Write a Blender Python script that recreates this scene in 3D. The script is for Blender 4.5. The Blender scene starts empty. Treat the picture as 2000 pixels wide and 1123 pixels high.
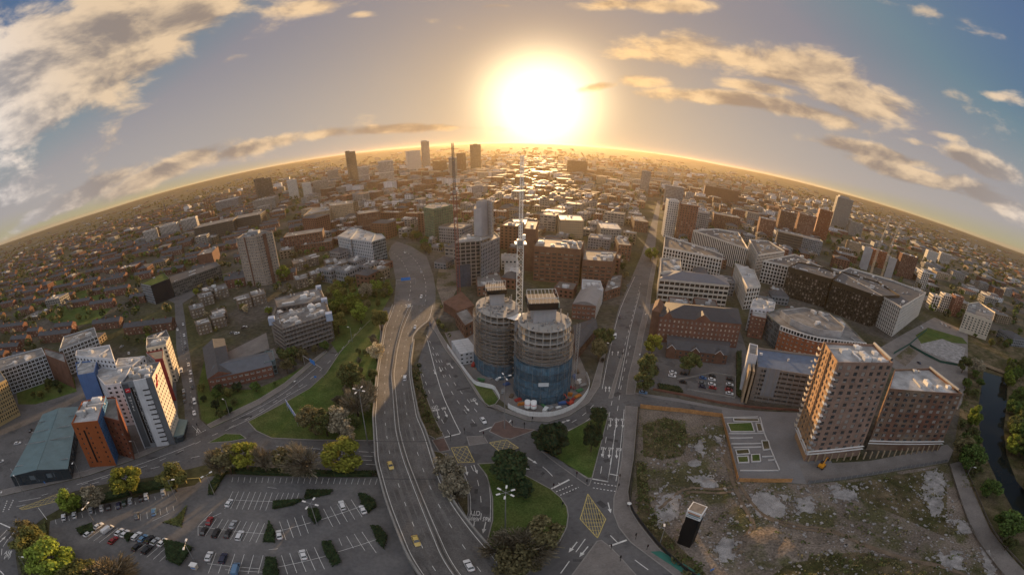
import bpy, bmesh, math, random
from math import sin, cos, pi, radians, hypot, atan2, sqrt
from mathutils import Vector, Matrix
from mathutils.geometry import tessellate_polygon
random.seed(7)
SC = bpy.context.scene
COL = SC.collection

# ------------------------------------------------------------------ camera
# A drone 115 m above the ground, stitched panorama: equirectangular, pitched down.
H = 115.0
PITCH, ROLL = radians(20.97), radians(0.26)
FPX, PCX, PCY = 762.6, 988.1, 561.8
cam = bpy.data.cameras.new('drone_camera')
cam.type = 'PANO'
cam.panorama_type = 'EQUIRECTANGULAR'
cam.longitude_min = -PCX / FPX
cam.longitude_max = (2000 - PCX) / FPX
cam.latitude_max = PCY / FPX
cam.latitude_min = -(1123 - PCY) / FPX
cam.clip_start = 0.5
cam.clip_end = 60000
camo = bpy.data.objects.new('drone_camera', cam)
camo.location = (0, 0, H)
camo.rotation_euler = (Matrix.Rotation(pi/2 - PITCH, 3, 'X') @ Matrix.Rotation(ROLL, 3, 'Z')).to_euler()
COL.objects.link(camo)
SC.camera = camo

def ray(x, y):
    u = (x - PCX) / FPX; v = -(y - PCY) / FPX
    a, b, c = sin(u)*cos(v), sin(v), cos(u)*cos(v)
    cr, sr = cos(ROLL), sin(ROLL)
    X = a*cr - b*sr; Y = a*sr + b*cr
    return X, c*cos(PITCH) + Y*sin(PITCH), -c*sin(PITCH) + Y*cos(PITCH)
def G(p, z=0.0):
    """survey: the place on the level z that the photograph shows at p (photo pixels)"""
    r = ray(*p); t = (z - H) / r[2]
    return Vector((r[0]*t, r[1]*t))
def height_at(base, top):
    g = G(base); D = g.length; r = ray(*top)
    return H + D * r[2] / hypot(r[0], r[1])
def at_dist(x, y, d):
    r = ray(x, y); k = d / hypot(r[0], r[1])
    return Vector((r[0]*k, r[1]*k, H + r[2]*k))

# ------------------------------------------------------------------ sky, sun, exposure
SUN_PX = (1057, 203)
_r = ray(*SUN_PX)
SUN_DIR = Vector(_r).normalized()
SUN_EL = math.asin(SUN_DIR.z); SUN_AZ = atan2(SUN_DIR.x, SUN_DIR.y)     # azimuth clockwise from +Y
W = bpy.data.worlds.new('World'); SC.world = W; W.use_nodes = True
_nt = W.node_tree; _nt.nodes.clear()
def _n(t, **k):
    n = _nt.nodes.new(t)
    for a, b in k.items(): setattr(n, a, b)
    return n
def _set(sock, v):
    if isinstance(v, bpy.types.NodeSocket): _nt.links.new(v, sock)
    else: sock.default_value = v
def _m(op, a, b=0.0, c=None):
    n = _n('ShaderNodeMath', operation=op); _set(n.inputs[0], a); _set(n.inputs[1], b)
    if c is not None: _set(n.inputs[2], c)
    return n.outputs[0]
def _vm(op, a, b=None, s=None):
    n = _n('ShaderNodeVectorMath', operation=op); _set(n.inputs[0], a)
    if b is not None: _set(n.inputs[1], b)
    if s is not None: _set(n.inputs['Scale'], s)
    return n.outputs['Value'] if op in ('DOT_PRODUCT', 'LENGTH') else n.outputs[0]
def _mixc(f, a, b, mode='MIX'):
    n = _n('ShaderNodeMix', data_type='RGBA', blend_type=mode); n.clamp_factor = True
    _set(n.inputs[0], f); _set(n.inputs[6], a); _set(n.inputs[7], b); return n.outputs[2]
def _sm(x, lo, hi):
    n = _n('ShaderNodeMapRange', interpolation_type='SMOOTHSTEP')
    _set(n.inputs[0], x); n.inputs[1].default_value = lo; n.inputs[2].default_value = hi
    return n.outputs[0]
sky = _n('ShaderNodeTexSky', sky_type='NISHITA', sun_disc=False)
sky.sun_elevation = SUN_EL; sky.sun_rotation = SUN_AZ
sky.altitude = 150; sky.air_density = 1.0; sky.dust_density = 1.0; sky.ozone_density = 1.6
D = _n('ShaderNodeTexCoord').outputs['Generated']
D = _vm('NORMALIZE', D)
cs = _m('MAXIMUM', _vm('DOT_PRODUCT', D, tuple(SUN_DIR)), -1.0)
ang = _m('ARCCOSINE', _m('MINIMUM', cs, 0.999999))
Dz = _n('ShaderNodeSeparateXYZ'); _nt.links.new(D, Dz.inputs[0]); Dz = Dz.outputs[2]
# aureole of the low sun: a wide warm glow, and a burnt-out core
g1 = _m('EXPONENT', _m('MULTIPLY', ang, -1/0.25))
g2 = _m('EXPONENT', _m('MULTIPLY', _m('POWER', _m('DIVIDE', ang, 0.112), 2.3), -1.0))
SKYK = 0.05
base = _vm("MINIMUM", _vm("SCALE", sky.outputs[0], s=SKYK), (0.093, 0.088, 0.088))
blue = _mixc(_sm(Dz, 0.0, 0.40), (0.098, 0.086, 0.076, 1), (0.008, 0.016, 0.044, 1))
col = _vm('ADD', base, blue)
col = _vm('ADD', col, _vm('SCALE', (1.0, 0.58, 0.18), s=_m("MULTIPLY", g1, 0.23)))
col = _vm('ADD', col, _vm('SCALE', (1.0, 0.88, 0.72), s=_m('MULTIPLY', g2, 0.72)))
# clouds: soft blobs round measured directions, broken up by fractal noise
def _dir(x, y): return Vector(ray(x, y)).normalized()
CLOUDS = [  # centre px, half-length px, half-width px, slope (deg, up to the right), amount
 (40, 160, 180, 115, 30, 1.45), (215, 90, 225, 90, 32, 1.45), (345, 35, 130, 70, 40, 1.15), (40, 60, 120, 60, 0, .95), (20, 330, 100, 90, 30, .62),
 (610, 12, 75, 20, 5, 1.0), (710, 28, 30, 9, 0, .7), (850, 42, 60, 11, -12, .65), (965, 12, 35, 8, 5, .7), (450, 118, 45, 14, 12, .7),
 (1200, 8, 85, 15, 0, 1.0), (1355, 10, 40, 14, 0, .8), (1050, 96, 22, 6, 5, .6),
 (1400, 105, 175, 36, -8, 1.2), (1550, 128, 150, 38, -10, 1.15), (1470, 168, 110, 16, -8, .8), (1170, 168, 40, 11, 6, 1.2), (1245, 158, 60, 16, -4, 1.0),
 (1420, 192, 140, 17, -7, 1.25), (1560, 215, 120, 17, -14, 1.2), (1690, 190, 120, 42, -20, 1.25), (1760, 215, 55, 20, -25, .9), (1640, 240, 60, 10, -15, .8),
 (1720, 300, 120, 15, -14, 1.25), (1920, 320, 75, 17, -22, 1.25), (1800, 345, 140, 16, -17, 1.2), (1940, 390, 120, 20, -25, 1.25), (1840, 262, 40, 10, -12, .7), (1790, 278, 50, 9, -15, .7),
 (1960, 190, 45, 11, -15, .7), (1830, 25, 80, 16, -15, .65), (1950, 75, 50, 12, -20, .5), (1870, 195, 60, 18, -20, .55),
 (130, 395, 160, 18, 27, 1.2), (330, 328, 130, 18, 23, 1.25), (500, 285, 130, 16, 14, 1.15), (620, 263, 70, 12, 8, 1.0), (800, 250, 140, 9, 2, .95), (20, 440, 60, 12, 27, .6)]
acc = None
for (x, y, hl, hw, sl, amt) in CLOUDS:
    c = _dir(x, y); s = radians(sl)
    e1 = _dir(x + 12*cos(s), y - 12*sin(s)) - c; e2 = _dir(x + 12*sin(s), y + 12*cos(s)) - c
    e1.normalize(); e2 = (e2 - e1*e1.dot(e2)).normalized()
    rel = _vm('SUBTRACT', D, tuple(c))
    a = _vm('DOT_PRODUCT', rel, tuple(e1 * (FPX/hl))); b = _vm('DOT_PRODUCT', rel, tuple(e2 * (FPX/hw)))
    w = _m('MULTIPLY', _m('EXPONENT', _m('MULTIPLY', _m('MULTIPLY_ADD', a, a, _m('MULTIPLY', b, b)), -0.8)), amt)
    acc = w if acc is None else _m('MAXIMUM', acc, w)
def _noise(vec, sc, det, rough=.58, dist=0.0):
    n = _n('ShaderNodeTexNoise'); _set(n.inputs['Vector'], vec)
    n.inputs['Scale'].default_value = sc; n.inputs['Detail'].default_value = det
    n.inputs['Roughness'].default_value = rough; n.inputs['Distortion'].default_value = dist
    return n.outputs[0]
# added cloud cover overhead and behind the camera, unseen, to brighten the ground
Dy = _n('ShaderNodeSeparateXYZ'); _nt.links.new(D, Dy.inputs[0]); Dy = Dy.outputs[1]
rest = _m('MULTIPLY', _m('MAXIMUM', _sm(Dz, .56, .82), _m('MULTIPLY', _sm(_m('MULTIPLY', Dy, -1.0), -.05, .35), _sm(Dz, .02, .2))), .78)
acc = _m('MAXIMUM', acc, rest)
SQ = _vm('MULTIPLY', D, (1.0, 1.0, 2.0))
n_a = _noise(SQ, 6.0, 10, .60, .25)
n_b = _noise(_vm('ADD', SQ, tuple(SUN_DIR * .02 + Vector((0, 0, .06)))), 6.0, 6, .56, .25)
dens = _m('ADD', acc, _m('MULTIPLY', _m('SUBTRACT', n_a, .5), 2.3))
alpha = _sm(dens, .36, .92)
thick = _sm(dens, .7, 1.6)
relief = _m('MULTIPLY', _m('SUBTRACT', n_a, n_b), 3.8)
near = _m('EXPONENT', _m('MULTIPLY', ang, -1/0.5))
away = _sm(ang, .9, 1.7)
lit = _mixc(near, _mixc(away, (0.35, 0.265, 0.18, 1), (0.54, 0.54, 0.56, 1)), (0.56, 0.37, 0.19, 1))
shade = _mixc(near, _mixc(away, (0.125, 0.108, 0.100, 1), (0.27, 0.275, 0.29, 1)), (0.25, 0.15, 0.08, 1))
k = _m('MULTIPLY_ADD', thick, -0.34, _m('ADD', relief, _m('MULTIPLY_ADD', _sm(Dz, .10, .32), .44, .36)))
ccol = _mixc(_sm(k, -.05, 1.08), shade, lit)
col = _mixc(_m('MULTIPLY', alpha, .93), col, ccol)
# the burnt-out core shows through thin cloud
col = _vm('ADD', col, _vm('SCALE', (1.0, 0.82, 0.55), s=_m('MULTIPLY', g2, 0.3)))
col = _vm('MULTIPLY', col, _mixc(_m('EXPONENT', _m('MULTIPLY', ang, -1/0.34)), (.75, .765, .79, 1), (.99, .86, .57, 1)))
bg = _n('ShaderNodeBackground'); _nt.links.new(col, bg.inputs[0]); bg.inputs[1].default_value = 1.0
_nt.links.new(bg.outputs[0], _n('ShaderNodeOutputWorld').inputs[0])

sl = bpy.data.lights.new('sun', 'SUN'); sl.energy = 3.2; sl.angle = radians(0.7); sl.color = (1.0, 0.61, 0.28)
so = bpy.data.objects.new('sun', sl); so.rotation_euler = (-SUN_DIR).to_track_quat('-Z', 'Y').to_euler(); so.location = (0, 0, 600)
COL.objects.link(so)
SC.view_settings.view_transform = 'Standard'; SC.view_settings.look = 'None'
SC.view_settings.gamma = 1; SC.view_settings.use_curve_mapping = False
SC.view_settings.exposure = 1.5
SC.cycles.use_denoising = True
SC.cycles.max_bounces = 6; SC.cycles.diffuse_bounces = 3; SC.cycles.glossy_bounces = 2; SC.cycles.transparent_max_bounces = 6
SC.cycles.volume_bounces = 0
HAZE_DENSITY = 1/26000
HAZE_G = 0.60

# ------------------------------------------------------------------ materials
MATS = {}
def mat(name, col, rough=.8, var=.25, sc=.35, spec=.3, metal=0.0, fine=0.0, rnd=0.0, streak=0.0, bump=0.0, col2=None, sc2=.05, thr=(.4, .62)):
    """procedural paint: base colour broken by two noises; rnd varies it per object; col2 = a second ground colour in patches"""
    if name in MATS: return MATS[name]
    m = bpy.data.materials.new(name); m.use_nodes = True; t = m.node_tree; N = t.nodes; L = t.links
    p = N['Principled BSDF']
    geo = N.new('ShaderNodeNewGeometry').outputs['Position']
    def noise(s, d=4, r=.6, scale=None):
        n = N.new('ShaderNodeTexNoise'); n.inputs['Scale'].default_value = s; n.inputs['Detail'].default_value = d; n.inputs['Roughness'].default_value = r
        if scale:
            mp = N.new('ShaderNodeMapping'); mp.inputs['Scale'].default_value = scale; L.new(geo, mp.inputs[0]); L.new(mp.outputs[0], n.inputs['Vector'])
        else: L.new(geo, n.inputs['Vector'])
        return n.outputs[0]
    def mapr(x, a, b, lo=.3, hi=.7):
        n = N.new('ShaderNodeMapRange'); L.new(x, n.inputs[0]); n.inputs[1].default_value = lo; n.inputs[2].default_value = hi; n.inputs[3].default_value = a; n.inputs[4].default_value = b
        return n.outputs[0]
    def mul(a, b):
        n = N.new('ShaderNodeMath'); n.operation = 'MULTIPLY'; L.new(a, n.inputs[0]); L.new(b, n.inputs[1]); return n.outputs[0]
    f = mapr(noise(sc), 1 - var, 1 + var)
    if fine: f = mul(f, mapr(noise(sc * 14, 3), 1 - fine, 1 + fine))
    if streak: f = mul(f, mapr(noise(1.0, 4, .6, (1.6, 1.6, .12)), 1 - streak, 1 + streak * .4))
    if rnd:
        oi = N.new('ShaderNodeObjectInfo').outputs['Random']; f = mul(f, mapr(oi, 1 - rnd, 1 + rnd, 0, 1))
    rgb = N.new('ShaderNodeRGB'); rgb.outputs[0].default_value = (*col, 1); c = rgb.outputs[0]
    if col2:
        mx = N.new('ShaderNodeMix'); mx.data_type = 'RGBA'; L.new(mapr(noise(sc2, 6, .62), 0, 1, *thr), mx.inputs[0]); L.new(c, mx.inputs[6]); mx.inputs[7].default_value = (*col2, 1); c = mx.outputs[2]
    vm = N.new('ShaderNodeVectorMath'); vm.operation = 'SCALE'; L.new(c, vm.inputs[0]); L.new(f, vm.inputs['Scale'])
    L.new(vm.outputs[0], p.inputs['Base Color'])
    p.inputs['Roughness'].default_value = rough; p.inputs['Specular IOR Level'].default_value = spec; p.inputs['Metallic'].default_value = metal
    if bump:
        b = N.new('ShaderNodeBump'); b.inputs['Strength'].default_value = bump; b.inputs['Distance'].default_value = .3; L.new(noise(sc * 6, 5), b.inputs['Height']); L.new(b.outputs[0], p.inputs['Normal'])
    MATS[name] = m; return m
def glassmat(name, dark=(.025, .03, .035), light=(.22, .22, .21), share=.25, rough=.15, spec=.35):
    """window glass: mostly dark, some panes with a blind drawn behind them"""
    if name in MATS: return MATS[name]
    m = bpy.data.materials.new(name); m.use_nodes = True; t = m.node_tree; N = t.nodes; L = t.links; p = N['Principled BSDF']
    oi = N.new('ShaderNodeObjectInfo').outputs['Random']
    wn = N.new('ShaderNodeTexWhiteNoise'); wn.noise_dimensions = '4D'
    mp = N.new('ShaderNodeVectorMath'); mp.operation = 'SNAP'; L.new(N.new('ShaderNodeNewGeometry').outputs['Position'], mp.inputs[0]); mp.inputs[1].default_value = (3.3, 3.3, 2.9)
    L.new(mp.outputs[0], wn.inputs['Vector']); L.new(oi, wn.inputs['W'])
    r = N.new('ShaderNodeMapRange'); L.new(wn.outputs[0], r.inputs[0]); r.inputs[1].default_value = 1 - share; r.inputs[2].default_value = 1 - share + .12
    mx = N.new('ShaderNodeMix'); mx.data_type = 'RGBA'; L.new(r.outputs[0], mx.inputs[0]); mx.inputs[6].default_value = (*dark, 1); mx.inputs[7].default_value = (*light, 1)
    L.new(mx.outputs[2], p.inputs['Base Color']); p.inputs['Roughness'].default_value = rough; p.inputs['Specular IOR Level'].default_value = spec
    MATS[name] = m; return m

M_ASPH = mat('asphalt', (.105, .102, .103), .78, .22, .05, .3, col2=(.078, .076, .077), sc2=.11, thr=(.57, .60), fine=.14, streak=.0, bump=.15)
M_DECK = mat('worn_asphalt', (.115, .109, .104), .8, .22, .08, .3, fine=.14, col2=(.095, .088, .082), sc2=.09, thr=(.57, .60), bump=.15)
M_PARK = mat('car_park_asphalt', (.108, .106, .109), .85, .25, .06, .25, fine=.15, col2=(.14, .134, .131), sc2=.03)
M_PAVE = mat('paving', (.17, .155, .145), .85, .2, .12, .25, fine=.15)
M_PLAZA = mat('plaza_paving', (.17, .165, .165), .75, .15, .1, .3, fine=.1)
M_REDPAVE = mat('red_paving', (.125, .082, .070), .85, .2, .3, .25)
M_GRASS = mat('grass', (.062, .100, .024), .95, .3, .12, .1, fine=.35, bump=.5, col2=(.075, .090, .028), sc2=.06)
M_DIRT = mat('bare_earth', (.165, .138, .115), .95, .4, .1, .1, fine=.5, bump=.8, col2=(.066, .063, .032), sc2=.05, thr=(.49, .58))
M_SCRUB = mat('scrub', (.05, .05, .02), .95, .4, .2, .1, fine=.5, bump=.6, col2=(.12, .095, .06), sc2=.09)
M_CONC = mat('concrete', (.235, .225, .21), .85, .2, .2, .25, fine=.12, streak=.12)
M_SLAB = mat('broken_concrete', (.25, .24, .235), .85, .4, .25, .25, fine=.4, bump=.4)
M_KERB = mat('kerb_stone', (.24, .225, .21), .85, .15, .5, .25)
M_WHITE = mat('white_road_paint', (.62, .61, .58), .7, .22, .6, .3)
M_YELLOW = mat('yellow_road_paint', (.50, .40, .14), .7, .25, .6, .3)
M_WATER = mat('river_water', (.010, .013, .012), .10, .2, .05, .12)
M_STEEL = mat('galvanised_steel', (.32, .32, .32), .5, .12, .5, .4, metal=.5)
M_BARR = mat('steel_barrier', (.22, .20, .18), .55, .2, .4, .4, metal=.4)
M_DARK = mat('dark_metal', (.03, .03, .032), .5, .2, .5, .4)
M_BLACK = mat('black_board', (.010, .010, .011), .7, .2, .5, .2)
M_WHITEP = mat('white_painted_board', (.72, .71, .69), .6, .08, .3, .35, streak=.1)
M_WOOD = mat('timber_board', (.42, .22, .09), .75, .25, .6, .25, streak=.2)
M_BRICK = mat('red_brick', (.175, .085, .062), .88, .2, .25, .2, fine=.12, streak=.12)
M_BRICKD = mat('dark_brick', (.145, .078, .056), .88, .22, .25, .2, fine=.12, streak=.12)
M_BRICKO = mat('orange_brick', (.29, .11, .055), .88, .15, .25, .2, fine=.1)
M_TAN = mat('tan_stone', (.34, .26, .175), .85, .15, .2, .25, streak=.12)
M_CREAM = mat('cream_panel', (.60, .53, .43), .7, .1, .2, .3, streak=.1)
M_RENDER = mat('white_render', (.56, .57, .60), .75, .1, .2, .3, streak=.16)
M_GREYP = mat('grey_panel', (.20, .215, .235), .6, .12, .2, .35, streak=.1)
M_BLUEP = mat('blue_render', (.085, .155, .33), .7, .12, .2, .3, streak=.14)
M_ORANGE = mat('orange_cladding', (.30, .085, .028), .6, .1, .2, .3, streak=.1)
M_BRONZE = mat('bronze_cladding', (.050, .038, .024), .45, .25, .3, .45, metal=.3)
M_WHITEC = mat('white_stone_cladding', (.56, .53, .49), .7, .1, .2, .3, streak=.12)
M_SLATE = mat('slate_roof', (.060, .062, .070), .7, .2, .4, .35, fine=.15)
M_ROOFG = mat('grey_roof_felt', (.19, .185, .18), .75, .35, .15, .3, fine=.2, col2=(.115, .11, .107), sc2=.10)
M_ROOFB = mat('blue_grey_roof', (.145, .185, .225), .5, .12, .3, .4, streak=.0)
M_GREENR = mat('green_metal_roof', (.115, .175, .185), .42, .14, .25, .45)
M_ROOFW = mat('pale_roof_membrane', (.38, .38, .385), .6, .25, .15, .35, fine=.15, col2=(.25, .245, .24), sc2=.09)
M_UNIT = mat('roof_plant', (.46, .46, .46), .55, .15, .4, .4, rnd=.35)
M_NET = mat('blue_debris_net', (.058, .105, .145), .8, .45, .45, .15, fine=.2, streak=.35, rnd=.32)
M_BOARD = mat('scaffold_board', (.19, .165, .14), .85, .3, .5, .2, fine=.2)
M_GREENNET = mat('green_scaffold_net', (.10, .19, .12), .85, .25, .2, .15, streak=.3)
M_GLASS = glassmat('window_glass')
M_GLASSD = glassmat('dark_office_glass', (.010, .011, .012), (.12, .11, .09), .10, .2, .18)
M_GLASSB = glassmat('blue_glass', (.03, .042, .05), (.12, .15, .17), .3, .08, .8)
M_GLASSP = glassmat('pale_window', (.05, .05, .048), (.42, .37, .30), .55)
M_CURT = glassmat('window_with_blinds', (.028, .026, .026), (.30, .27, .24), .38)

# ------------------------------------------------------------------ mesh helpers
class MB:
    def __init__(s): s.v = []; s.f = []; s.m = []
    def face(s, pts, mi=0):
        i = len(s.v); s.v += [tuple(p) for p in pts]; s.f.append(tuple(range(i, i + len(pts)))); s.m.append(mi)
    def grid(s, A, B, mi=0, close=False):
        n = len(A)
        for i in range(n - 1 + close): j = (i + 1) % n; s.face((A[i], A[j], B[j], B[i]), mi)
    def box(s, c, d, rz=0, mi=0, bottom=False):
        x, y, z = c; a, b, h = d[0]/2, d[1]/2, d[2]; cr, sr = cos(rz), sin(rz)
        P = [(x + u*cr - w*sr, y + u*sr + w*cr) for u, w in ((-a, -b), (a, -b), (a, b), (-a, b))]
        s.prism(P, z, z + h, mi, bottom)
    def prism(s, P, z0, z1, mi=0, bottom=False, mt=None):
        n = len(P); i = len(s.v)
        s.v += [(p[0], p[1], z0) for p in P] + [(p[0], p[1], z1) for p in P]
        for k in range(n): j = (k + 1) % n; s.f.append((i + k, i + j, i + n + j, i + n + k)); s.m.append(mi)
        if n <= 4: s.f.append(tuple(i + n + k for k in range(n))); s.m.append(mi if mt is None else mt)
        else:
            for t in tessellate_polygon([[Vector((p[0], p[1], 0)) for p in P]]):
                a, b, c = (Vector(P[q]) for q in t)
                t = t if (b - a).cross(c - a) > 0 else t[::-1]
                s.f.append(tuple(i + n + k for k in t)); s.m.append(mi if mt is None else mt)
        if bottom: s.f.append(tuple(i + k for k in reversed(range(n)))); s.m.append(mi)
    def bar(s, a, b, r, n=4, mi=0, r2=None):
        a, b = Vector(a), Vector(b); d = (b - a)
        if d.length < 1e-6: return
        d.normalize(); u = d.orthogonal().normalized(); w = d.cross(u); i = len(s.v); r2 = r if r2 is None else r2
        for p, q in ((a, r), (b, r2)):
            for k in range(n):
                t = 2*pi*(k + .5)/n; s.v.append(tuple(p + u*(q*cos(t)) + w*(q*sin(t))))
        for k in range(n): j = (k + 1) % n; s.f.append((i + k, i + j, i + n + j, i + n + k)); s.m.append(mi)
        s.f.append(tuple(i + n + k for k in range(n))); s.m.append(mi)
    def cyl(s, c, r, h, n=12, mi=0, r2=None):
        s.bar((c[0], c[1], c[2]), (c[0], c[1], c[2] + h), r, n, mi, r2)
    def sheet(s, P, z, mi=0):
        for t in tessellate_polygon([[Vector((p[0], p[1], 0)) for p in P]]):
            a, b, c = (P[q] for q in t)
            if (b[0]-a[0])*(c[1]-a[1]) - (b[1]-a[1])*(c[0]-a[0]) < 0: t = t[::-1]
            s.face([(P[q][0], P[q][1], z) for q in t], mi)
    def mesh(s, name, mats, smooth=False):
        me = bpy.data.meshes.new(name); me.from_pydata(s.v, [], s.f)
        for m in (mats if isinstance(mats, (list, tuple)) else [mats]): me.materials.append(m)
        if any(s.m): me.polygons.foreach_set('material_index', s.m)
        if smooth: me.polygons.foreach_set('use_smooth', [True]*len(s.f))
        me.update(); return me
    def build(s, name, mats, parent=None, smooth=False, **tags):
        return link(name, s.mesh(name, mats, smooth), parent, **tags)
def link(name, me, parent=None, loc=None, rz=0, scale=None, **tags):
    o = bpy.data.objects.new(name, me); COL.objects.link(o)
    if parent is not None: o.parent = parent
    if loc is not None: o.location = loc
    if rz: o.rotation_euler = (0, 0, rz)
    if scale is not None: o.scale = scale
    for k, v in tags.items():
        if v is not None: o[k] = v
    return o
LABELS = []            # things whose label may need telling apart from its like
def thing(name, label, category, loc=(0, 0, 0), rz=0, group=None, me=None):
    o = bpy.data.objects.new(name, me); COL.objects.link(o)
    o.location = loc if len(loc) == 3 else (loc[0], loc[1], 0); o.rotation_euler = (0, 0, rz)
    if me is None: o.empty_display_size = 1
    o['label'] = label; o['category'] = category
    if group: o['group'] = group
    LABELS.append(o); return o
def structure(name, mb, mats, parent=None, smooth=False): return mb.build(name, mats, parent, smooth, kind='structure')
def dup(o, loc, rz=0, label=None, group=None, z=None):
    c = o.copy(); COL.objects.link(c); c.location = loc if len(loc) == 3 else (loc[0], loc[1], 0); c.rotation_euler = (0, 0, rz)
    if label: c['label'] = label
    if group: c['group'] = group
    for ch in KIDS.get(o.name, ()):
        d = ch.copy(); COL.objects.link(d); d.parent = c
        for g in KIDS.get(ch.name, ()):
            e = g.copy(); COL.objects.link(e); e.parent = d
    LABELS.append(c); return c
KIDS = {}
def remember(o):
    KIDS[o.name] = list(o.children)
    for c in o.children: KIDS[c.name] = list(c.children)
def GP(P, z=0.0): return [G(p, z) for p in P]
def ccw(P):
    a = sum(P[i][0]*P[(i+1) % len(P)][1] - P[(i+1) % len(P)][0]*P[i][1] for i in range(len(P)))
    return P if a > 0 else P[::-1]
def inset(P, d):
    n = len(P); out = []
    for i in range(n):
        a, b, c = Vector(P[i-1][:2]), Vector(P[i][:2]), Vector(P[(i+1) % n][:2])
        u = (b - a).normalized(); w = (c - b).normalized(); nu = Vector((-u.y, u.x)); nw = Vector((-w.y, w.x))
        k = (nu + nw); L = k.length
        out.append(b + (k/L) * min(d / max(.35, L/2), d*2.2) if L > 1e-3 else b + nu*d)
    return out
def inside(p, P):
    r = False; n = len(P); j = n - 1
    for i in range(n):
        if (P[i][1] > p[1]) != (P[j][1] > p[1]) and p[0] < (P[j][0]-P[i][0])*(p[1]-P[i][1])/(P[j][1]-P[i][1]) + P[i][0]: r = not r
        j = i
    return r
def densify(P, step, closed=True):
    out = []; n = len(P)
    for i in range(n if closed else n - 1):
        a, b = Vector(P[i]), Vector(P[(i+1) % n]); k = max(1, int((b-a).length/step))
        out += [a.lerp(b, t/k) for t in range(k)]
    if not closed: out.append(Vector(P[-1]))
    return out
def smooth_line(P, sub=6):
    """Catmull-Rom through the points"""
    P = [Vector(p) for p in P]; out = []
    for i in range(len(P) - 1):
        a, b, c, d = P[max(0, i-1)], P[i], P[i+1], P[min(len(P)-1, i+2)]
        for k in range(sub):
            t = k/sub; out.append(.5*((2*b) + (c-a)*t + (2*a-5*b+4*c-d)*t*t + (3*b-a-3*c+d)*t**3))
    out.append(P[-1]); return out
def terrain(x, y):
    """the valley floor is flat, hills rise beyond it"""
    d = hypot(x, y); a = atan2(x, y)
    if d < 1600: return 0.0
    t = min(1, (d - 1600)/5200); t = t*t*(3-2*t)
    ridge = .86 + .10*sin(3.1*a + 1.0) + .06*sin(7.7*a + .4) + .035*sin(17*a + d*.0011)
    return t * (132 + 16*max(0, 1 - abs(a + .6)/.7)) * ridge + 8*t*sin(d*.0019 + 4*a)
OCC = []               # footprints already built on
def occupied(p, r=0):
    for (c, R, P) in OCC:
        if abs(p[0]-c[0]) < R + r and abs(p[1]-c[1]) < R + r:
            if P is None or r > R*.8: return True
            if inside(p, P): return True
            if r and any(inside((p[0] + r*cos(t), p[1] + r*sin(t)), P) for t in (0, .8, 1.6, 2.4, 3.1, 3.9, 4.7, 5.5)): return True
    return False
def occupy(P):
    c = sum((Vector(p[:2]) for p in P), Vector((0, 0)))/len(P)
    OCC.append((c, max((Vector(p[:2]) - c).length for p in P), [tuple(p[:2]) for p in P]))
TZ = [0.02]
def ground_sheet(name, px, m, world=False, step=None, z=None, parent=None):
    P = px if world else GP(px)
    if z is None: TZ[0] += .006; z = TZ[0]
    mb = MB(); mb.sheet([(p[0], p[1]) for p in P], z); return structure(name, mb, m, parent)
def text_mesh(body, size, m, align='CENTER', bold=0.0, sx=1.0):
    c = bpy.data.curves.new('lettering', 'FONT'); c.body = body; c.size = size; c.align_x = align; c.align_y = 'CENTER'; c.offset = bold; c.resolution_u = 2
    o = bpy.data.objects.new('lettering', c); me = bpy.data.meshes.new_from_object(o); bpy.data.objects.remove(o); bpy.data.curves.remove(c)
    if sx != 1: me.transform(Matrix.Diagonal((1, sx, 1, 1)))
    me.materials.clear(); me.materials.append(m); return me
def project(p):
    d = Vector((p[0], p[1], p[2] - H)).normalized(); y = d.y*sin(PITCH) + d.z*cos(PITCH); z = d.y*cos(PITCH) - d.z*sin(PITCH); x = d.x; c, s = cos(ROLL), sin(ROLL)
    X = x*c + y*s; Y = -x*s + y*c; return PCX + FPX*atan2(X, z), PCY - FPX*math.asin(max(-1, min(1, Y)))

# ------------------------------------------------------------------ the ground out to the hills
M_GROUND = mat('town_ground', (.088, .080, .070), .95, .35, .02, .1, fine=.4, bump=.3, col2=(.058, .058, .028), sc2=.009, thr=(.42, .56))
mb = MB(); radii = [0] + [40*1.145**k for k in range(0, 44)]; radii = [r for r in radii if r < 9000] + [9000]; NA = 144
for r in radii:
    for k in range(NA): a = 2*pi*k/NA; x, y = r*sin(a), r*cos(a); mb.v.append((x, y, terrain(x, y)))
for i in range(len(radii) - 1):
    for k in range(NA): j = (k+1) % NA; mb.f.append((i*NA + j, i*NA + k, (i+1)*NA + k, (i+1)*NA + j)); mb.m.append(0)
structure('ground', mb, M_GROUND, smooth=True)
# haze: one closed box of thin morning air round everything
HB = 9100; HAZE_TOP = 152
mb = MB(); mb.prism([(-HB, -HB), (HB, -HB), (HB, HB), (-HB, HB)], -1.2, HAZE_TOP, bottom=True)
hm = bpy.data.materials.new('haze'); hm.use_nodes = True; hm.node_tree.nodes.clear()
hv = hm.node_tree.nodes.new('ShaderNodeVolumePrincipled')
hv.inputs['Color'].default_value = (.95, .78, .50, 1); hv.inputs['Density'].default_value = HAZE_DENSITY; hv.inputs['Anisotropy'].default_value = HAZE_G
hm.node_tree.links.new(hv.outputs[0], hm.node_tree.nodes.new('ShaderNodeOutputMaterial').inputs['Volume'])
mb.build('haze', hm, kind='stuff')

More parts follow.
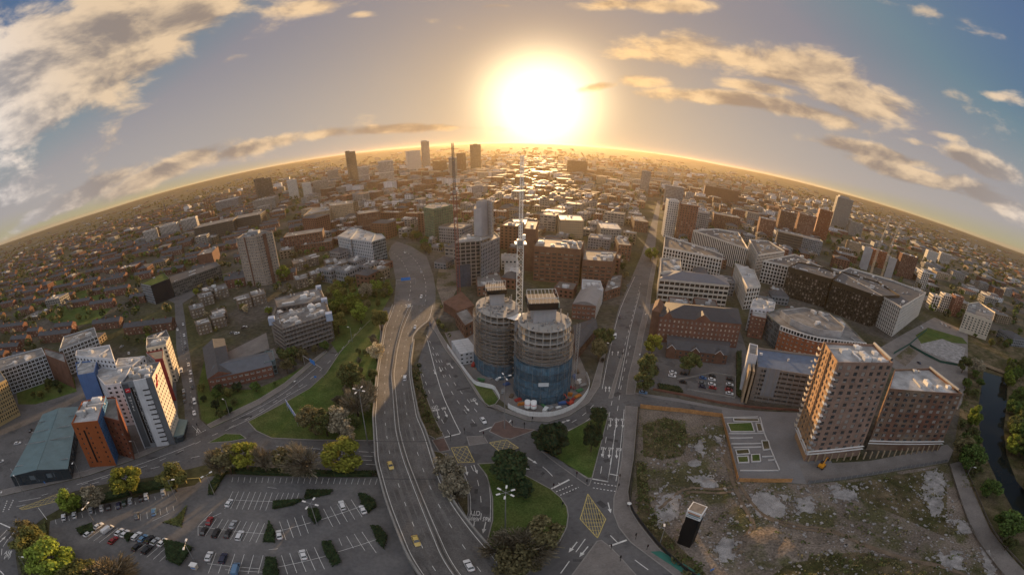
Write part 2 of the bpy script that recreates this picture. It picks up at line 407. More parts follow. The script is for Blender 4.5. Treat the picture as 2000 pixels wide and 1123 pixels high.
# ------------------------------------------------------------------ patches of land
ground_sheet('wasteland', [(1243, 798), (1330, 805), (1409, 815), (1425, 870), (1440, 940), (1500, 943), (1580, 946), (1640, 940), (1760, 920), (1850, 905), (1868, 950), (1890, 1012), (1915, 1060), (1965, 1123), (2010, 1180), (1800, 1260), (1500, 1240), (1340, 1160), (1322, 1110), (1280, 1065), (1245, 1020), (1232, 985), (1240, 900)], M_DIRT)
ground_sheet('scrub_patch', [(1255, 830), (1300, 815), (1338, 830), (1345, 862), (1330, 892), (1290, 898), (1256, 890)], M_SCRUB)
ground_sheet('scrub_patch', [(1560, 1085), (1680, 1078), (1800, 1100), (1860, 1123), (1840, 1190), (1560, 1200), (1500, 1130)], M_SCRUB)
ground_sheet('scrub_patch', [(1242, 905), (1262, 905), (1268, 980), (1300, 1040), (1350, 1090), (1380, 1123), (1350, 1140), (1290, 1070), (1247, 1010)], M_SCRUB)
ground_sheet('scrub_patch', [(1640, 945), (1740, 930), (1840, 912), (1850, 960), (1850, 1050), (1760, 1010), (1690, 980)], M_SCRUB)
ground_sheet('plaza', [(1240, 766), (1320, 778), (1440, 800), (1560, 806), (1570, 800), (1640, 930), (1580, 946), (1500, 940), (1440, 938), (1411, 813), (1330, 803), (1246, 794)], M_PLAZA)
ground_sheet('riverside_apron', [(1560, 906), (1700, 900), (1850, 868), (1862, 880), (1852, 903), (1760, 918), (1640, 938), (1575, 944)], M_PAVE)
ground_sheet('office_forecourt', [(1700, 690), (1760, 655), (1825, 620), (1870, 640), (1960, 700), (1945, 730), (1900, 760), (1870, 800), (1780, 740)], M_PAVE)
ground_sheet('office_forecourt', [(1250, 600), (1285, 590), (1430, 600), (1460, 690), (1452, 790), (1245, 755), (1248, 690)], M_ASPH)
ground_sheet('lawn', [(1788, 655), (1812, 640), (1880, 660), (1890, 672), (1840, 668), (1800, 672)], M_GRASS)
ground_sheet('bare_plot', [(1745, 700), (1775, 676), (1795, 690), (1768, 716)], M_DIRT)
ground_sheet('building_plot', [(1797, 672), (1840, 662), (1886, 680), (1878, 712), (1850, 704), (1800, 682)], M_SLAB)
ground_sheet('lawn', [(640, 560), (760, 545), (768, 570), (745, 610), (700, 650), (660, 690), (640, 660), (628, 600)], M_GRASS)
ground_sheet('lawn', [(385, 760), (400, 700), (410, 765), (500, 760), (560, 735), (640, 688), (608, 714), (560, 756), (507, 790), (453, 817), (414, 836), (394, 819)], M_GRASS)
ground_sheet('yard', [(440, 690), (520, 650), (530, 700), (545, 700), (535, 680), (470, 700), (445, 720)], M_PAVE)
ground_sheet('yard', [(0, 760), (140, 740), (250, 700), (340, 690), (350, 840), (300, 880), (170, 930), (20, 955), (-80, 960), (-60, 800)], M_ASPH)
ground_sheet('hotel_garden', [(30, 755), (145, 738), (150, 765), (70, 790), (36, 790)], M_GRASS)
ground_sheet('park', [(60, 560), (150, 540), (200, 560), (230, 590), (190, 630), (120, 640), (80, 615)], M_GRASS)
ground_sheet('construction_yard', [(868, 650), (925, 640), (1125, 680), (1152, 745), (1143, 775), (1123, 795), (1098, 808), (1070, 813.5), (1034, 812.5), (1002, 803), (976, 780), (962, 760), (931, 753), (917, 741), (890, 700)], M_PAVE)
ground_sheet('rubble_yard', [(862, 490), (890, 500), (895, 560), (880, 590), (866, 600), (852, 560)], M_DIRT)
ground_sheet('river_bank', [(1890, 650), (2040, 640), (2200, 760), (2200, 1300), (2010, 1180), (1960, 1115), (1905, 1030), (1880, 960), (1860, 890), (1875, 800), (1890, 740)], M_SCRUB)
ground_sheet('river', [(1921, 726), (1916, 760), (1910, 800), (1914, 850), (1925, 890), (1945, 935), (1975, 990), (2010, 1050), (2060, 1110), (2160, 1110), (2040, 1000), (1985, 940), (1966, 890), (1960, 840), (1966, 790), (1968, 740)], M_WATER)
ground_sheet('riverside_path', [(1855, 907), (1876, 901), (1890, 935), (1905, 970), (1935, 1037), (1970, 1082), (2010, 1125), (2060, 1180), (2010, 1180), (1962, 1123), (1912, 1057), (1890, 1012), (1875, 970)], M_PAVE)

# ------------------------------------------------------------------ roads at ground level
def mid(z=0): return z
road = link('road', None, kind='structure')
ground_sheet('road_surface', [(735, 600), (678, 648), (640, 688), (608, 714.5), (560, 757), (507, 791), (453, 818), (411, 837), (363, 857), (330, 871), (275, 894), (175, 929), (50, 959), (0, 971), (-80, 985), (-300, 1050), (-300, 1300), (20, 1300), (36, 1123), (30, 1082), (45, 1042), (85, 1012), (115, 995), (122, 966), (175, 951), (220, 943), (300, 931), (410, 906), (455, 913), (560, 919), (735, 923), (860, 926), (900, 912), (880, 856), (740, 850), (735, 800), (738, 733), (746, 680), (752, 640), (765, 600)], M_ASPH, z=.06, parent=road)
ground_sheet('road_surface', [(849, 602), (842, 640), (851, 651), (870, 685), (900, 722), (935, 778), (950, 795), (985, 806), (1030, 823), (1072, 825), (1112, 813), (1150, 788), (1172, 755), (1190, 674), (1208, 603), (1236, 537), (1252, 500), (1262, 470), (1271, 440), (1279, 412), (1284, 392), (1290, 392), (1288, 412), (1284, 440), (1281, 470), (1277, 506), (1267.6, 547), (1261, 593), (1249, 640), (1236, 700), (1227, 734), (1223, 800), (1214, 895), (1206, 944), (1198, 973), (1197, 1001), (1208, 1030), (1231, 1059), (1300, 1111), (1360, 1160), (1300, 1240), (980, 1180), (940, 1065), (905, 1000), (880, 930), (860, 880), (845, 820), (827, 760), (817, 707), (833, 655)], M_ASPH, z=.066, parent=road)
ground_sheet('road_surface', [(341, 590), (342, 616), (344.5, 680), (358, 760), (360.5, 803), (363, 857.5), (411, 837.5), (390, 819), (382, 760), (368.6, 680), (360.5, 618), (356, 590)], M_ASPH, z=.072, parent=road)
ground_sheet('road_surface', [(758, 494), (768, 521), (773, 548), (771, 575), (768, 602), (850, 604), (851, 564), (846, 537), (833, 500), (803, 481), (775, 472), (764, 480)], M_ASPH, z=.078, parent=road)
ground_sheet('road_surface', [(275, 560), (340, 592), (357, 592), (430, 545), (520, 520), (520, 514), (425, 538), (345, 575), (280, 552)], M_ASPH, z=.084, parent=road)
ground_sheet('road_surface', [(1240, 769), (1222, 772), (1221, 792), (1248, 794.5), (1330, 803), (1410, 812), (1410, 800), (1330, 786), (1260, 774)], M_ASPH, z=.09, parent=road)
# car park
ground_sheet('car_park', [(452, 926), (600, 931), (738, 932), (752, 975), (775, 1030), (795, 1085), (812, 1123), (840, 1190), (60, 1250), (75, 1123), (95, 1050), (98, 1018), (200, 985), (330, 957), (380, 948), (400, 932)], M_PARK, z=.09)
# ------------------------------------------------------------------ kerbed islands, verges and pavements
def island(name, px, m, h=.14, kerb=True, base=.07):
    P = ccw(GP(densify(px, 22)))
    if kerb:
        mb = MB(); mb.prism(P, base - .02, base + h, 0); k = structure('kerbed_' + name, mb, M_KERB)
        mb = MB(); mb.sheet(inset(P, .35), base + h + .008); return structure(name, mb, m, k)
    mb = MB(); mb.prism(P, base - .02, base + h, 0); return structure(name, mb, m)
island('grass_island', [(932, 906), (970, 903.6), (990, 912), (1018.6, 923.7), (1076, 955), (1096, 972), (1108, 990), (1111, 1007), (1108, 1030), (1095, 1056), (1065, 1085), (1030, 1123), (1010, 1160), (990, 1123), (950, 1059), (961, 1016), (961, 972.6), (950, 929.5)], M_GRASS)
island('grass_island', [(1190, 806), (1174, 870), (1157, 935), (1148, 935), (1102, 906), (1047, 875), (1059, 857.5), (1102, 846), (1145, 823)], M_GRASS)
island('verge', [(484, 824), (560, 784), (604, 759), (636, 730), (664, 688), (703, 645), (737, 612), (744, 650), (736, 735), (729, 814), (731, 861), (612, 860), (530, 856), (500, 842)], M_GRASS)
island('verge', [(405, 866), (440, 847), (470, 848), (482, 857), (450, 863)], M_GRASS)
island('verge', [(845, 880), (862, 884), (893, 906), (907, 932), (915, 961), (916, 1000), (912, 1012), (895, 985), (870, 945)], M_SCRUB)
island('verge', [(803, 720), (818, 710), (828, 760), (848, 814), (868, 853), (850, 858), (835, 850), (820, 815), (806, 760)], M_SCRUB)
island('pavement', [(843, 860), (868, 855), (880, 880), (858, 884)], M_REDPAVE)
island('pavement', [(911, 853), (945, 851), (954, 866), (916, 871)], M_PAVE)
island('pavement', [(955, 843), (966, 826), (988, 820), (1004, 834), (1046, 840), (1020, 850), (998, 858), (982, 856)], M_REDPAVE)
island('pavement', [(1165, 1057), (1175, 1055), (1191, 1067), (1212, 1088), (1243, 1123), (1280, 1160), (1090, 1160), (1116, 1123)], M_PAVE)
island('pavement', [(1214, 692), (1219, 692), (1197, 778), (1188, 778)], M_PAVE)
island('pavement', [(1249, 640), (1261, 593), (1267.6, 547), (1277, 506), (1284, 506), (1274, 560), (1268, 610), (1256, 660), (1245, 740), (1240, 770), (1222, 771), (1227, 734), (1236, 700)], M_PAVE)
island('pavement', [(1221, 793), (1246, 795), (1238, 895), (1227, 961), (1232, 996), (1249, 1024), (1286, 1070), (1330, 1112), (1370, 1150), (1360, 1160), (1300, 1112), (1231, 1060), (1208, 1031), (1197, 1002), (1198, 973), (1206, 944), (1214, 895)], M_PAVE)
island('verge', [(918.5, 741), (931, 753), (962, 760), (975, 780), (968, 790), (955, 794), (946, 787), (935, 770)], M_GRASS)
island('pavement', [(846, 620), (858, 648), (885, 690), (905, 722), (917, 741), (935, 770), (950, 794), (972, 791), (985, 798), (1002, 804), (1034, 813.5), (1071, 814.5), (1099, 808), (1124, 796), (1145, 775), (1155, 755), (1172, 700), (1183, 690), (1172, 754), (1150, 787), (1112, 812), (1072, 824), (1030, 822), (985, 805), (950, 794.5), (935, 777), (900, 721), (870, 684), (851, 650), (843, 640)], M_PAVE)
island('pavement', [(1048, 874), (1058, 858), (1060, 866), (1062, 873), (1104, 905), (1146, 934), (1156, 936), (1152, 948), (1148, 950), (1120, 930), (1080, 901)], M_ASPH)
island('pavement', [(640, 687), (608, 713.5), (560, 756), (507, 790), (453, 817), (411, 836), (404, 830), (450, 806), (505, 780), (556, 748), (604, 708), (636, 684)], M_PAVE)
island('pavement', [(0, 970), (50, 958), (175, 928), (275, 893), (330, 870), (326, 864), (270, 885), (170, 919), (48, 948), (0, 958)], M_PAVE)
# green cycle lane by the bottom edge
ground_sheet('cycle_lane', [(1270, 1078), (1290, 1077), (1330, 1098), (1362, 1118), (1400, 1150), (1385, 1160), (1345, 1128), (1310, 1104)], mat('green_cycle_lane', (.035, .15, .12), .8, .15, .3, .25), z=.235)

# ------------------------------------------------------------------ painted markings
PAINT_Z = .105
marks = MB(); ymarks = MB()
def stripe(mb, pts, w, z, dash=None, gap=None):
    L = [Vector(p) for p in pts]; pos = 0.0; on = True; left = dash or 1e9
    for a, b in zip(L, L[1:]):
        d = b - a; n = d.length
        if n < 1e-6: continue
        d /= n; q = Vector((-d.y, d.x))*(w/2); s = 0.0
        while s < n - 1e-6:
            e = min(n, s + left)
            if on: A, B = a + d*s, a + d*e; mb.face([(A.x-q.x, A.y-q.y, z), (B.x-q.x, B.y-q.y, z), (B.x+q.x, B.y+q.y, z), (A.x+q.x, A.y+q.y, z)][::1])
            left -= e - s; s = e
            if dash and left < 1e-6: on = not on; left = dash if on else gap
def line(px, w=.15, dash=None, gap=None, curve=True, mb=None, z=PAINT_Z):
    P = GP(px); P = smooth_line(P, 5) if curve and len(P) > 2 else P
    stripe(mb or marks, P, w, z, dash, gap)
line([(835, 665), (859, 755), (880.8, 808), (899.5, 846)], .3)
line([(825, 730), (848, 790), (868, 830), (881, 852)], .2, 3, 5)
line([(845, 690), (880, 762), (912, 808), (938, 838)], .2, 3, 5)
line([(854, 690), (885, 745), (920, 790), (945, 822)], .2, 3, 5)
line([(833, 655), (851, 690), (870, 735)], .2, 3, 5)
line([(868.5, 854.5), (899, 847)], .5); line([(936, 843), (961, 834)], .5); line([(985, 836), (998, 821)], .5)
line([(920, 910), (933, 940), (940, 985), (938, 1020), (930, 1045)], .2, 3, 5)
line([(899, 912), (912, 940), (919, 975), (918, 1015)], .15); line([(937, 912), (952, 935), (958, 975), (957, 1020)], .15)
line([(1018, 890), (1060, 912), (1095, 948)], .25, 6, 4); line([(1077, 955), (1112, 937)], .6)
line([(1051, 872), (1100, 903), (1143, 933)], .2)
line([(1058, 856), (1100, 845), (1146, 822), (1175, 795)], .2)
line([(1060, 843), (1105, 831), (1140, 810), (1165, 785)], .2, 3, 4)
line([(1143, 1053), (1120, 1085), (1095, 1120)], .25, 6, 4); line([(1131, 1052), (1110, 1075)], .01)
line([(1190, 1067), (1224, 1055)], .6); line([(1192, 1046), (1206, 1060)], .25); line([(1240, 1094), (1280, 1123)], .25, 5, 4)
line([(1157, 935), (1187, 940.5), (1194, 900), (1199, 860), (1204, 820)], .2, curve=False); line([(1191, 926), (1207, 929)], .4); line([(1157, 935.5), (1188, 941)], .6)
line([(1173, 925), (1180, 880), (1188, 830), (1192, 800), (1207, 730), (1224, 660), (1240, 600), (1252, 550)], .2, 4, 5)
line([(1187, 940), (1197, 870), (1204, 815), (1216, 740), (1232, 670)], .2, 4, 5)
line([(1208, 760), (1222, 690), (1232, 640), (1250, 570)], .2); line([(1176, 760), (1192, 680), (1212, 603), (1240, 540)], .2)
line([(1219, 800), (1210, 890), (1203, 940)], .2)
for (a, b) in [((1160, 943), (1205, 950)), ((1158, 953), (1202, 960)), ((1080, 963), (1120, 947)), ((1088, 970), (1130, 952))]: line([a, b], .35, .6, .6)
line([(705, 640), (650, 700), (600, 745), (540, 783), (470, 825), (400, 858), (300, 905), (200, 935), (80, 968)], .2, 3, 6)
line([(620, 716), (560, 764), (507, 796), (453, 823)], .15); line([(600, 752), (560, 775), (500, 812), (440, 841)], .15)
line([(430, 886), (380, 893), (310, 912), (250, 926), (180, 945)], .2, 4, 5); line([(380, 866), (320, 890), (250, 915), (150, 947)], .2)
for dy in (0, 8, 16, 24): line([(540, 872 + dy), (640, 878 + dy), (735, 884 + dy)], .2, 4, 5 if dy % 16 else 1)
line([(0, 1022), (46, 1042)], .6); line([(14, 1035), (0, 1050)], .2); line([(30, 1036), (18, 1052)], .2); line([(16, 1053), (6, 1068)], .2); line([(4, 1072), (3, 1085)], .2); line([(0, 1115), (8, 1123)], .4)
line([(14, 978), (6, 1000)], .5, .8, .8); line([(26, 977), (16, 998)], .5, .8, .8); line([(75, 992), (92, 1015)], .2); line([(36, 980), (80, 972)], .2); line([(32, 990), (50, 986)], .2)
for q in ((365, 800), (371, 838)): pass
line([(376, 832), (388, 845)], .3, .7, .5); line([(383, 850), (402, 840)], .3, .7, .5); line([(364, 700), (372, 760), (377, 820)], .15, 2, 4); line([(352, 650), (358, 690)], .15, 2, 4)
line([(386, 837), (384, 846), (391, 843), (386, 837)], .25, curve=False)
# motorway lanes beyond the flyover and on the slip
line([(785, 620), (799, 582), (801, 545), (785, 510), (765, 492)], .2, 4, 6, z=.115); line([(828, 610), (832, 570), (828, 540), (812, 510), (790, 488)], .2, 4, 6, z=.115)
# far Wellington road arrows are too small to pick apart, the near ones follow
def arrow(px, d_px, kind='ahead', L=5.0, z=PAINT_Z):
    """road arrow at px pointing along the pixel direction d_px"""
    a = G(px); b = G((px[0] + d_px[0], px[1] + d_px[1])); th = atan2(b.y - a.y, b.x - a.x)
    mb = MB(); w = .16
    mb.face([(-L/2, -w, 0), (L*.15, -w, 0), (L*.15, w, 0), (-L/2, w, 0)]); mb.face([(L*.12, -.62, 0), (L/2, 0, 0), (L*.12, .62, 0)])
    if kind == 'turn': mb.face([(-L*.1, w, 0), (L*.05, w, 0), (L*.2, 1.0, 0), (L*.1, 1.2, 0)])
    mb.build('road_arrow', M_WHITE, road).matrix_local = Matrix.Translation((a.x, a.y, z + .002)) @ Matrix.Rotation(th, 4, 'Z')
for p, d in [((856, 812), (2, 7)), ((871, 809), (3, 7)), ((849, 727), (2, 5)), ((860, 722), (2, 5)), ((882, 716), (4, 5)), ((912, 798), (4, 5)), ((929, 786), (4, 5)), ((911, 920), (1, 5)), ((929, 917), (2, 5)), ((946, 1031), (-1.5, 6)), ((925, 1029), (-1, 6)),
             ((1040, 900), (6, 4)), ((1022, 914), (8, 2)), ((1119, 1069), (-4, 5)), ((1140, 1078), (-5, 6)), ((1190, 992), (1.5, 6)), ((1192, 828), (-.6, 5)), ((1204, 829), (-.4, 5)), ((1216, 829), (.4, 5)), ((1177, 885), (-1, 5)), ((1190, 887), (-.5, 5)), ((1204, 888), (.2, 5)),
             ((1096, 826), (6, -2)), ((1105, 823), (6, -2)), ((26, 1064), (3, -4)), ((4, 1055), (3, -3)), ((1196, 690), (.5, -4)), ((1207, 690), (.5, -4)), ((1183, 760), (.3, -5)), ((1190, 760), (.3, -5))]:
    arrow(p, d)
def lettering(body, px, up_px, size, sx=2.0, z=PAINT_Z):
    a = G(px); b = G((px[0] + up_px[0], px[1] + up_px[1])); th = atan2(b.y - a.y, b.x - a.x) - pi/2
    link('road_lettering', text_mesh(body, size, M_WHITE, bold=.015, sx=sx), road, loc=(a.x, a.y, z + .004), rz=th)
for body, px, up, s in [('CITY', (928, 1002), (-1, 6), 1.5), ('A58(M)', (925, 1014), (-1, 6), 1.15), ('A65', (950, 1014), (-1.5, 6), 1.4), ('CITY', (849, 795), (2, 7), 1.5), ('A58(M)', (851, 801), (2, 7), 1.1), ('A65', (867, 798), (2.5, 7), 1.3), ('A65', (876, 711), (3, 5), 1.3), ('CITY', (924, 781), (4, 5), 1.4),
                        ('A65', (1193, 819), (-.6, 5), 1.3), ('A65', (1205, 820), (-.4, 5), 1.3), ('A58', (1217, 820), (.2, 5), 1.3), ('A65', (1179, 876), (-1, 5), 1.3), ('A65', (1193, 877), (-.5, 5), 1.3), ('A58', (1209, 878), (.2, 5), 1.3), ('A58', (16, 1080), (3, -6), 1.6), ('(M)', (15, 1087), (3, -6), 1.6)]:
    lettering(body, px, up, s)
def yellow_box(px, nx, ny):
    """box junction: outline and crossed diagonals inside a quadrilateral"""
    q = GP(px); mb = MB(); z = PAINT_Z + .008
    def at(u, v): return q[0].lerp(q[1], u).lerp(q[3].lerp(q[2], u), v)
    for i in range(4): stripe(mb, [q[i], q[(i+1) % 4]], .25, z)
    k = 0
    for i in range(-ny, nx + 1):
        for s in (0, 1):
            pts = []
            for t in range(0, 41):
                v = t/40; u = (i + v*ny)/nx
                if 0 <= u <= 1: pts.append(at(u if s == 0 else 1-u, v))
            if len(pts) > 2: k += 1; stripe(mb, [pts[0], pts[-1]], .14, z + .003 + .002*s)
    mb.build('yellow_box_marking', M_YELLOW, road)
yellow_box([(881, 875), (912, 872), (927, 903), (895, 904)], 3, 3)
yellow_box([(956, 865), (989, 859), (1013, 875), (978, 884)], 3, 3)
yellow_box([(1148, 965), (1183, 1014), (1167, 1051), (1133, 1014)], 5, 5)
yellow_box([(38, 993), (112, 965), (120, 977), (45, 996)], 7, 2)
marks.build('lane_line', M_WHITE, road, kind='stuff')
# repairs cut into the carriageways
rp = random.Random(8); patch = MB()
for px in [(905, 760), (890, 735), (925, 830), (870, 820), (1000, 880), (1060, 925), (1090, 1060), (1130, 1095), (1170, 1010), (1175, 985), (1195, 860), (1185, 900), (1205, 770), (1215, 700), (1225, 640), (1240, 560), (1120, 825), (1150, 800), (930, 960), (925, 1000), (300, 895), (230, 925), (120, 955), (480, 815), (540, 778), (620, 880), (560, 900), (680, 890), (350, 885), (420, 880), (350, 720), (372, 790), (350, 660), (30, 1010), (20, 1045), (655, 690), (690, 650)]:
    p = G(px); w, l, a = rp.uniform(.8, 2.6), rp.uniform(1.5, 7), rp.uniform(0, 3); patch.sheet([(p.x + u*cos(a) - v*sin(a), p.y + u*sin(a) + v*cos(a)) for u, v in ((-l/2, -w/2), (l/2, -w/2), (l/2, w/2), (-l/2, w/2))], .097)
patch.build('repair_patch', mat('dark_patch_asphalt', (.058, .056, .057), .8, .25, .3, .3, fine=.2), road, kind='stuff')
# car park bays
bays = MB()
def rowlines(a0, a1, v0, v1, n):
    for i in range(n):
        t = i/(n-1); x, y = a0[0] + (a1[0]-a0[0])*t, a0[1] + (a1[1]-a0[1])*t
        v = (v0[0] + (v1[0]-v0[0])*t, v0[1] + (v1[1]-v0[1])*t)
        stripe(bays, GP([(x, y), (x + v[0], y + v[1])]), .13, .115)
rowlines((453, 942), (733, 947), (2, -10), (4, -12), 25)
rowlines((439, 994), (519, 997), (16, -34), (13, -35), 8); rowlines((537, 979), (579, 976), (7, -16), (5, -13), 5)
rowlines((388, 1046), (500, 1060), (23, -34), (17, -38), 10)
rowlines((558.7, 1055), (602.5, 1042), (-12.7, -36), (-12.5, -35), 4); rowlines((650, 1029), (707.5, 1010), (-18, -35), (-21.5, -34), 5)
rowlines((407, 1120), (504, 1121), (15, -40), (10, -36), 6); rowlines((562, 1122), (634, 1112), (-12, -37), (-20, -43), 5); rowlines((668, 1066), (735, 1080), (-6, -14), (-28, -41), 4)
rowlines((172, 1054), (194, 1060), (37, -29), (37, -29), 3); rowlines((262, 1080), (312, 1097), (36, -28), (30, -30), 5)
rowlines((275, 1017), (340, 998), (-1, -13), (-2, -10), 6); rowlines((110, 1024), (330, 970), (-2, -9), (-2, -6), 18)
for pts in ([(460, 977), (572, 980)], [(387, 1028), (518, 1043)], [(550, 1036), (607, 1021)], [(628, 1015), (700, 991)], [(405, 1101), (507, 1111)], [(542, 1108), (638, 1086)], [(660, 1078), (735, 1054)], [(387, 1028), (387, 1046)], [(387, 1028), (414, 1000)], [(398, 1018), (432, 1002)], [(440, 1113), (520, 1118)], [(298, 1018), (330, 1003)], [(523, 952), (540, 954)], [(525, 1074), (543, 1072)]):
    stripe(bays, GP(pts), .13, .121)
bays.build('bay_line', M_WHITE, bpy.data.objects['car_park'], kind='stuff')

# ------------------------------------------------------------------ the flyover
def tab(T, y):
    for (a, b), (c, d) in zip(T, T[1:]):
        if y <= c: return b + (d - b)*(y - a)/(c - a)
    return T[-1][1]
FL = [(494, 758), (521, 768), (548, 773), (575, 771), (600, 767), (640, 751), (680, 744.5), (733, 736.5), (814, 730), (850, 732), (900, 735), (950, 747), (1000, 763), (1050, 783), (1090, 800), (1123, 822), (1200, 880)]
FB = [(483, 768), (494, 787), (515, 808), (537, 815), (582, 808.6), (600, 800.6), (632, 787), (680, 774), (733, 767), (814, 774), (850, 777.5), (900, 793), (945, 810), (1020, 840), (1087, 867.5), (1123, 890), (1200, 955)]
FR = [(483, 800), (500, 833), (537, 846), (564, 851), (604, 848), (632, 838), (640, 822), (653, 810), (707, 802), (739, 803), (814, 817), (850, 833), (900, 848), (950, 866), (1002, 898), (1050, 937), (1076, 961), (1123, 998), (1200, 1070)]
def deck_z(y):
    t = min(1, max(0, (y - 640)/(860 - 640))); return .14 + 6.9*t*t*(3 - 2*t)
ys = [596, 610, 625, 640, 655, 670, 690, 710, 733, 760, 790, 814, 840, 870, 900, 930, 960, 990, 1020, 1050, 1080, 1110, 1140, 1170, 1200]
def fpt(T, y): p = G((tab(T, y), y), deck_z(y)); return Vector((p.x, p.y, deck_z(y)))
Lp = smooth_line([fpt(FL, y) for y in ys], 3); Bp = smooth_line([fpt(FB, y) for y in ys], 3); Rp = smooth_line([fpt(FR, y) for y in ys], 3)
fly = thing('flyover', 'curving concrete flyover carrying the dual carriageway over the junction', 'flyover', (0, 0, 0))
def up(P, z): return [Vector((p.x, p.y, p.z + z)) for p in P]
def side(P, d):
    out = []
    for i, p in enumerate(P):
        t = (P[min(i+1, len(P)-1)] - P[max(0, i-1)]); t.z = 0; t.normalize(); out.append(p + Vector((t.y, -t.x, 0))*d)
    return out
# here the line runs towards the camera: +d of side() is the left (west) of the picture
Lo, Ro = side(Lp, .55), side(Rp, -.55)
mb = MB(); mb.grid(Lp, Bp); mb.grid(Bp, Rp); mb.build('road_surface', M_DECK, fly)
mb = MB(); mb.grid(up(Lp, 0), up(Lp, 1.0)); mb.grid(up(Lp, 1.0), up(Lo, 1.0)); mb.grid(up(Lo, 1.0), up(Lo, -1.5)); mb.build('parapet', M_CONC, fly)
k0 = 14; R2, Q2 = Rp[k0:], Ro[k0:]
mb = MB(); mb.grid(up(R2, 1.0), up(R2, 0)); mb.grid(up(Q2, 1.0), up(R2, 1.0)); mb.grid(up(Q2, -1.5), up(Q2, 1.0)); mb.build('parapet', M_CONC, fly)
mb = MB(); mb.grid(up(Ro, -1.5), up(Lo, -1.5)); mb.build('deck_soffit', M_CONC, fly)
for P in (side(Lo, -.3), side(Ro, .3)):
    mb = MB()
    for a, b in zip(P, P[1:]):
        if a.z < 6.7: mb.face([(a.x, a.y, -.1), (b.x, b.y, -.1), (b.x, b.y, b.z - 1.4), (a.x, a.y, a.z - 1.4)])
    mb.build('abutment_wall', M_CONC, fly)
for y in (868, 930, 985, 1050, 1130):
    a, b = fpt(FL, y), fpt(FR, y)
    for t in (.2, .5, .8):
        p = a.lerp(b, t); mb = MB(); mb.cyl((p.x, p.y, 0), .75, p.z - 1.5, 10); mb.build('pier', M_CONC, fly)
# double steel barrier along the middle
for off in (.45, -.45):
    P = side(Bp, off); mb = MB(); mb.grid(up(side(P, .06), .45), up(side(P, .06), .85)); mb.grid(up(side(P, -.06), .85), up(side(P, -.06), .45)); mb.grid(up(side(P, .06), .85), up(side(P, -.06), .85))
    for p in P: mb.box((p.x, p.y, p.z), (.12, .12, .6))
    mb.build('central_barrier', M_BARR, fly)
def fline(P, w, dash=None, gap=None, mb=None):
    pos, on, left = 0, True, dash or 1e9
    q = [(P[i], side([P[max(0, i-1)], P[i], P[min(i+1, len(P)-1)]], w/2)[1] - P[i]) for i in range(len(P))]
    for (a, na), (b, nb) in zip(q, q[1:]):
        d = (b - a).length; s = 0
        while s < d - 1e-6:
            e = min(d, s + left)
            if on: A, B = a.lerp(b, s/d), a.lerp(b, e/d); mb.face([A + na, A - na, B - nb, B + nb])
            left -= e - s; s = e
            if dash and left < 1e-6: on = not on; left = dash if on else gap
mb = MB()
def mix(P, Q, t, z=.02): return [a.lerp(b, t) + Vector((0, 0, z)) for a, b in zip(P, Q)]
fline(mix(Lp, Bp, .08), .18, None, None, mb); fline(mix(Lp, Bp, .92), .18, None, None, mb); fline(mix(Bp, Rp, .08), .18, None, None, mb); fline(mix(Bp, Rp, .92), .18, None, None, mb)
fline(mix(Lp, Bp, .5), .14, 2, 7, mb); fline(mix(Bp, Rp, .5), .14, 2, 7, mb)
mb.build('lane_line', M_WHITE, fly, kind='stuff')
mb = MB()
for P, Q in ((Lp, Bp), (Bp, Rp)):
    for t in (.21, .37, .62, .79): fline(mix(P, Q, t, .01), 1.3, None, None, mb)
mb.build('tyre_wear', mat('tyre_worn_asphalt', (.096, .090, .086), .75, .35, .15, .3, fine=.3), fly, kind='stuff')
mb = MB()
for y in (862, 935):
    a, b = fpt(FL, y), fpt(FR, y); d = (b - a).normalized(); n = Vector((-d.y, d.x, 0))*.18; zz = Vector((0, 0, .012))
    mb.face([a - n + zz, b - n + zz, b + n + zz, a + n + zz])
mb.build('expansion_joint', M_DARK, fly, kind='stuff')
occupy([(p.x, p.y) for p in Lo[::4]] + [(p.x, p.y) for p in Ro[::-4]])

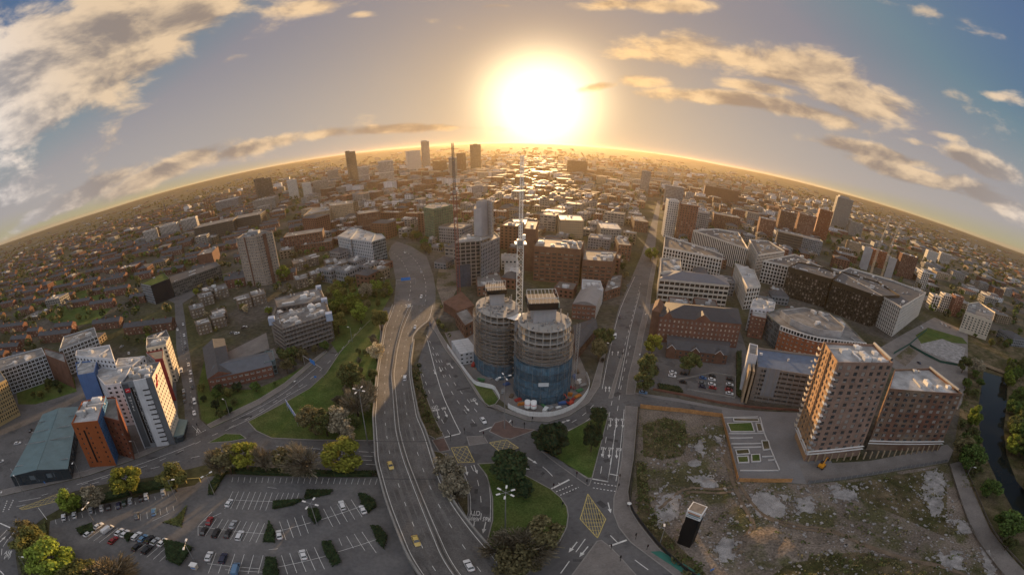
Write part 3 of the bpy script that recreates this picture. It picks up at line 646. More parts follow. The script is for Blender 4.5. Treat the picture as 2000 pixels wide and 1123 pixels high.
# ------------------------------------------------------------------ buildings
def S(wall, glass=M_GLASS, fl=3.0, bay=3.0, ww=.5, wh=.5, depth=.18, sill=.28, top=1.2, base=0.0, frame=None, mull=1, basem=None):
    return dict(wall=wall, glass=glass, fl=fl, bay=bay, ww=ww, wh=wh, depth=depth, sill=sill, top=top, base=base, frame=frame or M_GREYP, mull=mull)
def facade(mb, a, b, z0, z1, s, wins, rows=None, skip=None):
    d = Vector((b[0]-a[0], b[1]-a[1], 0)); L = d.length; d.normalize(); n = Vector((d.y, -d.x, 0)); A = Vector((a[0], a[1], 0))
    def P(u, z, k=0.0): return A + d*u + Vector((0, 0, z)) - n*k
    cols = max(1, round(L/s['bay'])); zb, zt = z0 + s['base'], z1 - s['top']
    rows = rows or max(1, round((zt - zb)/s['fl']))
    cw, ch = L/cols, (zt - zb)/rows; w, h = cw*s['ww'], ch*s['wh']; lo = ch*s['sill']; k = s['depth']
    prev = z0
    for r in range(rows):
        za = zb + r*ch + lo; zc = za + h
        mb.face([P(0, prev), P(L, prev), P(L, za), P(0, za)]); prev = zc
        u = 0.0
        for c in range(cols):
            if skip and skip(c, r, cols, rows): continue
            ua = c*cw + (cw - w)/2; ub = ua + w
            mb.face([P(u, za), P(ua, za), P(ua, zc), P(u, zc)])
            mb.face([P(ua, za), P(ua, za, k), P(ua, zc, k), P(ua, zc)]); mb.face([P(ub, za, k), P(ub, za), P(ub, zc), P(ub, zc, k)])
            mb.face([P(ua, za), P(ub, za), P(ub, za, k), P(ua, za, k)]); mb.face([P(ua, zc, k), P(ub, zc, k), P(ub, zc), P(ua, zc)])
            wins.append((P((ua+ub)/2, (za+zc)/2, k), atan2(d.y, d.x), w, h)); u = ub
        mb.face([P(u, za), P(L, za), P(L, zc), P(u, zc)])
    mb.face([P(0, prev), P(L, prev), P(L, z1), P(0, z1)])
WMESH = {}
def window_mesh(w, h, glass, frame, mull):
    key = (round(w, 1), round(h, 1), glass.name, frame.name, mull)
    if key not in WMESH:
        w, h = max(.2, key[0]), max(.2, key[1]); mb = MB(); t = min(.09, w*.12)
        mb.face([(-w/2, 0, -h/2), (w/2, 0, -h/2), (w/2, 0, h/2), (-w/2, 0, h/2)], 0)
        def strip(x0, x1, y0, y1): mb.face([(x0, -.04, y0), (x1, -.04, y0), (x1, -.04, y1), (x0, -.04, y1)], 1); mb.face([(x0, -.04, y1), (x1, -.04, y1), (x1, 0, y1), (x0, 0, y1)], 1); mb.face([(x1, -.04, y0), (x1, 0, y0), (x1, 0, y1), (x1, -.04, y1)], 1)
        strip(-w/2, w/2, -h/2, -h/2 + t); strip(-w/2, w/2, h/2 - t, h/2); strip(-w/2, -w/2 + t, -h/2 + t, h/2 - t); strip(w/2 - t, w/2, -h/2 + t, h/2 - t)
        for i in range(mull): x = -w/2 + w*(i+1)/(mull+1); strip(x - t/2, x + t/2, -h/2 + t, h/2 - t)
        WMESH[key] = mb.mesh('window', [glass, frame])
    return WMESH[key]
def add_windows(parent, wins, o, s, mode):
    if not wins: return
    if mode == 'obj' and len(wins) <= 330:
        for (p, a, w, h) in wins: link('window', window_mesh(w, h, s['glass'], s['frame'], s['mull']), parent, loc=(p.x - o.x, p.y - o.y, p.z - o.z), rz=a)
    else:
        mb = MB()
        for (p, a, w, h) in wins:
            q = p - o; e = Vector((cos(a)*w/2, sin(a)*w/2, 0)); f = Vector((0, 0, h/2)); mb.face([q - e - f, q + e - f, q + e + f, q - e + f])
        mb.build('window', s['glass'], parent, kind='stuff')
CAMV = Vector((0, 0))
def volume(par, o, P, z0, z1, s, roofm=M_ROOFG, mode='mass', edges=None, parapet=.7, pitched=None, ph=2.5, clutter=0, seed=0, rows=None, all_sides=False, skip=None):
    """one block of a building: walls with recessed openings, parapet, roof deck, plant on top"""
    wall = {}; wins = {}
    n = len(P)
    if z0 <= .01: z0 = -.3
    for i in range(n):
        a, b = P[i], P[(i+1) % n]; d = Vector((b[0]-a[0], b[1]-a[1])); nn = Vector((d.y, -d.x)); m = Vector(((a[0]+b[0])/2, (a[1]+b[1])/2))
        st = (edges or {}).get(i, s); key = id(st); wall.setdefault(key, (MB(), st)); wins.setdefault(key, [])
        la, lb = (a[0]-o.x, a[1]-o.y), (b[0]-o.x, b[1]-o.y)
        if st['ww'] <= 0 or (nn.dot(CAMV - m) < 0 and not all_sides): wall[key][0].face([(la[0], la[1], z0-o.z), (lb[0], lb[1], z0-o.z), (lb[0], lb[1], z1-o.z), (la[0], la[1], z1-o.z)])
        else:
            t = []; facade(wall[key][0], la, lb, z0-o.z, z1-o.z, st, t, rows, skip); wins[key] += [(p + o, a_, w, h) for (p, a_, w, h) in t]
    loc = [Vector((p[0]-o.x, p[1]-o.y)) for p in P]; zt = z1 - o.z
    k0 = next(iter(wall)); mbw = wall[k0][0]
    if pitched:
        mb = MB(); q = [Vector((v.x, v.y, zt)) for v in [v + (v - sum(loc, Vector((0, 0)))/n).normalized()*.5 for v in loc]]
        if (q[1]-q[0]).length < (q[2]-q[1]).length: q = q[1:] + q[:1]
        e0, e1 = (q[0]+q[3])/2, (q[1]+q[2])/2; inn = .0 if pitched == 'gable' else min(.45, .5*(q[3]-q[0]).length/(e1-e0).length)
        r0, r1 = e0.lerp(e1, inn) + Vector((0, 0, ph)), e1.lerp(e0, inn) + Vector((0, 0, ph))
        mb.face([q[0], q[1], r1, r0]); mb.face([q[2], q[3], r0, r1])
        if pitched == 'gable': mbw.face([q[1], q[2], r1 - Vector((0, 0, .05))]); mbw.face([q[3], q[0], r0 - Vector((0, 0, .05))])
        else: mb.face([q[1], q[2], r1]); mb.face([q[3], q[0], r0])
        mb.bar(r0, r1, .16, 4); mb.build('roof', roofm, par)
    else:
        inn = inset(loc, .35); zd = zt - parapet
        for i in range(n):
            j = (i+1) % n; a, b, c, d = loc[i], loc[j], inn[j], inn[i]
            mbw.face([(a.x, a.y, zt), (b.x, b.y, zt), (c.x, c.y, zt), (d.x, d.y, zt)]); mbw.face([(d.x, d.y, zt), (c.x, c.y, zt), (c.x, c.y, zd), (d.x, d.y, zd)])
        mb = MB(); mb.sheet(inn, zd); mb.build('roof', roofm, par)
        rr = random.Random(seed + int(abs(o.x*7 + o.y))); clutter = int(clutter*1.6)
        c0 = sum(loc, Vector((0, 0)))/n; ang = atan2(loc[1].y - loc[0].y, loc[1].x - loc[0].x); made = 0; tries = 0; ii = inset(loc, 2.0)
        R = max((v - c0).length for v in loc)
        while made < clutter and tries < clutter*12:
            tries += 1; p = c0 + Vector((rr.uniform(-R, R), rr.uniform(-R, R)))
            if not inside(p, ii): continue
            made += 1; w, d, h = rr.choice(((1.2, 1.0, .8), (1.6, 1.2, 1.1), (3.5, 2.2, 1.8), (5, 2.4, 2.0), (2.4, 2.4, 1.4), (7, .6, .5), (1, 1, 1.6), (9, 1.0, .8)))
            mb = MB(); mb.box((0, 0, 0), (w, d, h)); mb.box((0, 0, h), (w*.7, d*.7, .12))
            if w > 3: mb.box((w*.2, 0, h + .12), (d*.4, d*.4, .3))
            mb.build('roof_unit', M_UNIT, par).matrix_local = Matrix.Translation((p.x, p.y, zd)) @ Matrix.Rotation(ang + (pi/2 if rr.random() < .3 else 0), 4, 'Z')
    for k, (mb, st) in wall.items():
        if mb.f: mb.build('wall', st['wall'], par)
        add_windows(par, wins[k], o, st, mode)
def H2(h): return height_at(*h) if isinstance(h, tuple) else h
def building(name, label, cat, vols, group=None):
    """vols: (roof corners in photo px, height or (base px, top px), style, options)"""
    hs = [H2(v[1]) for v in vols]; Ps = [ccw(GP(v[0], h)) for v, h in zip(vols, hs)]
    c = sum(Ps[0], Vector((0, 0)))/len(Ps[0]); tz = terrain(c.x, c.y); o = Vector((c.x, c.y, tz))
    t = thing(name, label, cat, o, group=group)
    for v, h, P in zip(vols, hs, Ps):
        opt = dict(v[3]) if len(v) > 3 else {}; z0 = opt.pop('z0', tz - (2 if tz else 0)); volume(t, o, P, z0, h, v[2], **opt); occupy(P)
    return t, o, Ps, hs

# ------------------------------------------------------------------ styles
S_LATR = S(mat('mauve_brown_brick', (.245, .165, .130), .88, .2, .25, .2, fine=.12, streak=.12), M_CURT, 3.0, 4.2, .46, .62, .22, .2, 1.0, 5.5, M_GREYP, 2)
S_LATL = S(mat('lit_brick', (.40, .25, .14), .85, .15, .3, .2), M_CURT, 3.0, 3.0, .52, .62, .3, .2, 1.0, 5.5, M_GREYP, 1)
S_LATLO = S(mat('pale_brown_brick', (.20, .155, .115), .88, .2, .25, .2, fine=.12, streak=.15, col2=(.155, .075, .052), sc2=.06), M_CURT, 3.0, 4.0, .5, .62, .22, .2, 1.0, 5.5, M_GREYP, 2)
S_FIN = S(M_WHITEC, M_GLASSD, 3.6, 3.0, .64, .80, .7, .12, 1.6, .0, M_DARK, 0)
S_FINV = S(M_WHITEC, M_GLASSD, 30, 2.8, .60, .96, .6, .02, 1.0, .0, M_DARK, 0)
S_GRIDW = S(M_WHITEC, M_GLASSD, 3.7, 3.4, .68, .74, .5, .14, 1.6, .0, M_DARK, 1)
S_BAND = S(mat('pale_band_wall', (.46, .43, .38), .75, .12, .3, .3, streak=.12), M_GLASSD, 3.9, 4.2, .86, .60, .35, .22, 1.2, .6, M_DARK, 2)
S_BRONZE = S(M_BRONZE, M_CURT, 3.5, 3.2, .56, .68, .4, .14, 4.6, .0, M_BRONZE, 1)
S_BRICKW = S(M_BRICK, M_GLASSP, 3.0, 3.0, .34, .42, .15, .3, .8, 1.0, M_WHITEP, 1)
S_BRICKD = S(M_BRICKD, M_GLASS, 3.2, 3.4, .4, .5, .15, .28, .8, .5, M_GREYP, 1)
S_BRICKB = S(M_BRICKD, M_GLASS, 3.5, 5.0, .72, .42, .8, .3, 4.5, .5, M_DARK, 3)
S_OFFG = S(M_GREYP, M_GLASSB, 3.3, 2.4, .78, .62, .2, .2, 1.0, .4, M_WHITEC, 0)
S_OFFT = S(M_TAN, M_GLASS, 3.0, 2.6, .38, .55, .25, .22, 1.2, .6, M_DARK, 0)
S_FLAT = S(mat('tower_flat_panel', (.30, .255, .215), .85, .15, .2, .25, streak=.15), M_GLASS, 2.9, 2.7, .66, .46, .45, .34, 1.4, .3, M_WHITEP, 1)
S_FLATS = S(mat('flats_brick', (.17, .135, .105), .88, .18, .2, .2, streak=.1), M_GLASSP, 2.9, 3.2, .48, .5, .2, .26, .9, .2, M_WHITEP, 1)
M_PLANT = mat('dark_plant_deck', (.085, .083, .085), .7, .25, .2, .3, fine=.2)
S_BLANK = S(M_GREYP, ww=0)
def blank(m): return dict(S(m), ww=0)

# ------------------------------------------------------------------ hotel cluster, left
def hotel():
    roof = [(236, 748), (297, 736.5), (312, 706.5), (262, 714)]; h = 39.0
    sl = S(M_GREYP, M_GLASS, 3.0, 4.4, .34, .55, .25, .22, 2.2, 3.2, M_DARK, 1)
    sc = S(mat('cream_render', (.66, .60, .52), .75, .08, .2, .3, streak=.1), M_GLASSD, 3.0, 2.5, .44, .46, .2, .3, 1.6, 6.0, M_DARK, 0)
    t, o, Ps, hs = building('hotel', 'tall white and grey slab hotel with red lettering and dotted cream side wall', 'hotel',
        [(roof, h, sl, dict(mode='obj', edges={0: blank(M_GREYP), 1: sc, 2: blank(M_RENDER), 3: S(M_RENDER, M_GLASS, 3.0, 3.0, .4, .5)}, roofm=M_ROOFG, clutter=7, parapet=1.0))])
    P = Ps[0]; a, b = Vector(P[0]), Vector(P[1]); d = (b - a).normalized(); n = Vector((d.y, -d.x)); L = (b - a).length; th = atan2(d.y, d.x)
    def loc(u, k, z): p = a + d*u + n*k; return (p.x - o.x, p.y - o.y, z)
    def panel(name, u0, u1, z0, z1, k, m):
        mb = MB(); A, B = loc(u0, 0, 0), loc(u1, 0, 0); C, D = loc(u1, k, 0), loc(u0, k, 0); mb.prism([D[:2], C[:2], B[:2], A[:2]], z0, z1, bottom=True); return mb.build(name, m, t)
    panel('dark_panel', .1, L*.20, 1, h - 1.0, .25, mat('slate_panel', (.07, .078, .09), .6, .1))
    panel('fin', -.2, .1, 0, h + .6, .8, M_RENDER)
    panel('stair_strip', L*.235, L*.38, 3, h - 3.2, .22, M_BLACK)
    for i in range(12):
        z = 3.4 + i*2.72; mb = MB(); w = window_mesh(L*.07, 2.2, M_GLASS, M_RENDER, 0); link('window', w, t, loc=loc(L*.345, .28, z + 1.2), rz=th)
    panel('wall_panel', L*.40, L*.80, .3, h + .2, .5, M_RENDER)
    for i in range(12): panel('ledge', L*.60, L*.805, 3.0 + i*2.75, 3.45 + i*2.75, .85, M_BLACK)
    panel('corner_panel', L*.82, L*.995, .2, h + .1, .3, mat('mid_grey_panel', (.13, .14, .155), .6, .1))
    red = mat('red_sign', (.55, .02, .035), .5, .05)
    panel('sign', L*.06, L*.21, h - 5.4, h - 3.4, .45, red)
    mb = MB(); mb.bar((0, 0, -.15), (.7, 0, .25), .14, 5); mb.bar((.7, 0, .25), (1.4, 0, .1), .14, 5); mb.build('sign_mark', M_WHITEP, t).matrix_local = Matrix.Translation(loc(L*.09, .52, h - 4.4)) @ Matrix.Rotation(th, 4, 'Z')
    for i, ch in enumerate('HOTEL'):
        q = link('sign_letter', text_mesh(ch, 1.5, M_WHITEP, bold=.03), t); q.matrix_local = Matrix.Translation(loc(L*.12, .32, h - 8.2 - i*1.75)) @ Matrix.Rotation(th, 4, 'Z') @ Matrix.Rotation(pi/2, 4, 'X')
    # the red script high on the cream side wall is a run of brush strokes
    a2, b2 = Vector(P[1]), Vector(P[2]); d2 = (b2 - a2).normalized(); n2 = Vector((d2.y, -d2.x)); mb = MB()
    pts = [(1.2, -6.5), (1.6, -4.6), (2.2, -6.2), (2.6, -4.4), (3.2, -5.6), (3.5, -3.6), (4.0, -5.0), (4.4, -2.4), (5.0, -3.4), (5.4, -1.6), (6.2, -2.4)]
    Q = [Vector((*(a2 + d2*u + n2*.12 - Vector((o.x, o.y))), h + z)) for u, z in pts]
    for p, q in zip(Q, Q[1:]): mb.bar(p, q, .26, 5)
    mb.build('sign_script', red, t)
    # glazed entrance canopy at the foot of the side wall
    c0, c1 = Vector(P[1]), Vector(P[2]); mb = MB()
    P2 = [c0 + n2*.2, c0 + n2*5 + d2*1, c1 + n2*5 - d2*2, c1 + n2*.2]; mb.prism([(p.x - o.x, p.y - o.y) for p in P2], 4.2, 4.7, bottom=True); mb.build('entrance_canopy', M_GREENR, t)
    mb = MB(); P3 = [c0 + n2*.3, c0 + n2*4 + d2*1.5, c1 + n2*4 - d2*2.5, c1 + n2*.3]; mb.prism([(p.x - o.x, p.y - o.y) for p in P3], 0, 4.2); mb.build('entrance_glazing', M_GLASSB, t)
hotel()
S_OR = S(M_ORANGE, M_GLASS, 2.9, 4.2, .17, .4, .25, .3, 2, 2, M_DARK, 0)
S_ORB = S(mat('blue_patterned_panel', (.06, .17, .36), .6, .15), M_GLASSB, 2.9, 2.2, .52, .5, .22, .25, 1, 2.0, M_GREYP, 0)
t, o, Ps, hs = building('apartment_block', 'orange clad student block with patterned blue side and flat grey roof', 'apartment block',
    [([(139, 827), (191, 822), (206, 773), (160, 784)], 27.5, S_OR, dict(mode='obj', edges={1: S_ORB, 3: S(M_GREYP, M_GLASSB, 2.9, 2.6, .6, .5)}, skip=None, clutter=6, roofm=M_ROOFW)),
     ([(195, 812), (233, 822), (226, 776), (207, 776)], 24, S(mat('brown_cladding', (.17, .055, .03), .7, .15), M_GLASS, 2.9, 3, .36, .42), dict(clutter=1))])
P = Ps[0]; a, b = Vector(P[0]), Vector(P[1]); d = (b-a).normalized(); n = Vector((d.y, -d.x)); L = (b-a).length
mb = MB(); q = [a + d*(L*.34) + n*.02, a + d*(L*.40) + n*.02, a + d*(L*.40) + n*.16, a + d*(L*.34) + n*.16]; q = [q[3], q[2], q[1], q[0]]; mb.prism([(p.x-o.x, p.y-o.y) for p in q], 3.2, 23, bottom=True); mb.build('dark_slot', M_BLACK, t)
S_WH = S(M_RENDER, M_GLASSD, 2.9, 3.1, .46, .52, .22, .26, 1.2, 1.5, M_GREYP, 1)
building('apartment_block', 'white and blue rendered apartment block stepped around a courtyard behind the hotel', 'apartment block',
    [([(151, 733), (184, 727), (190, 703), (147, 708)], 31, blank(M_BLUEP), dict(edges={1: S(M_BLUEP, M_GLASS, 2.9, 2.6, .4, .5)}, mode='obj', roofm=M_ROOFW, clutter=2)),
     ([(147, 694), (222, 701), (214, 673), (149, 684)], 34, S_WH, dict(mode='obj', roofm=M_ROOFW, clutter=3)),
     ([(184, 728), (222, 702), (256, 715), (240, 748), (205, 752)], 27.5, S_WH, dict(mode='obj', roofm=M_ROOFW, clutter=3)),
     ([(222, 718), (258, 714), (283, 695), (230, 700)], 28, S_WH, dict(roofm=M_ROOFW, clutter=2))])
building('apartment_block', 'street wing with orange edge and red top storey along the left side street', 'apartment block',
    [([(302, 702), (318, 700), (318, 682), (285, 688)], 28.5, S(M_GREYP, M_GLASS, 2.9, 2.8, .5, .55), dict(roofm=M_TAN, clutter=1, edges={0: blank(mat('dark_red_panel', (.20, .03, .03)))})),
     ([(285, 680), (324, 672), (331, 657), (286, 660)], 27, S(M_CREAM, M_GLASS, 2.9, 2.8, .5, .55), dict(roofm=M_ROOFG, clutter=4)),
     ([(286, 660), (331, 657), (325, 644), (288, 657)], 25, S(M_GREYP, M_GLASS, 2.9, 2.8, .5, .55), dict(roofm=M_SLATE, clutter=3))])
t, o, Ps, hs = building('warehouse', 'long warehouse with blue-green metal gable roof beside the orange block', 'warehouse',
    [([(20, 930), (132, 915), (152, 795), (83, 810)], 7.0, S(mat('dark_glazed_front', (.035, .045, .055), .35), M_GLASSB, 5, 4, .8, .7, .1), dict(pitched='gable', ph=2.2, roofm=M_GREENR))])
q = [Vector((v.x - o.x, v.y - o.y)) for v in Ps[0]]; mb = MB()
for i in range(1, 24):
    for s in (0, 1):
        for k in range(7):
            u = i/24; a = (q[3] if s else q[0]).lerp(q[2] if s else q[1], .04 + .92*(u)) ; 
            e0 = q[0].lerp(q[3], k/7*.0 + (.12 + .30*((k % 2) + .2*s)) if not s else .62 + .2*(k % 2)); e1 = q[1].lerp(q[2], (.12 + .30*((k % 2) + .2*s)) if not s else .62 + .2*(k % 2))
            if k < 2: p = e0.lerp(e1, u); v = abs((.12 + .30*((k % 2) + .2*s)) if not s else .62 + .2*(k % 2)); z = 7.0 + 2.2*(1 - abs(v*2 - 1)) + .08; mb.box((p.x, p.y, z), (1.6, .5, .12), atan2(q[1].y-q[0].y, q[1].x-q[0].x))
mb.build('rooflight', M_ROOFW, t, kind='stuff')
for px in ((30, 934), (47, 943), (63, 938), (78, 936), (95, 933), (115, 930), (133, 927)):
    p = G(px); mb = MB(); mb.cyl((p.x - o.x, p.y - o.y, 0), .12, 6.6, 6); mb.build('post', M_WHITEP, t)
building('office_tower', 'tan tower with gold vertical fins at the left edge', 'office tower',
    [([(-60, 778), (12, 741), (-6, 715), (-80, 745)], 29, S(mat('gold_fin_wall', (.40, .30, .15), .6, .12, streak=.1), M_GLASS, 2.9, 1.7, .55, .62, .4, .2, 1.2, 2), dict(mode='mass', clutter=3))])
S_GRID = S(mat('grid_frame', (.40, .43, .47), .7, .1), M_GLASSD, 3.3, 3.0, .80, .70, .35, .18, .9, .4, M_WHITEP, 1)
building('office_block', 'long grey framed office block at the left edge with five window rows', 'office block',
    [([(-50, 745), (0, 723), (88, 692), (81, 679), (0, 700), (-50, 718)], 23, S_GRID, dict(mode='obj', clutter=9)), ([(88, 693), (128, 708), (124, 690), (86, 680)], 22, blank(M_BRICKD), {})])
building('office_block', 'second grey framed office block with flat roof behind the blue rendered block', 'office block', [([(115, 684), (189, 655), (184, 639), (124, 657)], 23, S_GRID, dict(mode='obj', clutter=8))])
S_LB = S(M_BRICK, M_GLASS, 3.2, 3.2, .6, .34, .15, .36, .5, .8, M_WHITEP, 3)
t, o, Ps, hs = building('office_building', 'red brick L-shaped office with grey pitched roofs beside the side street', 'office building',
    [([(405, 740), (453, 728), (438, 661), (396, 680)], 8.5, S_LB, dict(pitched='gable', ph=3.2, roofm=M_SLATE, mode='obj')),
     ([(407, 741), (531, 713.5), (517, 688), (433, 706)], 8.0, S_LB, dict(pitched='gable', ph=3.2, roofm=mat('grey_blue_slate', (.095, .105, .125), .6, .12, .3), mode='obj')),
     ([(516, 708), (537, 702), (532, 684), (517, 686)], 9.5, S(mat('glazed_stair', (.12, .17, .18), .4), M_GLASSB, 3, 2, .8, .8), {})])
# scaffolded block
M_SCW = mat('unfinished_wall', (.12, .105, .10), .9, .3, .3, .15, streak=.2)
S_SC = S(M_SCW, M_GLASS, 2.9, 3.2, .55, .5, .3, .25, .6, .3, M_DARK, 0)
def scaffold(par, o, P, edges, z1, step=2.0, off=1.1, lift=2.9, m=None):
    """tube standards, ledgers and boarded lifts along walls"""
    tubes, boards = MB(), MB()
    for i in edges:
        a, b = Vector(P[i]), Vector(P[(i+1) % len(P)]); d = (b - a); L = d.length; d.normalize(); n = Vector((d.y, -d.x)); a = a - Vector((o.x, o.y))
        k = max(1, int(L/step))
        for j in range(k + 1):
            p = a + d*(L*j/k) + n*off; tubes.bar((p.x, p.y, 0), (p.x, p.y, z1 + 1.2), .06, 3)
        z = lift
        while z < z1 + .5:
            A, B = a + n*.2, a + d*L + n*.2; C, D = B + n*(off), A + n*(off); boards.prism([(D.x, D.y), (C.x, C.y), (B.x, B.y), (A.x, A.y)], z, z + .12, bottom=True)
            for zz in (.55, 1.05): tubes.bar((*(a + n*(off + .2)), z + zz), (*(a + d*L + n*(off + .2)), z + zz), .05, 3)
            z += lift
    tubes.build('scaffold_tube', M_STEEL, par, kind='stuff'); boards.build('scaffold_board', m or M_BOARD, par, kind='stuff')
t, o, Ps, hs = building('apartment_block', 'half finished apartment block wrapped in scaffolding with blue sheeted corners by the slip road', 'apartment block',
    [([(551, 643), (642, 614), (633, 586), (544, 612)], 19.4, S_SC, dict(mode='mass', clutter=16, roofm=M_ROOFG)), ([(541, 601), (633, 586), (622, 561), (535, 582)], 19.4, S_SC, dict(mode='mass', clutter=8)), ([(531, 626), (553, 641), (562, 612), (541, 600)], 18.0, S_SC, dict(clutter=2))])
scaffold(t, o, Ps[0], (0, 1), 19.4); scaffold(t, o, Ps[1], (1,), 19.4); scaffold(t, o, Ps[2], (3, 0), 18)
M_SHEET = mat('pale_blue_sheeting', (.30, .36, .48), .6, .15, .4, .3)
for (i, k) in ((0, 1), (1, 1), (1, 2), (2, 0)):
    p = Vector(Ps[i][k]) - Vector((o.x, o.y)); mb = MB(); mb.box((p.x, p.y, 15.5), (4.2, 4.2, 5), .5); mb.build('corner_sheeting', M_SHEET, t)
t, o, Ps, hs = building('tower_block', 'tall grey residential tower block with balconies on the left', 'tower block', [([(461.5, 465), (499, 461), (531, 452), (492, 447)], 52, S_FLAT, dict(mode='obj', clutter=6, parapet=1.2))])
for k in (0, 1, 2):
    p = Vector(Ps[0][k]) - Vector((o.x, o.y)); mb = MB(); mb.box((p.x, p.y, -.2), (1.2, 1.2, 52.6), .4); mb.build('corner_pier', S_FLAT['wall'], t)
for k, u in ((0, .42), (1, .5)):
    a, b = Vector(Ps[0][k]) - Vector((o.x, o.y)), Vector(Ps[0][k+1]) - Vector((o.x, o.y)); d = (b-a).normalized(); n = Vector((d.y, -d.x)); p = a.lerp(b, u) + n*.15; mb = MB(); mb.box((p.x, p.y, -.2), (3.6 if k else 1.2, .9, 52.2), atan2(d.y, d.x)); mb.build('brown_stripe', M_BRICKD, t)
mb = MB(); mb.box((0, 0, 51.4), (12, 8, 3.2), .3); mb.build('lift_motor_room', M_GREYP, t)
t, o, Ps, hs = building('office_building', 'stepped pale grey office with blue glazed end beside the motorway bend', 'office building',
    [([(659, 461), (684, 466), (700, 446), (683, 446)], 25.5, S(mat('silver_panel', (.36, .40, .44), .5, .08), M_GLASSB, 3.3, 3.4, .42, .62, .3, .2, 1.4), dict(mode='obj', clutter=2, roofm=M_ROOFW)),
     ([(684, 466), (726, 472), (733, 456), (700, 446)], 24.5, S(mat('silver_panel', (.36, .40, .44)), M_GLASSB, 3.3, 3.0, .5, .7, .35, .2, 1.2), dict(mode='obj', clutter=6, roofm=M_ROOFW)),
     ([(726, 472), (753, 464), (745, 456), (733, 456)], 23.5, S(mat('glazed_curtain_wall', (.20, .27, .30), .3), M_GLASSB, 3.3, 2.4, .86, .8, .1, .1, .6), dict(roofm=M_ROOFW))])
M_SOLAR = mat('black_panel_wall', (.016, .018, .024), .35, .15, .4, .5)
building('office_building', 'office with black panelled end wall and green turf roof on the left', 'office building',
    [([(294, 558), (331, 544), (320, 532), (275, 554)], 22.2, blank(M_SOLAR), dict(edges={3: S(M_GREYP, M_GLASS, 3, 2.6, .7, .55), 1: blank(M_GREYP)}, roofm=M_GRASS, clutter=1, parapet=.5)),
     ([(335, 553), (430, 518), (421, 511), (330, 539)], 16.4, S(mat('dark_grey_band', (.12, .115, .105), .8), M_GLASS, 3.2, 2.4, .7, .5, .5, .26, 1.0), dict(mode='mass', clutter=4, roofm=M_SLATE))])
FLATS = [(384, 636), (413, 624), (372, 606), (389, 583), (418, 569), (463, 588), (492, 580), (573, 516), (597, 508), (636, 515), (655, 518), (577, 548), (606, 538), (398, 572), (416, 616)]
for i, (x, y) in enumerate(FLATS):
    k = 1.0 if y > 560 else .9
    building('block_of_flats', 'three storey grey brick flats', 'flats', [([(x, y), (x + 27*k, y - 7*k), (x + 22*k, y - 17*k), (x - 5*k, y - 9*k)], 9, S_FLATS, dict(mode='obj' if i < 8 else 'mass', clutter=2, seed=i, roofm=M_ROOFG))], 'three storey flats on the left estate')
building('office_building', 'tan stone slab office with a taller right half beyond the left estate', 'office building',
    [([(592, 421), (645, 410), (640, 402), (610, 406)], 25, S_OFFT, dict(mode='obj', clutter=4)), ([(645, 402), (690, 397), (686, 391), (643, 396)], 31, S_OFFT, dict(mode='obj', clutter=3))])
t, o, Ps, hs = building('tower_block', 'block wrapped in green scaffold netting near the motorway bend', 'tower block', [([(827, 405), (846, 408), (884, 400), (868, 395), (838, 397)], 41, S(M_GREENNET, M_DARK, 3.2, 3.4, .6, .55, .4, .2, .8), dict(clutter=6))])
scaffold(t, o, Ps[0], (0, 1), 41, 4, 1.0, 3.2, M_GREENNET)
# brick quarter beyond the towers
building('office_building', 'massive brown brick office block with deep window bands behind the round towers', 'office building',
    [([(1043, 480), (1135, 487), (1141, 470), (1052, 462)], 31.2, S_BRICKB, dict(mode='obj', clutter=7, edges={})), ([(1138, 507), (1197, 511), (1206, 490), (1143, 486)], 24, S_BRICKB, dict(mode='obj', clutter=6)), ([(1024, 446), (1046, 448), (1052, 430), (1030, 428)], 40, blank(M_BRICKD), dict(clutter=1))])
S_CV = S(M_BRICK, M_GLASS, 3.2, 3.0, .6, .4, .2, .3, .6, .5, M_WHITEP, 1)
t, o, Ps, hs = building('office_building', 'brick office with curved grey metal roof beside the straight road', 'office building',
    [([(1118, 594), (1164, 598), (1179, 563), (1138, 559)], 11, S_CV, dict(mode='obj', parapet=.3, edges={1: S(M_WHITEC, M_GLASS, 3.2, 3.0, .7, .6)})), ([(1137, 562), (1178, 564), (1173, 548), (1137, 545)], 13, S(M_RENDER, M_GLASS, 3.2, 3, .6, .5), dict(clutter=4, roofm=M_ROOFW))])
q = [Vector((v.x - o.x, v.y - o.y, 0)) for v in Ps[0]]; mb = MB(); A, B = [], []
for k in range(11):
    u = k/10; z = 11.1 + 2.6*sin(pi*u); a = q[0].lerp(q[1], u); b = q[3].lerp(q[2], u); A.append(Vector((a.x, a.y, z))); B.append(Vector((b.x, b.y, z)))
mb.grid(A, B); mb.face(A); mb.build('barrel_roof', mat('zinc_roof', (.24, .235, .24), .45, .1, .3, .4, metal=.2), t)
building('brick_building', 'low brick building with flat roof left of the round towers', 'brick building', [([(889, 610), (908, 636), (929, 624), (912, 601)], 9, S_BRICKD, dict(clutter=1)), ([(866, 590), (893, 607), (926, 596), (902, 570)], 7, blank(M_BRICKD), dict(pitched='hip', ph=3, roofm=M_BRICKD))])
building('brick_building', 'long low dark brick hall right of the front round tower', 'brick building', [([(1124, 690), (1166, 640), (1160, 622), (1120, 636)], 6, S_BRICKD, dict(pitched='gable', ph=2.5, roofm=M_SLATE))])
building('brick_building', 'flat roofed brick hall behind the rear left round tower', 'brick building', [([(932, 560), (985, 556), (975, 532), (930, 536)], 8, S_BRICKD, dict(clutter=4))])
building('office_block', 'pale stacked site offices behind the round towers', 'site offices', [([(985, 535), (1016, 533), (1012, 506), (986, 508)], 7, S(M_WHITEC, M_GLASS), dict(clutter=5, roofm=M_ROOFW))])
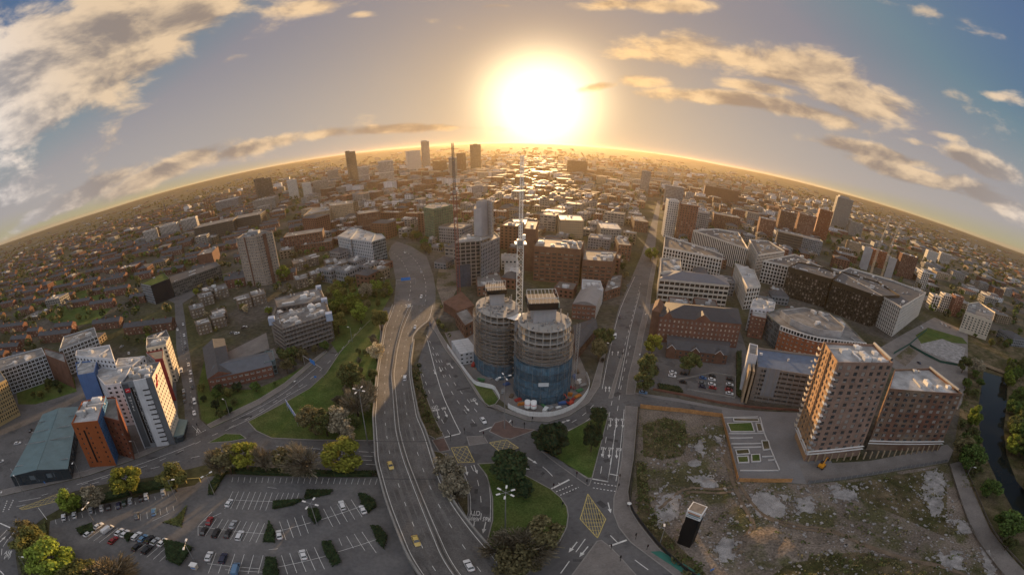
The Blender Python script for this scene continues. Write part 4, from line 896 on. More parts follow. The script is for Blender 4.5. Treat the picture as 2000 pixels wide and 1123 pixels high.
building('brick_building', 'low brick workshop between straight road and massive brick block', 'brick building', [([(1180, 570), (1212, 560), (1216, 535), (1190, 538)], 8, S_BRICKD, dict(clutter=4))])
# concrete frame going up beside the motorway
M_CORE = mat('pale_concrete_core', (.33, .33, .345), .8, .12, .1, .25, streak=.1)
S_FRAME = S(mat('frame_concrete', (.24, .225, .21), .85, .15), M_DARK, 3.1, 4.2, .86, .86, 1.6, .02, .3, 0, M_DARK, 0)
t, o, Ps, hs = building('unfinished_tower', 'concrete frame tower going up with pale blank core left of the crane', 'unfinished tower',
    [([(889, 474), (939, 470), (958, 463), (905, 458)], 38, S_FRAME, dict(clutter=4, roofm=M_CONC)), ([(939, 478), (976, 462), (966, 452), (945, 462)], 36, S(M_GREYP, M_GLASSB, 3.1, 2.6, .6, .75, .3, .12), {}),
     ([(930, 394), (952, 391), (961, 393), (942, 388)], 66, blank(M_CORE), dict(edges={1: S_FRAME})), ([(925, 408), (940, 407), (938, 400), (928, 400)], 60, blank(M_CORE), {})])
for (i, e) in ((0, 0),):
    a, b = Vector(Ps[0][0]), Vector(Ps[0][1]); d = (b-a).normalized(); n = Vector((d.y, -d.x)); mb = MB(); A = a - Vector((o.x, o.y)); B = A + d*((b-a).length*.55)
    mb.prism([(v.x, v.y) for v in (A + n*1.3, B + n*1.3, B + n*.2, A + n*.2)], 0, 19); mb.build('debris_net', mat('dark_blue_net', (.045, .06, .085), .85, .3), t)
# ------------------------------------------------------------------ right of the straight road
t, o, Ps, hs = building('hotel', 'dark red brick hotel with slate hipped roof and rows of pale windows', 'hotel',
    [([(1288, 618), (1448, 633), (1441, 602), (1302, 590)], 18, dict(S_BRICKW, bay=2.9, fl=2.9), dict(mode='obj', pitched='hip', ph=4.2, roofm=mat('black_slate_roof', (.045, .047, .055), .7, .15, .4, .3), rows=5)),
     ([(1303, 680), (1421, 694), (1425, 668), (1304, 655)], 6.5, dict(S_BRICKD, fl=3), dict(pitched='gable', ph=1.6, roofm=M_SLATE, mode='obj')),
     ([(1274, 606), (1290, 610), (1296, 592), (1280, 588)], 19, blank(M_BRICKD), dict(pitched='hip', ph=3.5, roofm=M_BRICKD))])
for u, w in ((.52, 5.5), (.1, 3.0)):
    a, b = Vector(Ps[0][0]), Vector(Ps[0][1]); d = (b-a).normalized(); n = Vector((-d.y, d.x)); c = a.lerp(b, u) - Vector((o.x, o.y)); mb = MB()
    A, B, T = c - d*w - n*.3, c + d*w - n*.3, c - n*.3; k = n*7
    mb.face([(A.x, A.y, 18), (B.x, B.y, 18), (T.x, T.y, 22.2)]); mb.face([(B.x, B.y, 18), (*(B+k), 18), (*(T+k), 22.2), (T.x, T.y, 22.2)], 1); mb.face([(*(A+k), 18), (A.x, A.y, 18), (T.x, T.y, 22.2), (*(T+k), 22.2)], 1); mb.build('gable', [M_BRICK, M_SLATE], t)
a, b = Vector(Ps[1][0]), Vector(Ps[1][1]); d = (b-a).normalized(); n = Vector((d.y, -d.x))
for u in (.07, .46, .86):
    c = a.lerp(b, u) - Vector((o.x, o.y)) + n*.4; mb = MB(); A, B, T = c - d*2.6, c + d*2.6, c; k = -n*4
    mb.face([(A.x, A.y, 0), (B.x, B.y, 0), (B.x, B.y, 6.6), (T.x, T.y, 9.2), (A.x, A.y, 6.6)]); mb.face([(B.x, B.y, 6.6), (*(B+k), 6.6), (*(T+k), 9.2), (T.x, T.y, 9.2)], 1); mb.face([(*(A+k), 6.6), (A.x, A.y, 6.6), (T.x, T.y, 9.2), (*(T+k), 9.2)], 1); mb.build('gable', [M_BRICKD, M_SLATE], t)
    for s in (-1, 1): mb = MB(); mb.bar((*(T + d*2.7*s + n*.06), 6.5), (*(T + n*.06), 9.3), .13, 4); mb.build('verge_board', M_WHITEP, t)
building('office_building', 'long low office with grey sloping roof and pale banded storeys by the straight road', 'office building',
    [([(1289, 544), (1425, 557), (1413, 539), (1303, 526)], 22, S_BAND, dict(mode='obj', pitched='hip', ph=3.5, roofm=mat('blue_slate_roof', (.12, .125, .145), .55, .1, .3, .35))), ([(1290, 532), (1331, 530), (1329, 505), (1291, 503)], 24, S_BAND, dict(clutter=4))])
building('office_building', 'white finned wedge office with narrow pointed roof behind the banded office', 'office building', [([(1297, 482), (1411, 505), (1413, 497), (1394, 489), (1299, 459)], 24, S_FIN, dict(mode='obj', roofm=M_PLANT, clutter=9, parapet=1.6))])
building('office_building', 'long office with close vertical white fins and slanted roof', 'office building', [([(1354, 449), (1462, 486), (1442, 453), (1400, 446)], 28, S_FINV, dict(mode='obj', roofm=M_PLANT, clutter=12, parapet=2.0))])
building('office_building', 'white gridded office with square frames behind the small white office', 'office building', [([(1481, 497), (1533, 490), (1501, 470), (1464, 467)], 24, S_GRIDW, dict(mode='obj', roofm=M_PLANT, clutter=9, parapet=1.6))])
building('office_building', 'small white wedge office with irregular windows and a sharp plan', 'office building', [([(1460, 560), (1486, 558), (1473, 527), (1436, 513.5)], 21, S_GRIDW, dict(mode='obj', clutter=1, roofm=M_ROOFW, parapet=.8))])
building('office_building', 'white framed office with cluttered roof adjoining the dark bronze block', 'office building', [([(1491.7, 508), (1540, 519), (1612, 524), (1553, 496)], 25, S_GRIDW, dict(mode='obj', roofm=M_PLANT, clutter=12, parapet=1.6))])
building('office_building', 'dark bronze clad office block, the left of the pair', 'office building', [([(1540, 521), (1625, 545), (1640, 535), (1612, 523), (1560, 511)], 31, S_BRONZE, dict(mode='obj', roofm=M_PLANT, clutter=9, parapet=1.4))])
building('office_building', 'dark bronze clad office block, the larger right of the pair with overhanging parapet', 'office building', [([(1627, 547), (1715, 578), (1758, 577), (1715, 550), (1645, 530)], 32, S_BRONZE, dict(mode='obj', roofm=M_PLANT, clutter=10, parapet=1.4))])
building('office_building', 'tall white ribbed office with open lower colonnade beyond the bronze block', 'office building', [([(1761, 599), (1809, 571), (1745, 547), (1660, 522), (1640, 530)], 31, dict(S_FIN, bay=2.6, ww=.58), dict(mode='obj', roofm=M_PLANT, clutter=16, parapet=1.8))])
# curved red brick office
CURV = [(1498, 611), (1510, 624), (1525, 636), (1541, 642), (1557, 647.5), (1577, 653.5), (1597, 658.5), (1617, 661.5), (1637, 664), (1692, 670), (1642, 620), (1572, 600), (1525, 602)]
S_CR = S(M_BRICKO, M_GLASSP, 3.2, 3.4, .42, .42, .2, .3, 3.4, .4, M_WHITEP, 1)
gl = S(mat('curved_glazing', (.10, .12, .12), .3, .1), M_GLASSB, 3.2, 2.0, .9, .86, .08, .05, .5)
t, o, Ps, hs = building('office_building', 'crescent shaped orange brick office with white top storey and glazed left corner', 'office building', [(CURV, 19, S_CR, dict(mode='obj', edges={0: gl, 1: gl}, clutter=8, roofm=M_ROOFG)), ([(1525, 606), (1545, 622), (1570, 634), (1600, 643), (1645, 648), (1650, 638), (1620, 612), (1570, 600)], 23, blank(M_ROOFW), dict(clutter=6))])
q = Ps[0]
for i in range(2, 9):
    a, b = Vector(q[i]) - Vector((o.x, o.y)), Vector(q[(i+1) % len(q)]) - Vector((o.x, o.y)); d = (b-a).normalized(); n = Vector((d.y, -d.x)); k = max(1, round((b-a).length/2.2)); mb = MB()
    mb.prism([(v.x, v.y) for v in (a + n*.5, b + n*.5, b, a)], 15.7, 16.1, bottom=True); mb.prism([(v.x, v.y) for v in (a + n*.5, b + n*.5, b, a)], 18.6, 19.2, bottom=True)
    for j in range(k + 1): p = a.lerp(b, j/k) + n*.25; mb.box((p.x, p.y, 16.1), (.5, .5, 2.5), atan2(d.y, d.x))
    mb.build('white_colonnade', M_WHITEP, t)
    mb = MB(); mb.face([(*(a + n*.06), 16.1), (*(b + n*.06), 16.1), (*(b + n*.06), 18.6), (*(a + n*.06), 18.6)]); mb.build('colonnade_glazing', M_GLASS, t)
building('brick_building', 'low red brick office with white roof plant left of the crescent office', 'brick building', [([(1468, 616), (1497, 622), (1500, 600), (1470, 594)], 17, S_BRICKW, dict(clutter=6, roofm=M_ROOFW)), ([(1466, 600), (1512, 606), (1515, 590), (1472, 583)], 19, S(M_RENDER, M_GLASS), dict(clutter=7, roofm=M_ROOFW))])
# multi-storey car park
S_MS = S(mat('car_park_louvre', (.20, .185, .17), .8, .15), M_BLACK, 2.8, 9, .94, .5, 2.5, .34, 1.0, .5, M_DARK, 0)
t, o, Ps, hs = building('car_park_building', 'multi-storey car park with open louvred decks and blue top deck beside the brick tower', 'car park', [([(1480, 716), (1590, 733), (1602, 694), (1476, 678)], 21, S_MS, dict(mode='mass', roofm=mat('blue_deck', (.10, .135, .20), .6, .2, .3, .35), clutter=3, parapet=1.2)), ([(1462, 690), (1480, 694), (1480, 674), (1464, 670)], 25, blank(M_RENDER), {})])
a, b = Vector(Ps[0][0]) - Vector((o.x, o.y)), Vector(Ps[0][1]) - Vector((o.x, o.y)); d = (b-a).normalized(); n = Vector((d.y, -d.x)); L = (b-a).length
for i in range(1, 9): p = a + d*(L*i/9) + n*.2; mb = MB(); mb.box((p.x, p.y, 0), (.4, .4, 21), atan2(d.y, d.x)); mb.build('column', M_CONC, t)
mb = MB(); A, B = a + d*(L*.16), a + d*(L*.40); mb.prism([(v.x, v.y) for v in (A + n*.35, B + n*.35, B, A)], 4, 21.5, bottom=True); mb.build('dark_panel', M_GREYP, t)
for w, u in ((M_TAN, -.06), (M_TAN, -.13)): mb = MB(); p = a + d*(L*u) ; mb.box((p.x, p.y, 0), (1.0, 8, 20), atan2(d.y, d.x)); mb.build('stair_fin', w, t)
building('hotel', 'cream panelled hotel with dark paired windows and arcade near the river', 'hotel', [([(1886, 608), (1939, 627), (1944, 610), (1912, 589), (1892, 592)], 25.8, S(M_CREAM, M_GLASS, 3.2, 4.4, .5, .55, .25, .25, 3.4, 5, M_DARK, 1), dict(mode='obj', clutter=8, parapet=1.4))])
# brick tower with two roofs
S_TL = dict(S_LATR)
hi = [(1637, 707.5), (1745, 708.5), (1707, 672.5), (1610, 668)]; lo = [(1737, 759), (1880, 769), (1816, 719), (1748, 721)]
t, o, Ps, hs = building('apartment_tower', 'dark brick apartment tower with stepped twin roofs and sunlit left end', 'apartment tower',
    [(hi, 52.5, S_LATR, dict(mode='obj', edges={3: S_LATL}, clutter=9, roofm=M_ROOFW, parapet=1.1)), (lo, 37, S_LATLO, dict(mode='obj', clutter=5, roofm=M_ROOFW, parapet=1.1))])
a, b = Vector(Ps[0][3]) - Vector((o.x, o.y)), Vector(Ps[0][0]) - Vector((o.x, o.y)); d = (b-a).normalized(); n = Vector((d.y, -d.x)); L = (b-a).length
for u in (.03, .5, .985):
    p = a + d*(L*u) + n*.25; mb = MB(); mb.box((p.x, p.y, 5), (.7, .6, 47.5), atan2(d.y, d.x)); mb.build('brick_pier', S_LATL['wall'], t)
for side_ in (0, 1):
    e = a if side_ == 0 else b
    for i in range(15):
        p = e + d*(-1.0 if side_ == 0 else .9) + n*.5; mb = MB(); mb.box((0, 0, 0), (2.0, 1.7, .16)); mb.box((0, -.8, .16), (2.0, .06, 1.0))
        mb.build('balcony', M_UNIT if side_ else M_CREAM, t).matrix_local = Matrix.Translation((p.x, p.y, 6.2 + i*3.0)) @ Matrix.Rotation(atan2(d.y, d.x), 4, 'Z')
for Pq, zz in ((Ps[0], (4.6, 6.2)), (Ps[1], (4.6, 6.2))):
    for k in ((0, 3) if Pq is Ps[0] else (0,)):
        A, B = Vector(Pq[k]) - Vector((o.x, o.y)), Vector(Pq[(k+1) % 4]) - Vector((o.x, o.y)); dd = (B-A).normalized(); nn = Vector((dd.y, -dd.x))
        for z in zz: mb = MB(); mb.prism([(v.x, v.y) for v in (A + nn*.7 - dd*.5, B + nn*.7 + dd*.5, B + nn*.05, A + nn*.05)], z, z + .28, bottom=True); mb.build('white_ledge', M_WHITEP, t)
for Pq, zt in ((Ps[0], 52.6), (Ps[1], 37.1)):
    A, B = Vector(Pq[1]) - Vector((o.x, o.y)), Vector(Pq[2]) - Vector((o.x, o.y)); mb = MB(); mb.bar((*(A.lerp(B, .1)), zt + .4), (*B, zt + .4), .7, 8); mb.build('roof_duct', M_STEEL, t)
A, B = Vector(Ps[0][0]) - Vector((o.x, o.y)), Vector(Ps[1][1]) - Vector((o.x, o.y)); d = (B-A).normalized(); n = Vector((d.y, -d.x)); L = (B-A).length
for i in range(22):
    p = A + d*(L*(i+.5)/22) + n*.25; mb = MB(); mb.box((p.x, p.y, 0), (.6, .5, 4.5), atan2(d.y, d.x)); mb.build('ground_floor_column', M_TAN, t)

# ------------------------------------------------------------------ round towers under construction
M_SLABW = mat('floor_slab_concrete', (.34, .32, .295), .85, .15, .3, .25, streak=.1)
def ellipse(rx, ry, rot, n=40, k=1.0):
    return [Vector((rx*k*cos(a)*cos(rot) - ry*k*sin(a)*sin(rot), rx*k*cos(a)*sin(rot) + ry*k*sin(a)*cos(rot))) for a in (2*pi*i/n for i in range(n))]
def round_tower(label, c, rx, ry, rot, h, netz, boardz, core, core_h, seed):
    t = thing('unfinished_tower', label, 'tower', (c.x, c.y, 0)); rr = random.Random(seed)
    fl = 3.15; nf = int(h/fl); E = ellipse(rx, ry, rot); occupy([p + c for p in E])
    for i in range(nf + 1):
        z = i*fl + .1; mb = MB(); mb.prism(E, z, z + .32, bottom=True); mb.build('floor_slab', M_SLABW, t)
    cols = MB()
    for i in range(nf):
        for k in range(22):
            if rr.random() < .04: continue
            p = ellipse(rx, ry, rot, 22, .95)[k]; cols.box((p.x, p.y, i*fl + .4), (.45, .45, fl - .3), k)
    cols.build('column', M_SLABW, t, kind='stuff')
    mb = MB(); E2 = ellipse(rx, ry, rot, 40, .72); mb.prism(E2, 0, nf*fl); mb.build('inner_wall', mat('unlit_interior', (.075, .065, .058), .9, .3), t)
    # debris net, in sheets of a few metres, with a slight billow
    z = 0.0; sheets = []
    while z < netz: sheets.append((z, min(netz, z + 4.2))); z += 4.2
    for (za, zb) in sheets:
        A, B, C = [], [], []
        for i in range(64):
            a = 2*pi*i/64; k = 1.5 + .16*sin(a*16) + rr.uniform(-.07, .07); e = Vector((cos(a)*(rx + k), sin(a)*(ry + k))); e = Vector((e.x*cos(rot) - e.y*sin(rot), e.x*sin(rot) + e.y*cos(rot)))
            A.append(Vector((e.x, e.y, za))); C.append(Vector((e.x*1.008, e.y*1.008, (za+zb)/2))); B.append(Vector((e.x, e.y, zb - .12)))
        mb = MB(); mb.grid(A, C, 0, True); mb.grid(C, B, 0, True); mb.build('debris_net', M_NET, t)
    # scaffold above the net
    tubes, boards = MB(), MB(); Eo = ellipse(rx + 1.6, ry + 1.6, rot, 44); Ei = ellipse(rx + .3, ry + .3, rot, 44)
    z = 2.0
    while z < boardz:
        if z > netz - 2:
            lift = MB()
            for i in range(44): j = (i+1) % 44; lift.prism([tuple(Ei[i]), tuple(Eo[i]), tuple(Eo[j]), tuple(Ei[j])][::1], z, z + .18, bottom=True)
            lift.build('scaffold_lift', M_BOARD, t)
            for zz in (.5, 1.0, 1.25):
                for i in range(44): j = (i+1) % 44; tubes.bar((*Eo[i], z + zz), (*Eo[j], z + zz), .05 if zz < 1.2 else .03, 3)
            for i in range(44):
                if rr.random() < .40: j = (i+1) % 44; boards.face([(*Eo[i]*.995, z + .2), (*Eo[j]*.995, z + .2), (*Eo[j]*.995, z + 1.0), (*Eo[i]*.995, z + 1.0)])
        z += 2.0
    for i in range(0, 44, 2): tubes.bar((*Eo[i], 0), (*Eo[i], boardz + 1), .06, 3)
    tubes.build('scaffold_tube', M_STEEL, t, kind='stuff'); boards.build('guard_board', mat('guard_board_brown', (.12, .085, .065), .85, .3, .4, .2), t, kind='stuff')
    # edge protection and clutter on the top slab
    zt = nf*fl + .42
    cl = MB()
    for k in range(46):
        a = rr.uniform(0, 2*pi); q = rr.uniform(.25, .92); p = Vector((rx*q*cos(a), ry*q*sin(a))); cl.box((p.x, p.y, zt), (rr.uniform(.4, 2.6), rr.uniform(.3, 1.2), rr.uniform(.2, 1.4)), rr.uniform(0, 3))
    cl.build('building_materials', M_SLAB, t, kind='stuff')
    for k in range(12):
        a = 2*pi*k/12 + .2; p = Vector((rx*.9*cos(a), ry*.9*sin(a))); mb = MB(); mb.box((p.x, p.y, zt), (.5, .5, rr.choice((1.2, 2.6, 2.9)))); mb.build('column_start', M_SLABW, t)
    # concrete core and the black jump form on it
    cx, cy, w, d = core; mb = MB(); mb.box((cx, cy, zt - 1), (w, d, core_h), .15); mb.box((cx + w*.62, cy - d*.2, zt - 1), (1.6, 1.6, core_h*.9), .15); mb.build('core', M_CORE, t)
    return t, zt
cR = G((1058, 760)); slant = hypot(cR.length, 100); rR = 49*slant/FPX
tR, zR = round_tower('front round concrete tower wrapped in blue netting with black jump form on top', cR, rR, rR*.97, 0, height_at((1058, 779), (1060, 637)) - 1.0, 22, 31.5, (-1.5, 1.5, 9, 7), 8.5, 3)
cL = G((972, 712)); slant = hypot(cL.length, 100); rL = 43*slant/FPX
tL, zL = round_tower('rear left rounded concrete tower with brown scaffold lifts and a slim core', cL, rL*.92, rL*1.2, .35, height_at((981, 735), (979, 612)) - 1.5, 9, 31, (-1, 4, 6, 6), 8, 4)
def jump_form(t, p, z, w, d, h, rot, blocks):
    mb = MB(); mb.box((p[0], p[1], z), (w, d, h*.55), rot, bottom=True); mb.build('jump_form', M_BLACK, t)
    mb = MB(); mb.box((p[0], p[1], z + h*.55), (w*.98, d*.98, .25), rot); mb.build('form_platform', M_BOARD, t)
    mb = MB()
    for i in range(9):
        u = -w/2 + w*i/8; mb.bar((p[0] + u*cos(rot), p[1] + u*sin(rot) - d/2, z + h*.55), (p[0] + u*cos(rot), p[1] + u*sin(rot) - d/2, z + h), .08, 4); mb.bar((p[0] + u*cos(rot), p[1] + u*sin(rot) + d/2, z + h*.55), (p[0] + u*cos(rot), p[1] + u*sin(rot) + d/2, z + h), .08, 4)
        mb.bar((p[0] + u*cos(rot), p[1] + u*sin(rot) - d/2, z + h), (p[0] + u*cos(rot), p[1] + u*sin(rot) + d/2, z + h), .09, 4)
    for s in (-1, 1): mb.bar((p[0] - w/2*cos(rot), p[1] - w/2*sin(rot) + s*d/2, z + h), (p[0] + w/2*cos(rot), p[1] + w/2*sin(rot) + s*d/2, z + h), .14, 4)
    mb.build('form_frame', M_UNIT, t, kind='stuff')
jump_form(tR, (-1.5, 1.5), zR + 7, 13.5, 11, 5.5, .1, 0); jump_form(tL, (-1, 4), zL + 6.5, 10, 9, 4, .2, 0)
mb = MB(); mb.box((0, 0, 0), (4.6, .12, 2.0)); q = mb.build('site_sign', mat('pale_banner', (.55, .58, .60), .6, .06), tR); q.location = (-.8, -rR - 1.85, 11.5)
mb = MB(); mb.box((0, 0, 0), (.15, 3.6, 2.4)); q = mb.build('form_banner', mat('teal_banner', (.25, .42, .40), .6, .1), tR); q.location = (5.6, -2, zR + 8)
# deck joining the two towers and the hoist
br = thing('link_deck', 'concrete deck with bright membrane joining the two round towers', 'deck', (*(cR.lerp(cL, .52)), 0))
p = cR.lerp(cL, .52); d = (cL - cR).normalized(); mb = MB()
for z in range(11): mb.box((0, 0, z*3.15 + .1), (10, 7, .32), atan2(d.y, d.x), bottom=True)
mb.build('deck_slab', M_SLABW, br, kind='stuff'); mb = MB(); mb.sheet([(-6, -2), (-2, -5), (1, -2.6), (6, -3), (4, 1), (6, 4), (0, 3), (-4, 4)], 34.8); mb.build('membrane', M_WHITEP, br)
mb = MB(); mb.box((0, -3.6, 0), (4, .5, 34)); mb.build('end_wall', M_CORE, br)
ho = thing('goods_hoist', 'steel mast hoist up the right side of the front round tower', 'hoist', (cR.x + rR + 3.0, cR.y - 3, 0)); mb = MB()
def lattice(mb, a, b, w, step, r=.07, n=3, taper=1.0):
    a, b = Vector(a), Vector(b); d = (b - a); L = d.length; d.normalize(); u = d.orthogonal().normalized() if abs(d.z) < .9 else Vector((1, 0, 0)); u = (u - d*u.dot(d)).normalized(); v = d.cross(u); k = max(1, int(L/step))
    def c(i, j): q = w/2*(1 + (taper - 1)*i/k); s, t = ((-1, -1), (1, -1), (1, 1), (-1, 1))[j % 4]; return a + d*(L*i/k) + u*(s*q) + v*(t*q)
    for j in range(4): mb.bar(c(0, j), c(k, j), r*1.35, n)
    for i in range(k):
        for j in range(4):
            mb.bar(c(i, j), c(i+1, j+1), r*.75, n)
            mb.bar(c(i, j), c(i, j+1), r*.75, n)
lattice(mb, (0, 0, 0), (0, 0, 38), 1.4, 1.6); mb.build('hoist_mast', M_STEEL, ho); mb = MB(); mb.box((1.6, 0, 3), (1.5, 3, 2.6)); mb.build('hoist_cage', M_BARR, ho); mb = MB(); mb.box((0, 0, 0), (4, 4, .4)); mb.build('base_frame', M_CONC, ho)

# ------------------------------------------------------------------ tower cranes
def crane(label, base, z0, mast_h, jib, lean, az, m, w=1.9, mj=None, group=None):
    t = thing('tower_crane', label, 'crane', (base.x, base.y, z0), group=group)
    mb = MB(); lattice(mb, (0, 0, 0), (0, 0, mast_h), w, w*1.05, .13); mb.build('mast', m, t)
    mb = MB(); mb.box((0, 0, mast_h), (w*1.9, w*1.9, .5), az); mb.box((0, 0, mast_h + .5), (w*1.1, w*1.1, 1.5), az); mb.build('slewing_ring', m, t)
    f = Vector((sin(az), cos(az), 0)); s = Vector((f.y, -f.x, 0)); top = Vector((0, 0, mast_h + 2))
    mb = MB(); p = top + s*1.6 + f*1.0; mb.box(tuple(p), (1.6, 1.9, 2.2), -az); mb.build('cab', M_WHITEP, t)
    mb = MB(); lattice(mb, top, top - f*7, 1.4, 1.5, .1); mb.build('counter_jib', m, t)
    mb = MB(); mb.box(tuple(top - f*6.4 - Vector((0, 0, 1.2))), (2.4, 2.0, 2.4), -az); mb.build('counterweight', M_CONC, t)
    tip = top + f*(jib*cos(lean)) + Vector((0, 0, jib*sin(lean))); mb = MB(); lattice(mb, top + f*.8, tip, 1.7, 1.5, .11, 3, .75); mb.build('jib', mj or m, t)
    apex = top - f*3.2 + Vector((0, 0, 8)); mb = MB(); mb.bar(top - f*6, apex, .14, 4); mb.bar(top, apex, .12, 4); mb.build('a_frame', m, t)
    mb = MB(); mb.bar(apex, tip, .06, 3); mb.bar(tip, tip - Vector((0, 0, jib*.35)), .05, 3); mb.build('cable', M_DARK, t)
    mb = MB(); h = tip - Vector((0, 0, jib*.35)); mb.box(tuple(h - Vector((0, 0, 1))), (.6, .6, 1)); mb.build('hook_block', M_YELLOW, t)
    return t
M_CRW = mat('pale_crane_steel', (.72, .70, .66), .5, .1, .4, .4)
M_CRR = mat('dark_red_crane_steel', (.17, .06, .05), .55, .2, .4, .35)
b = G((1012, 716)); D = b.length; zt = at_dist(1018, 468, D).z; zj = at_dist(1023.5, 306, D + 8).z
crane('pale luffing tower crane rising between the two round towers', b, 0, zt - 2, (zj - zt)*1.02, radians(80), .05, M_CRW, 2.9)
b = G((897, 590)); b = b*1.05; D = b.length; zt = at_dist(907, 372, D).z; zj = at_dist(899, 279, D + 6).z
crane('dark red luffing crane behind the concrete frame tower', b, 0, zt - 2, (zj - zt)*1.02, radians(80), -.12, M_CRR, 2.4, M_DARK)
for lab, base, top, mid in (('left pale crane of the pair over the yellow sheeted site', (1693, 560), (1711, 408), (1703, 470)), ('right pale crane of the pair over the yellow sheeted site', (1718, 552), (1736, 420), (1727, 478))):
    b = G(base); D = b.length; zt = at_dist(*mid, D).z; zj = at_dist(*top, D).z; crane(lab, b, 0, zt, (zj - zt)*.9, radians(72), 1.2, mat('weathered_crane_steel', (.36, .33, .29), .6, .15), 2.2, group='pair of far cranes')
# ------------------------------------------------------------------ site cabins, hoarding, silos, plant
M_CAB = mat('grey_cabin', (.46, .47, .49), .6, .1, .3, .35, streak=.1)
fl, fr, br_, bl = (G(p, 7.6) for p in ((898.5, 691), (933.7, 685), (912, 657.6), (881, 665)))
cab_mesh = None
e1, e2 = (fr - fl), (bl - fl); n2 = 6; w1, w2 = e1.length/2, e2.length/n2; ang = atan2(e1.y, e1.x)
mb = MB(); mb.box((0, 0, 0), (w1*.97, w2*.94, 2.4)); mb.box((0, 0, 2.4), (w1*.93, w2*.86, .08)); cbody = mb.mesh('cabin_body', M_CAB)
mb = MB()
for x in (-w1*.28, w1*.28): mb.face([(x-.6, -w2*.475, 1.0), (x+.6, -w2*.475, 1.0), (x+.6, -w2*.475, 1.9), (x-.6, -w2*.475, 1.9)])
cwin = mb.mesh('window', M_GLASS)
storey = ['bottom', 'middle', 'top']; posn = ['nearest', 'second', 'third', 'fourth', 'fifth', 'farthest']
for i in range(2):
    for j in range(n2):
        for k in range(3):
            c = fl + e1*((i + .5)/2) + e2*((j + .5)/n2)
            t = thing('site_cabin', f'grey site cabin, {posn[j]} row, {"left" if i == 0 else "right"} stack, {storey[k]} tier', 'cabin', (c.x, c.y, k*2.53), ang, 'stacked grey site cabins'); link('cabin_body', cbody, t); link('window', cwin, t, kind='stuff')
occupy([fl, fr, br_, bl])
def panel_fence(name, label, cat, px, h, m, step=2.5, th=.12, world=False, post=None, z=0, gap=.03):
    P = [Vector(p) for p in (px if world else GP(px))]; c = P[0]; t = thing(name, label, cat, (c.x, c.y, z))
    for a, b in zip(P, P[1:]):
        d = b - a; L = d.length; k = max(1, round(L/step)); d.normalize(); n = Vector((-d.y, d.x))
        for i in range(k):
            A, B = a + d*(L*i/k + gap) - c, a + d*(L*(i+1)/k - gap) - c; mb = MB(); hh = h*random.uniform(.985, 1.015)
            mb.prism([(A - n*th/2)[:], (B - n*th/2)[:], (B + n*th/2)[:], (A + n*th/2)[:]], 0, hh); mb.build('panel', m, t)
            if post: mb = MB(); mb.box((A.x, A.y, 0), (.14, .14, h + .1), atan2(d.y, d.x)); mb.build('post', post, t)
    return t
panel_fence('site_hoarding', 'white site hoarding in a straight run beside the slip road', 'hoarding', smooth_line([(874, 679), (900, 716), (918.5, 741), (931, 753), (962, 760), (970, 769), (976, 780)], 3), 2.6, M_WHITEP, 3)
panel_fence('site_hoarding', 'white curved hoarding round the foot of the front round tower', 'hoarding', smooth_line([(992, 796), (1002.6, 802.5), (1034, 813), (1071, 814), (1099, 807.5), (1124, 795), (1143, 775), (1151, 755), (1145, 735)], 5), 2.8, M_WHITEP, 3)
for px, lab in (((1030, 799), 'left white silo of the pair inside the curved hoarding'), ((1042, 800), 'right white silo of the pair inside the curved hoarding')):
    p = G(px); t = thing('silo', lab, 'silo', (p.x, p.y, 0), group='white silos'); mb = MB(); mb.cyl((0, 0, 1.2), 1.35, 3.6, 16); mb.cyl((0, 0, 4.8), 1.35, .5, 16, r2=.5); mb.build('tank', M_WHITEP, t, True)
    mb = MB(); mb.cyl((0, 0, 3.0), 1.38, .3, 16); mb.build('red_band', mat('red_sign', (.5, .02, .03)), t)
    for a in range(4): mb = MB(); mb.bar((1.1*cos(a*pi/2), 1.1*sin(a*pi/2), 0), (1.1*cos(a*pi/2), 1.1*sin(a*pi/2), 1.4), .1, 4); mb.build('leg', M_STEEL, t)
rr = random.Random(11)
SITE_COL = [('red', (.30, .035, .03)), ('orange', (.45, .16, .03)), ('green', (.05, .16, .07)), ('grey', (.22, .22, .22)), ('white', (.6, .6, .58)), ('blue', (.05, .10, .25)), ('brown', (.13, .09, .06))]
for i, px in enumerate([(925, 715), (935, 722), (948, 728), (958, 738), (972, 742), (990, 752), (1000, 775), (1012, 782), (1020, 790), (1060, 792), (1075, 800), (1090, 797), (1098, 790), (1108, 786), (1118, 782), (1128, 775), (1132, 765), (1138, 755), (1130, 748), (1122, 738), (1128, 728), (1118, 760), (1110, 772), (940, 745), (982, 766), (1065, 803)]):
    p = G(px); nm, cc = SITE_COL[i % 7]; a = rr.uniform(0, 3)
    t = thing('material_stack', f'{nm} stack of materials in the site yard', 'materials', (p.x, p.y, .05), a, 'material stacks in the site yard'); m = mat(nm + '_materials', cc, .7, .2)
    for k in range(rr.randint(2, 4)): mb = MB(); mb.box((rr.uniform(-.3, .3), rr.uniform(-.3, .3), k*.45), (rr.uniform(2, 4.2), rr.uniform(1, 2), .4), rr.uniform(-.1, .1)); mb.build('bundle', m, t)
def excavator(px, rz, m, label):
    p = G(px); t = thing('excavator', label, 'excavator', (p.x, p.y, .05), rz)
    for s in (-1, 1): mb = MB(); mb.box((0, s*1.1, 0), (3.4, .5, .8)); mb.build('track', M_DARK, t)
    mb = MB(); mb.box((-.3, 0, .9), (2.8, 2.3, 1.2)); mb.build('body', m, t); mb = MB(); mb.box((.5, .6, 2.1), (1.3, 1.0, 1.1)); mb.build('cab', M_GLASS, t)
    mb = MB(); mb.bar((1, 0, 1.8), (3.2, 0, 4.2), .25, 4); mb.bar((3.2, 0, 4.2), (5.2, 0, 2.4), .2, 4); mb.build('boom', m, t); mb = MB(); mb.box((5.3, 0, 1.3), (.8, 1.0, 1.0)); mb.build('bucket', M_DARK, t)
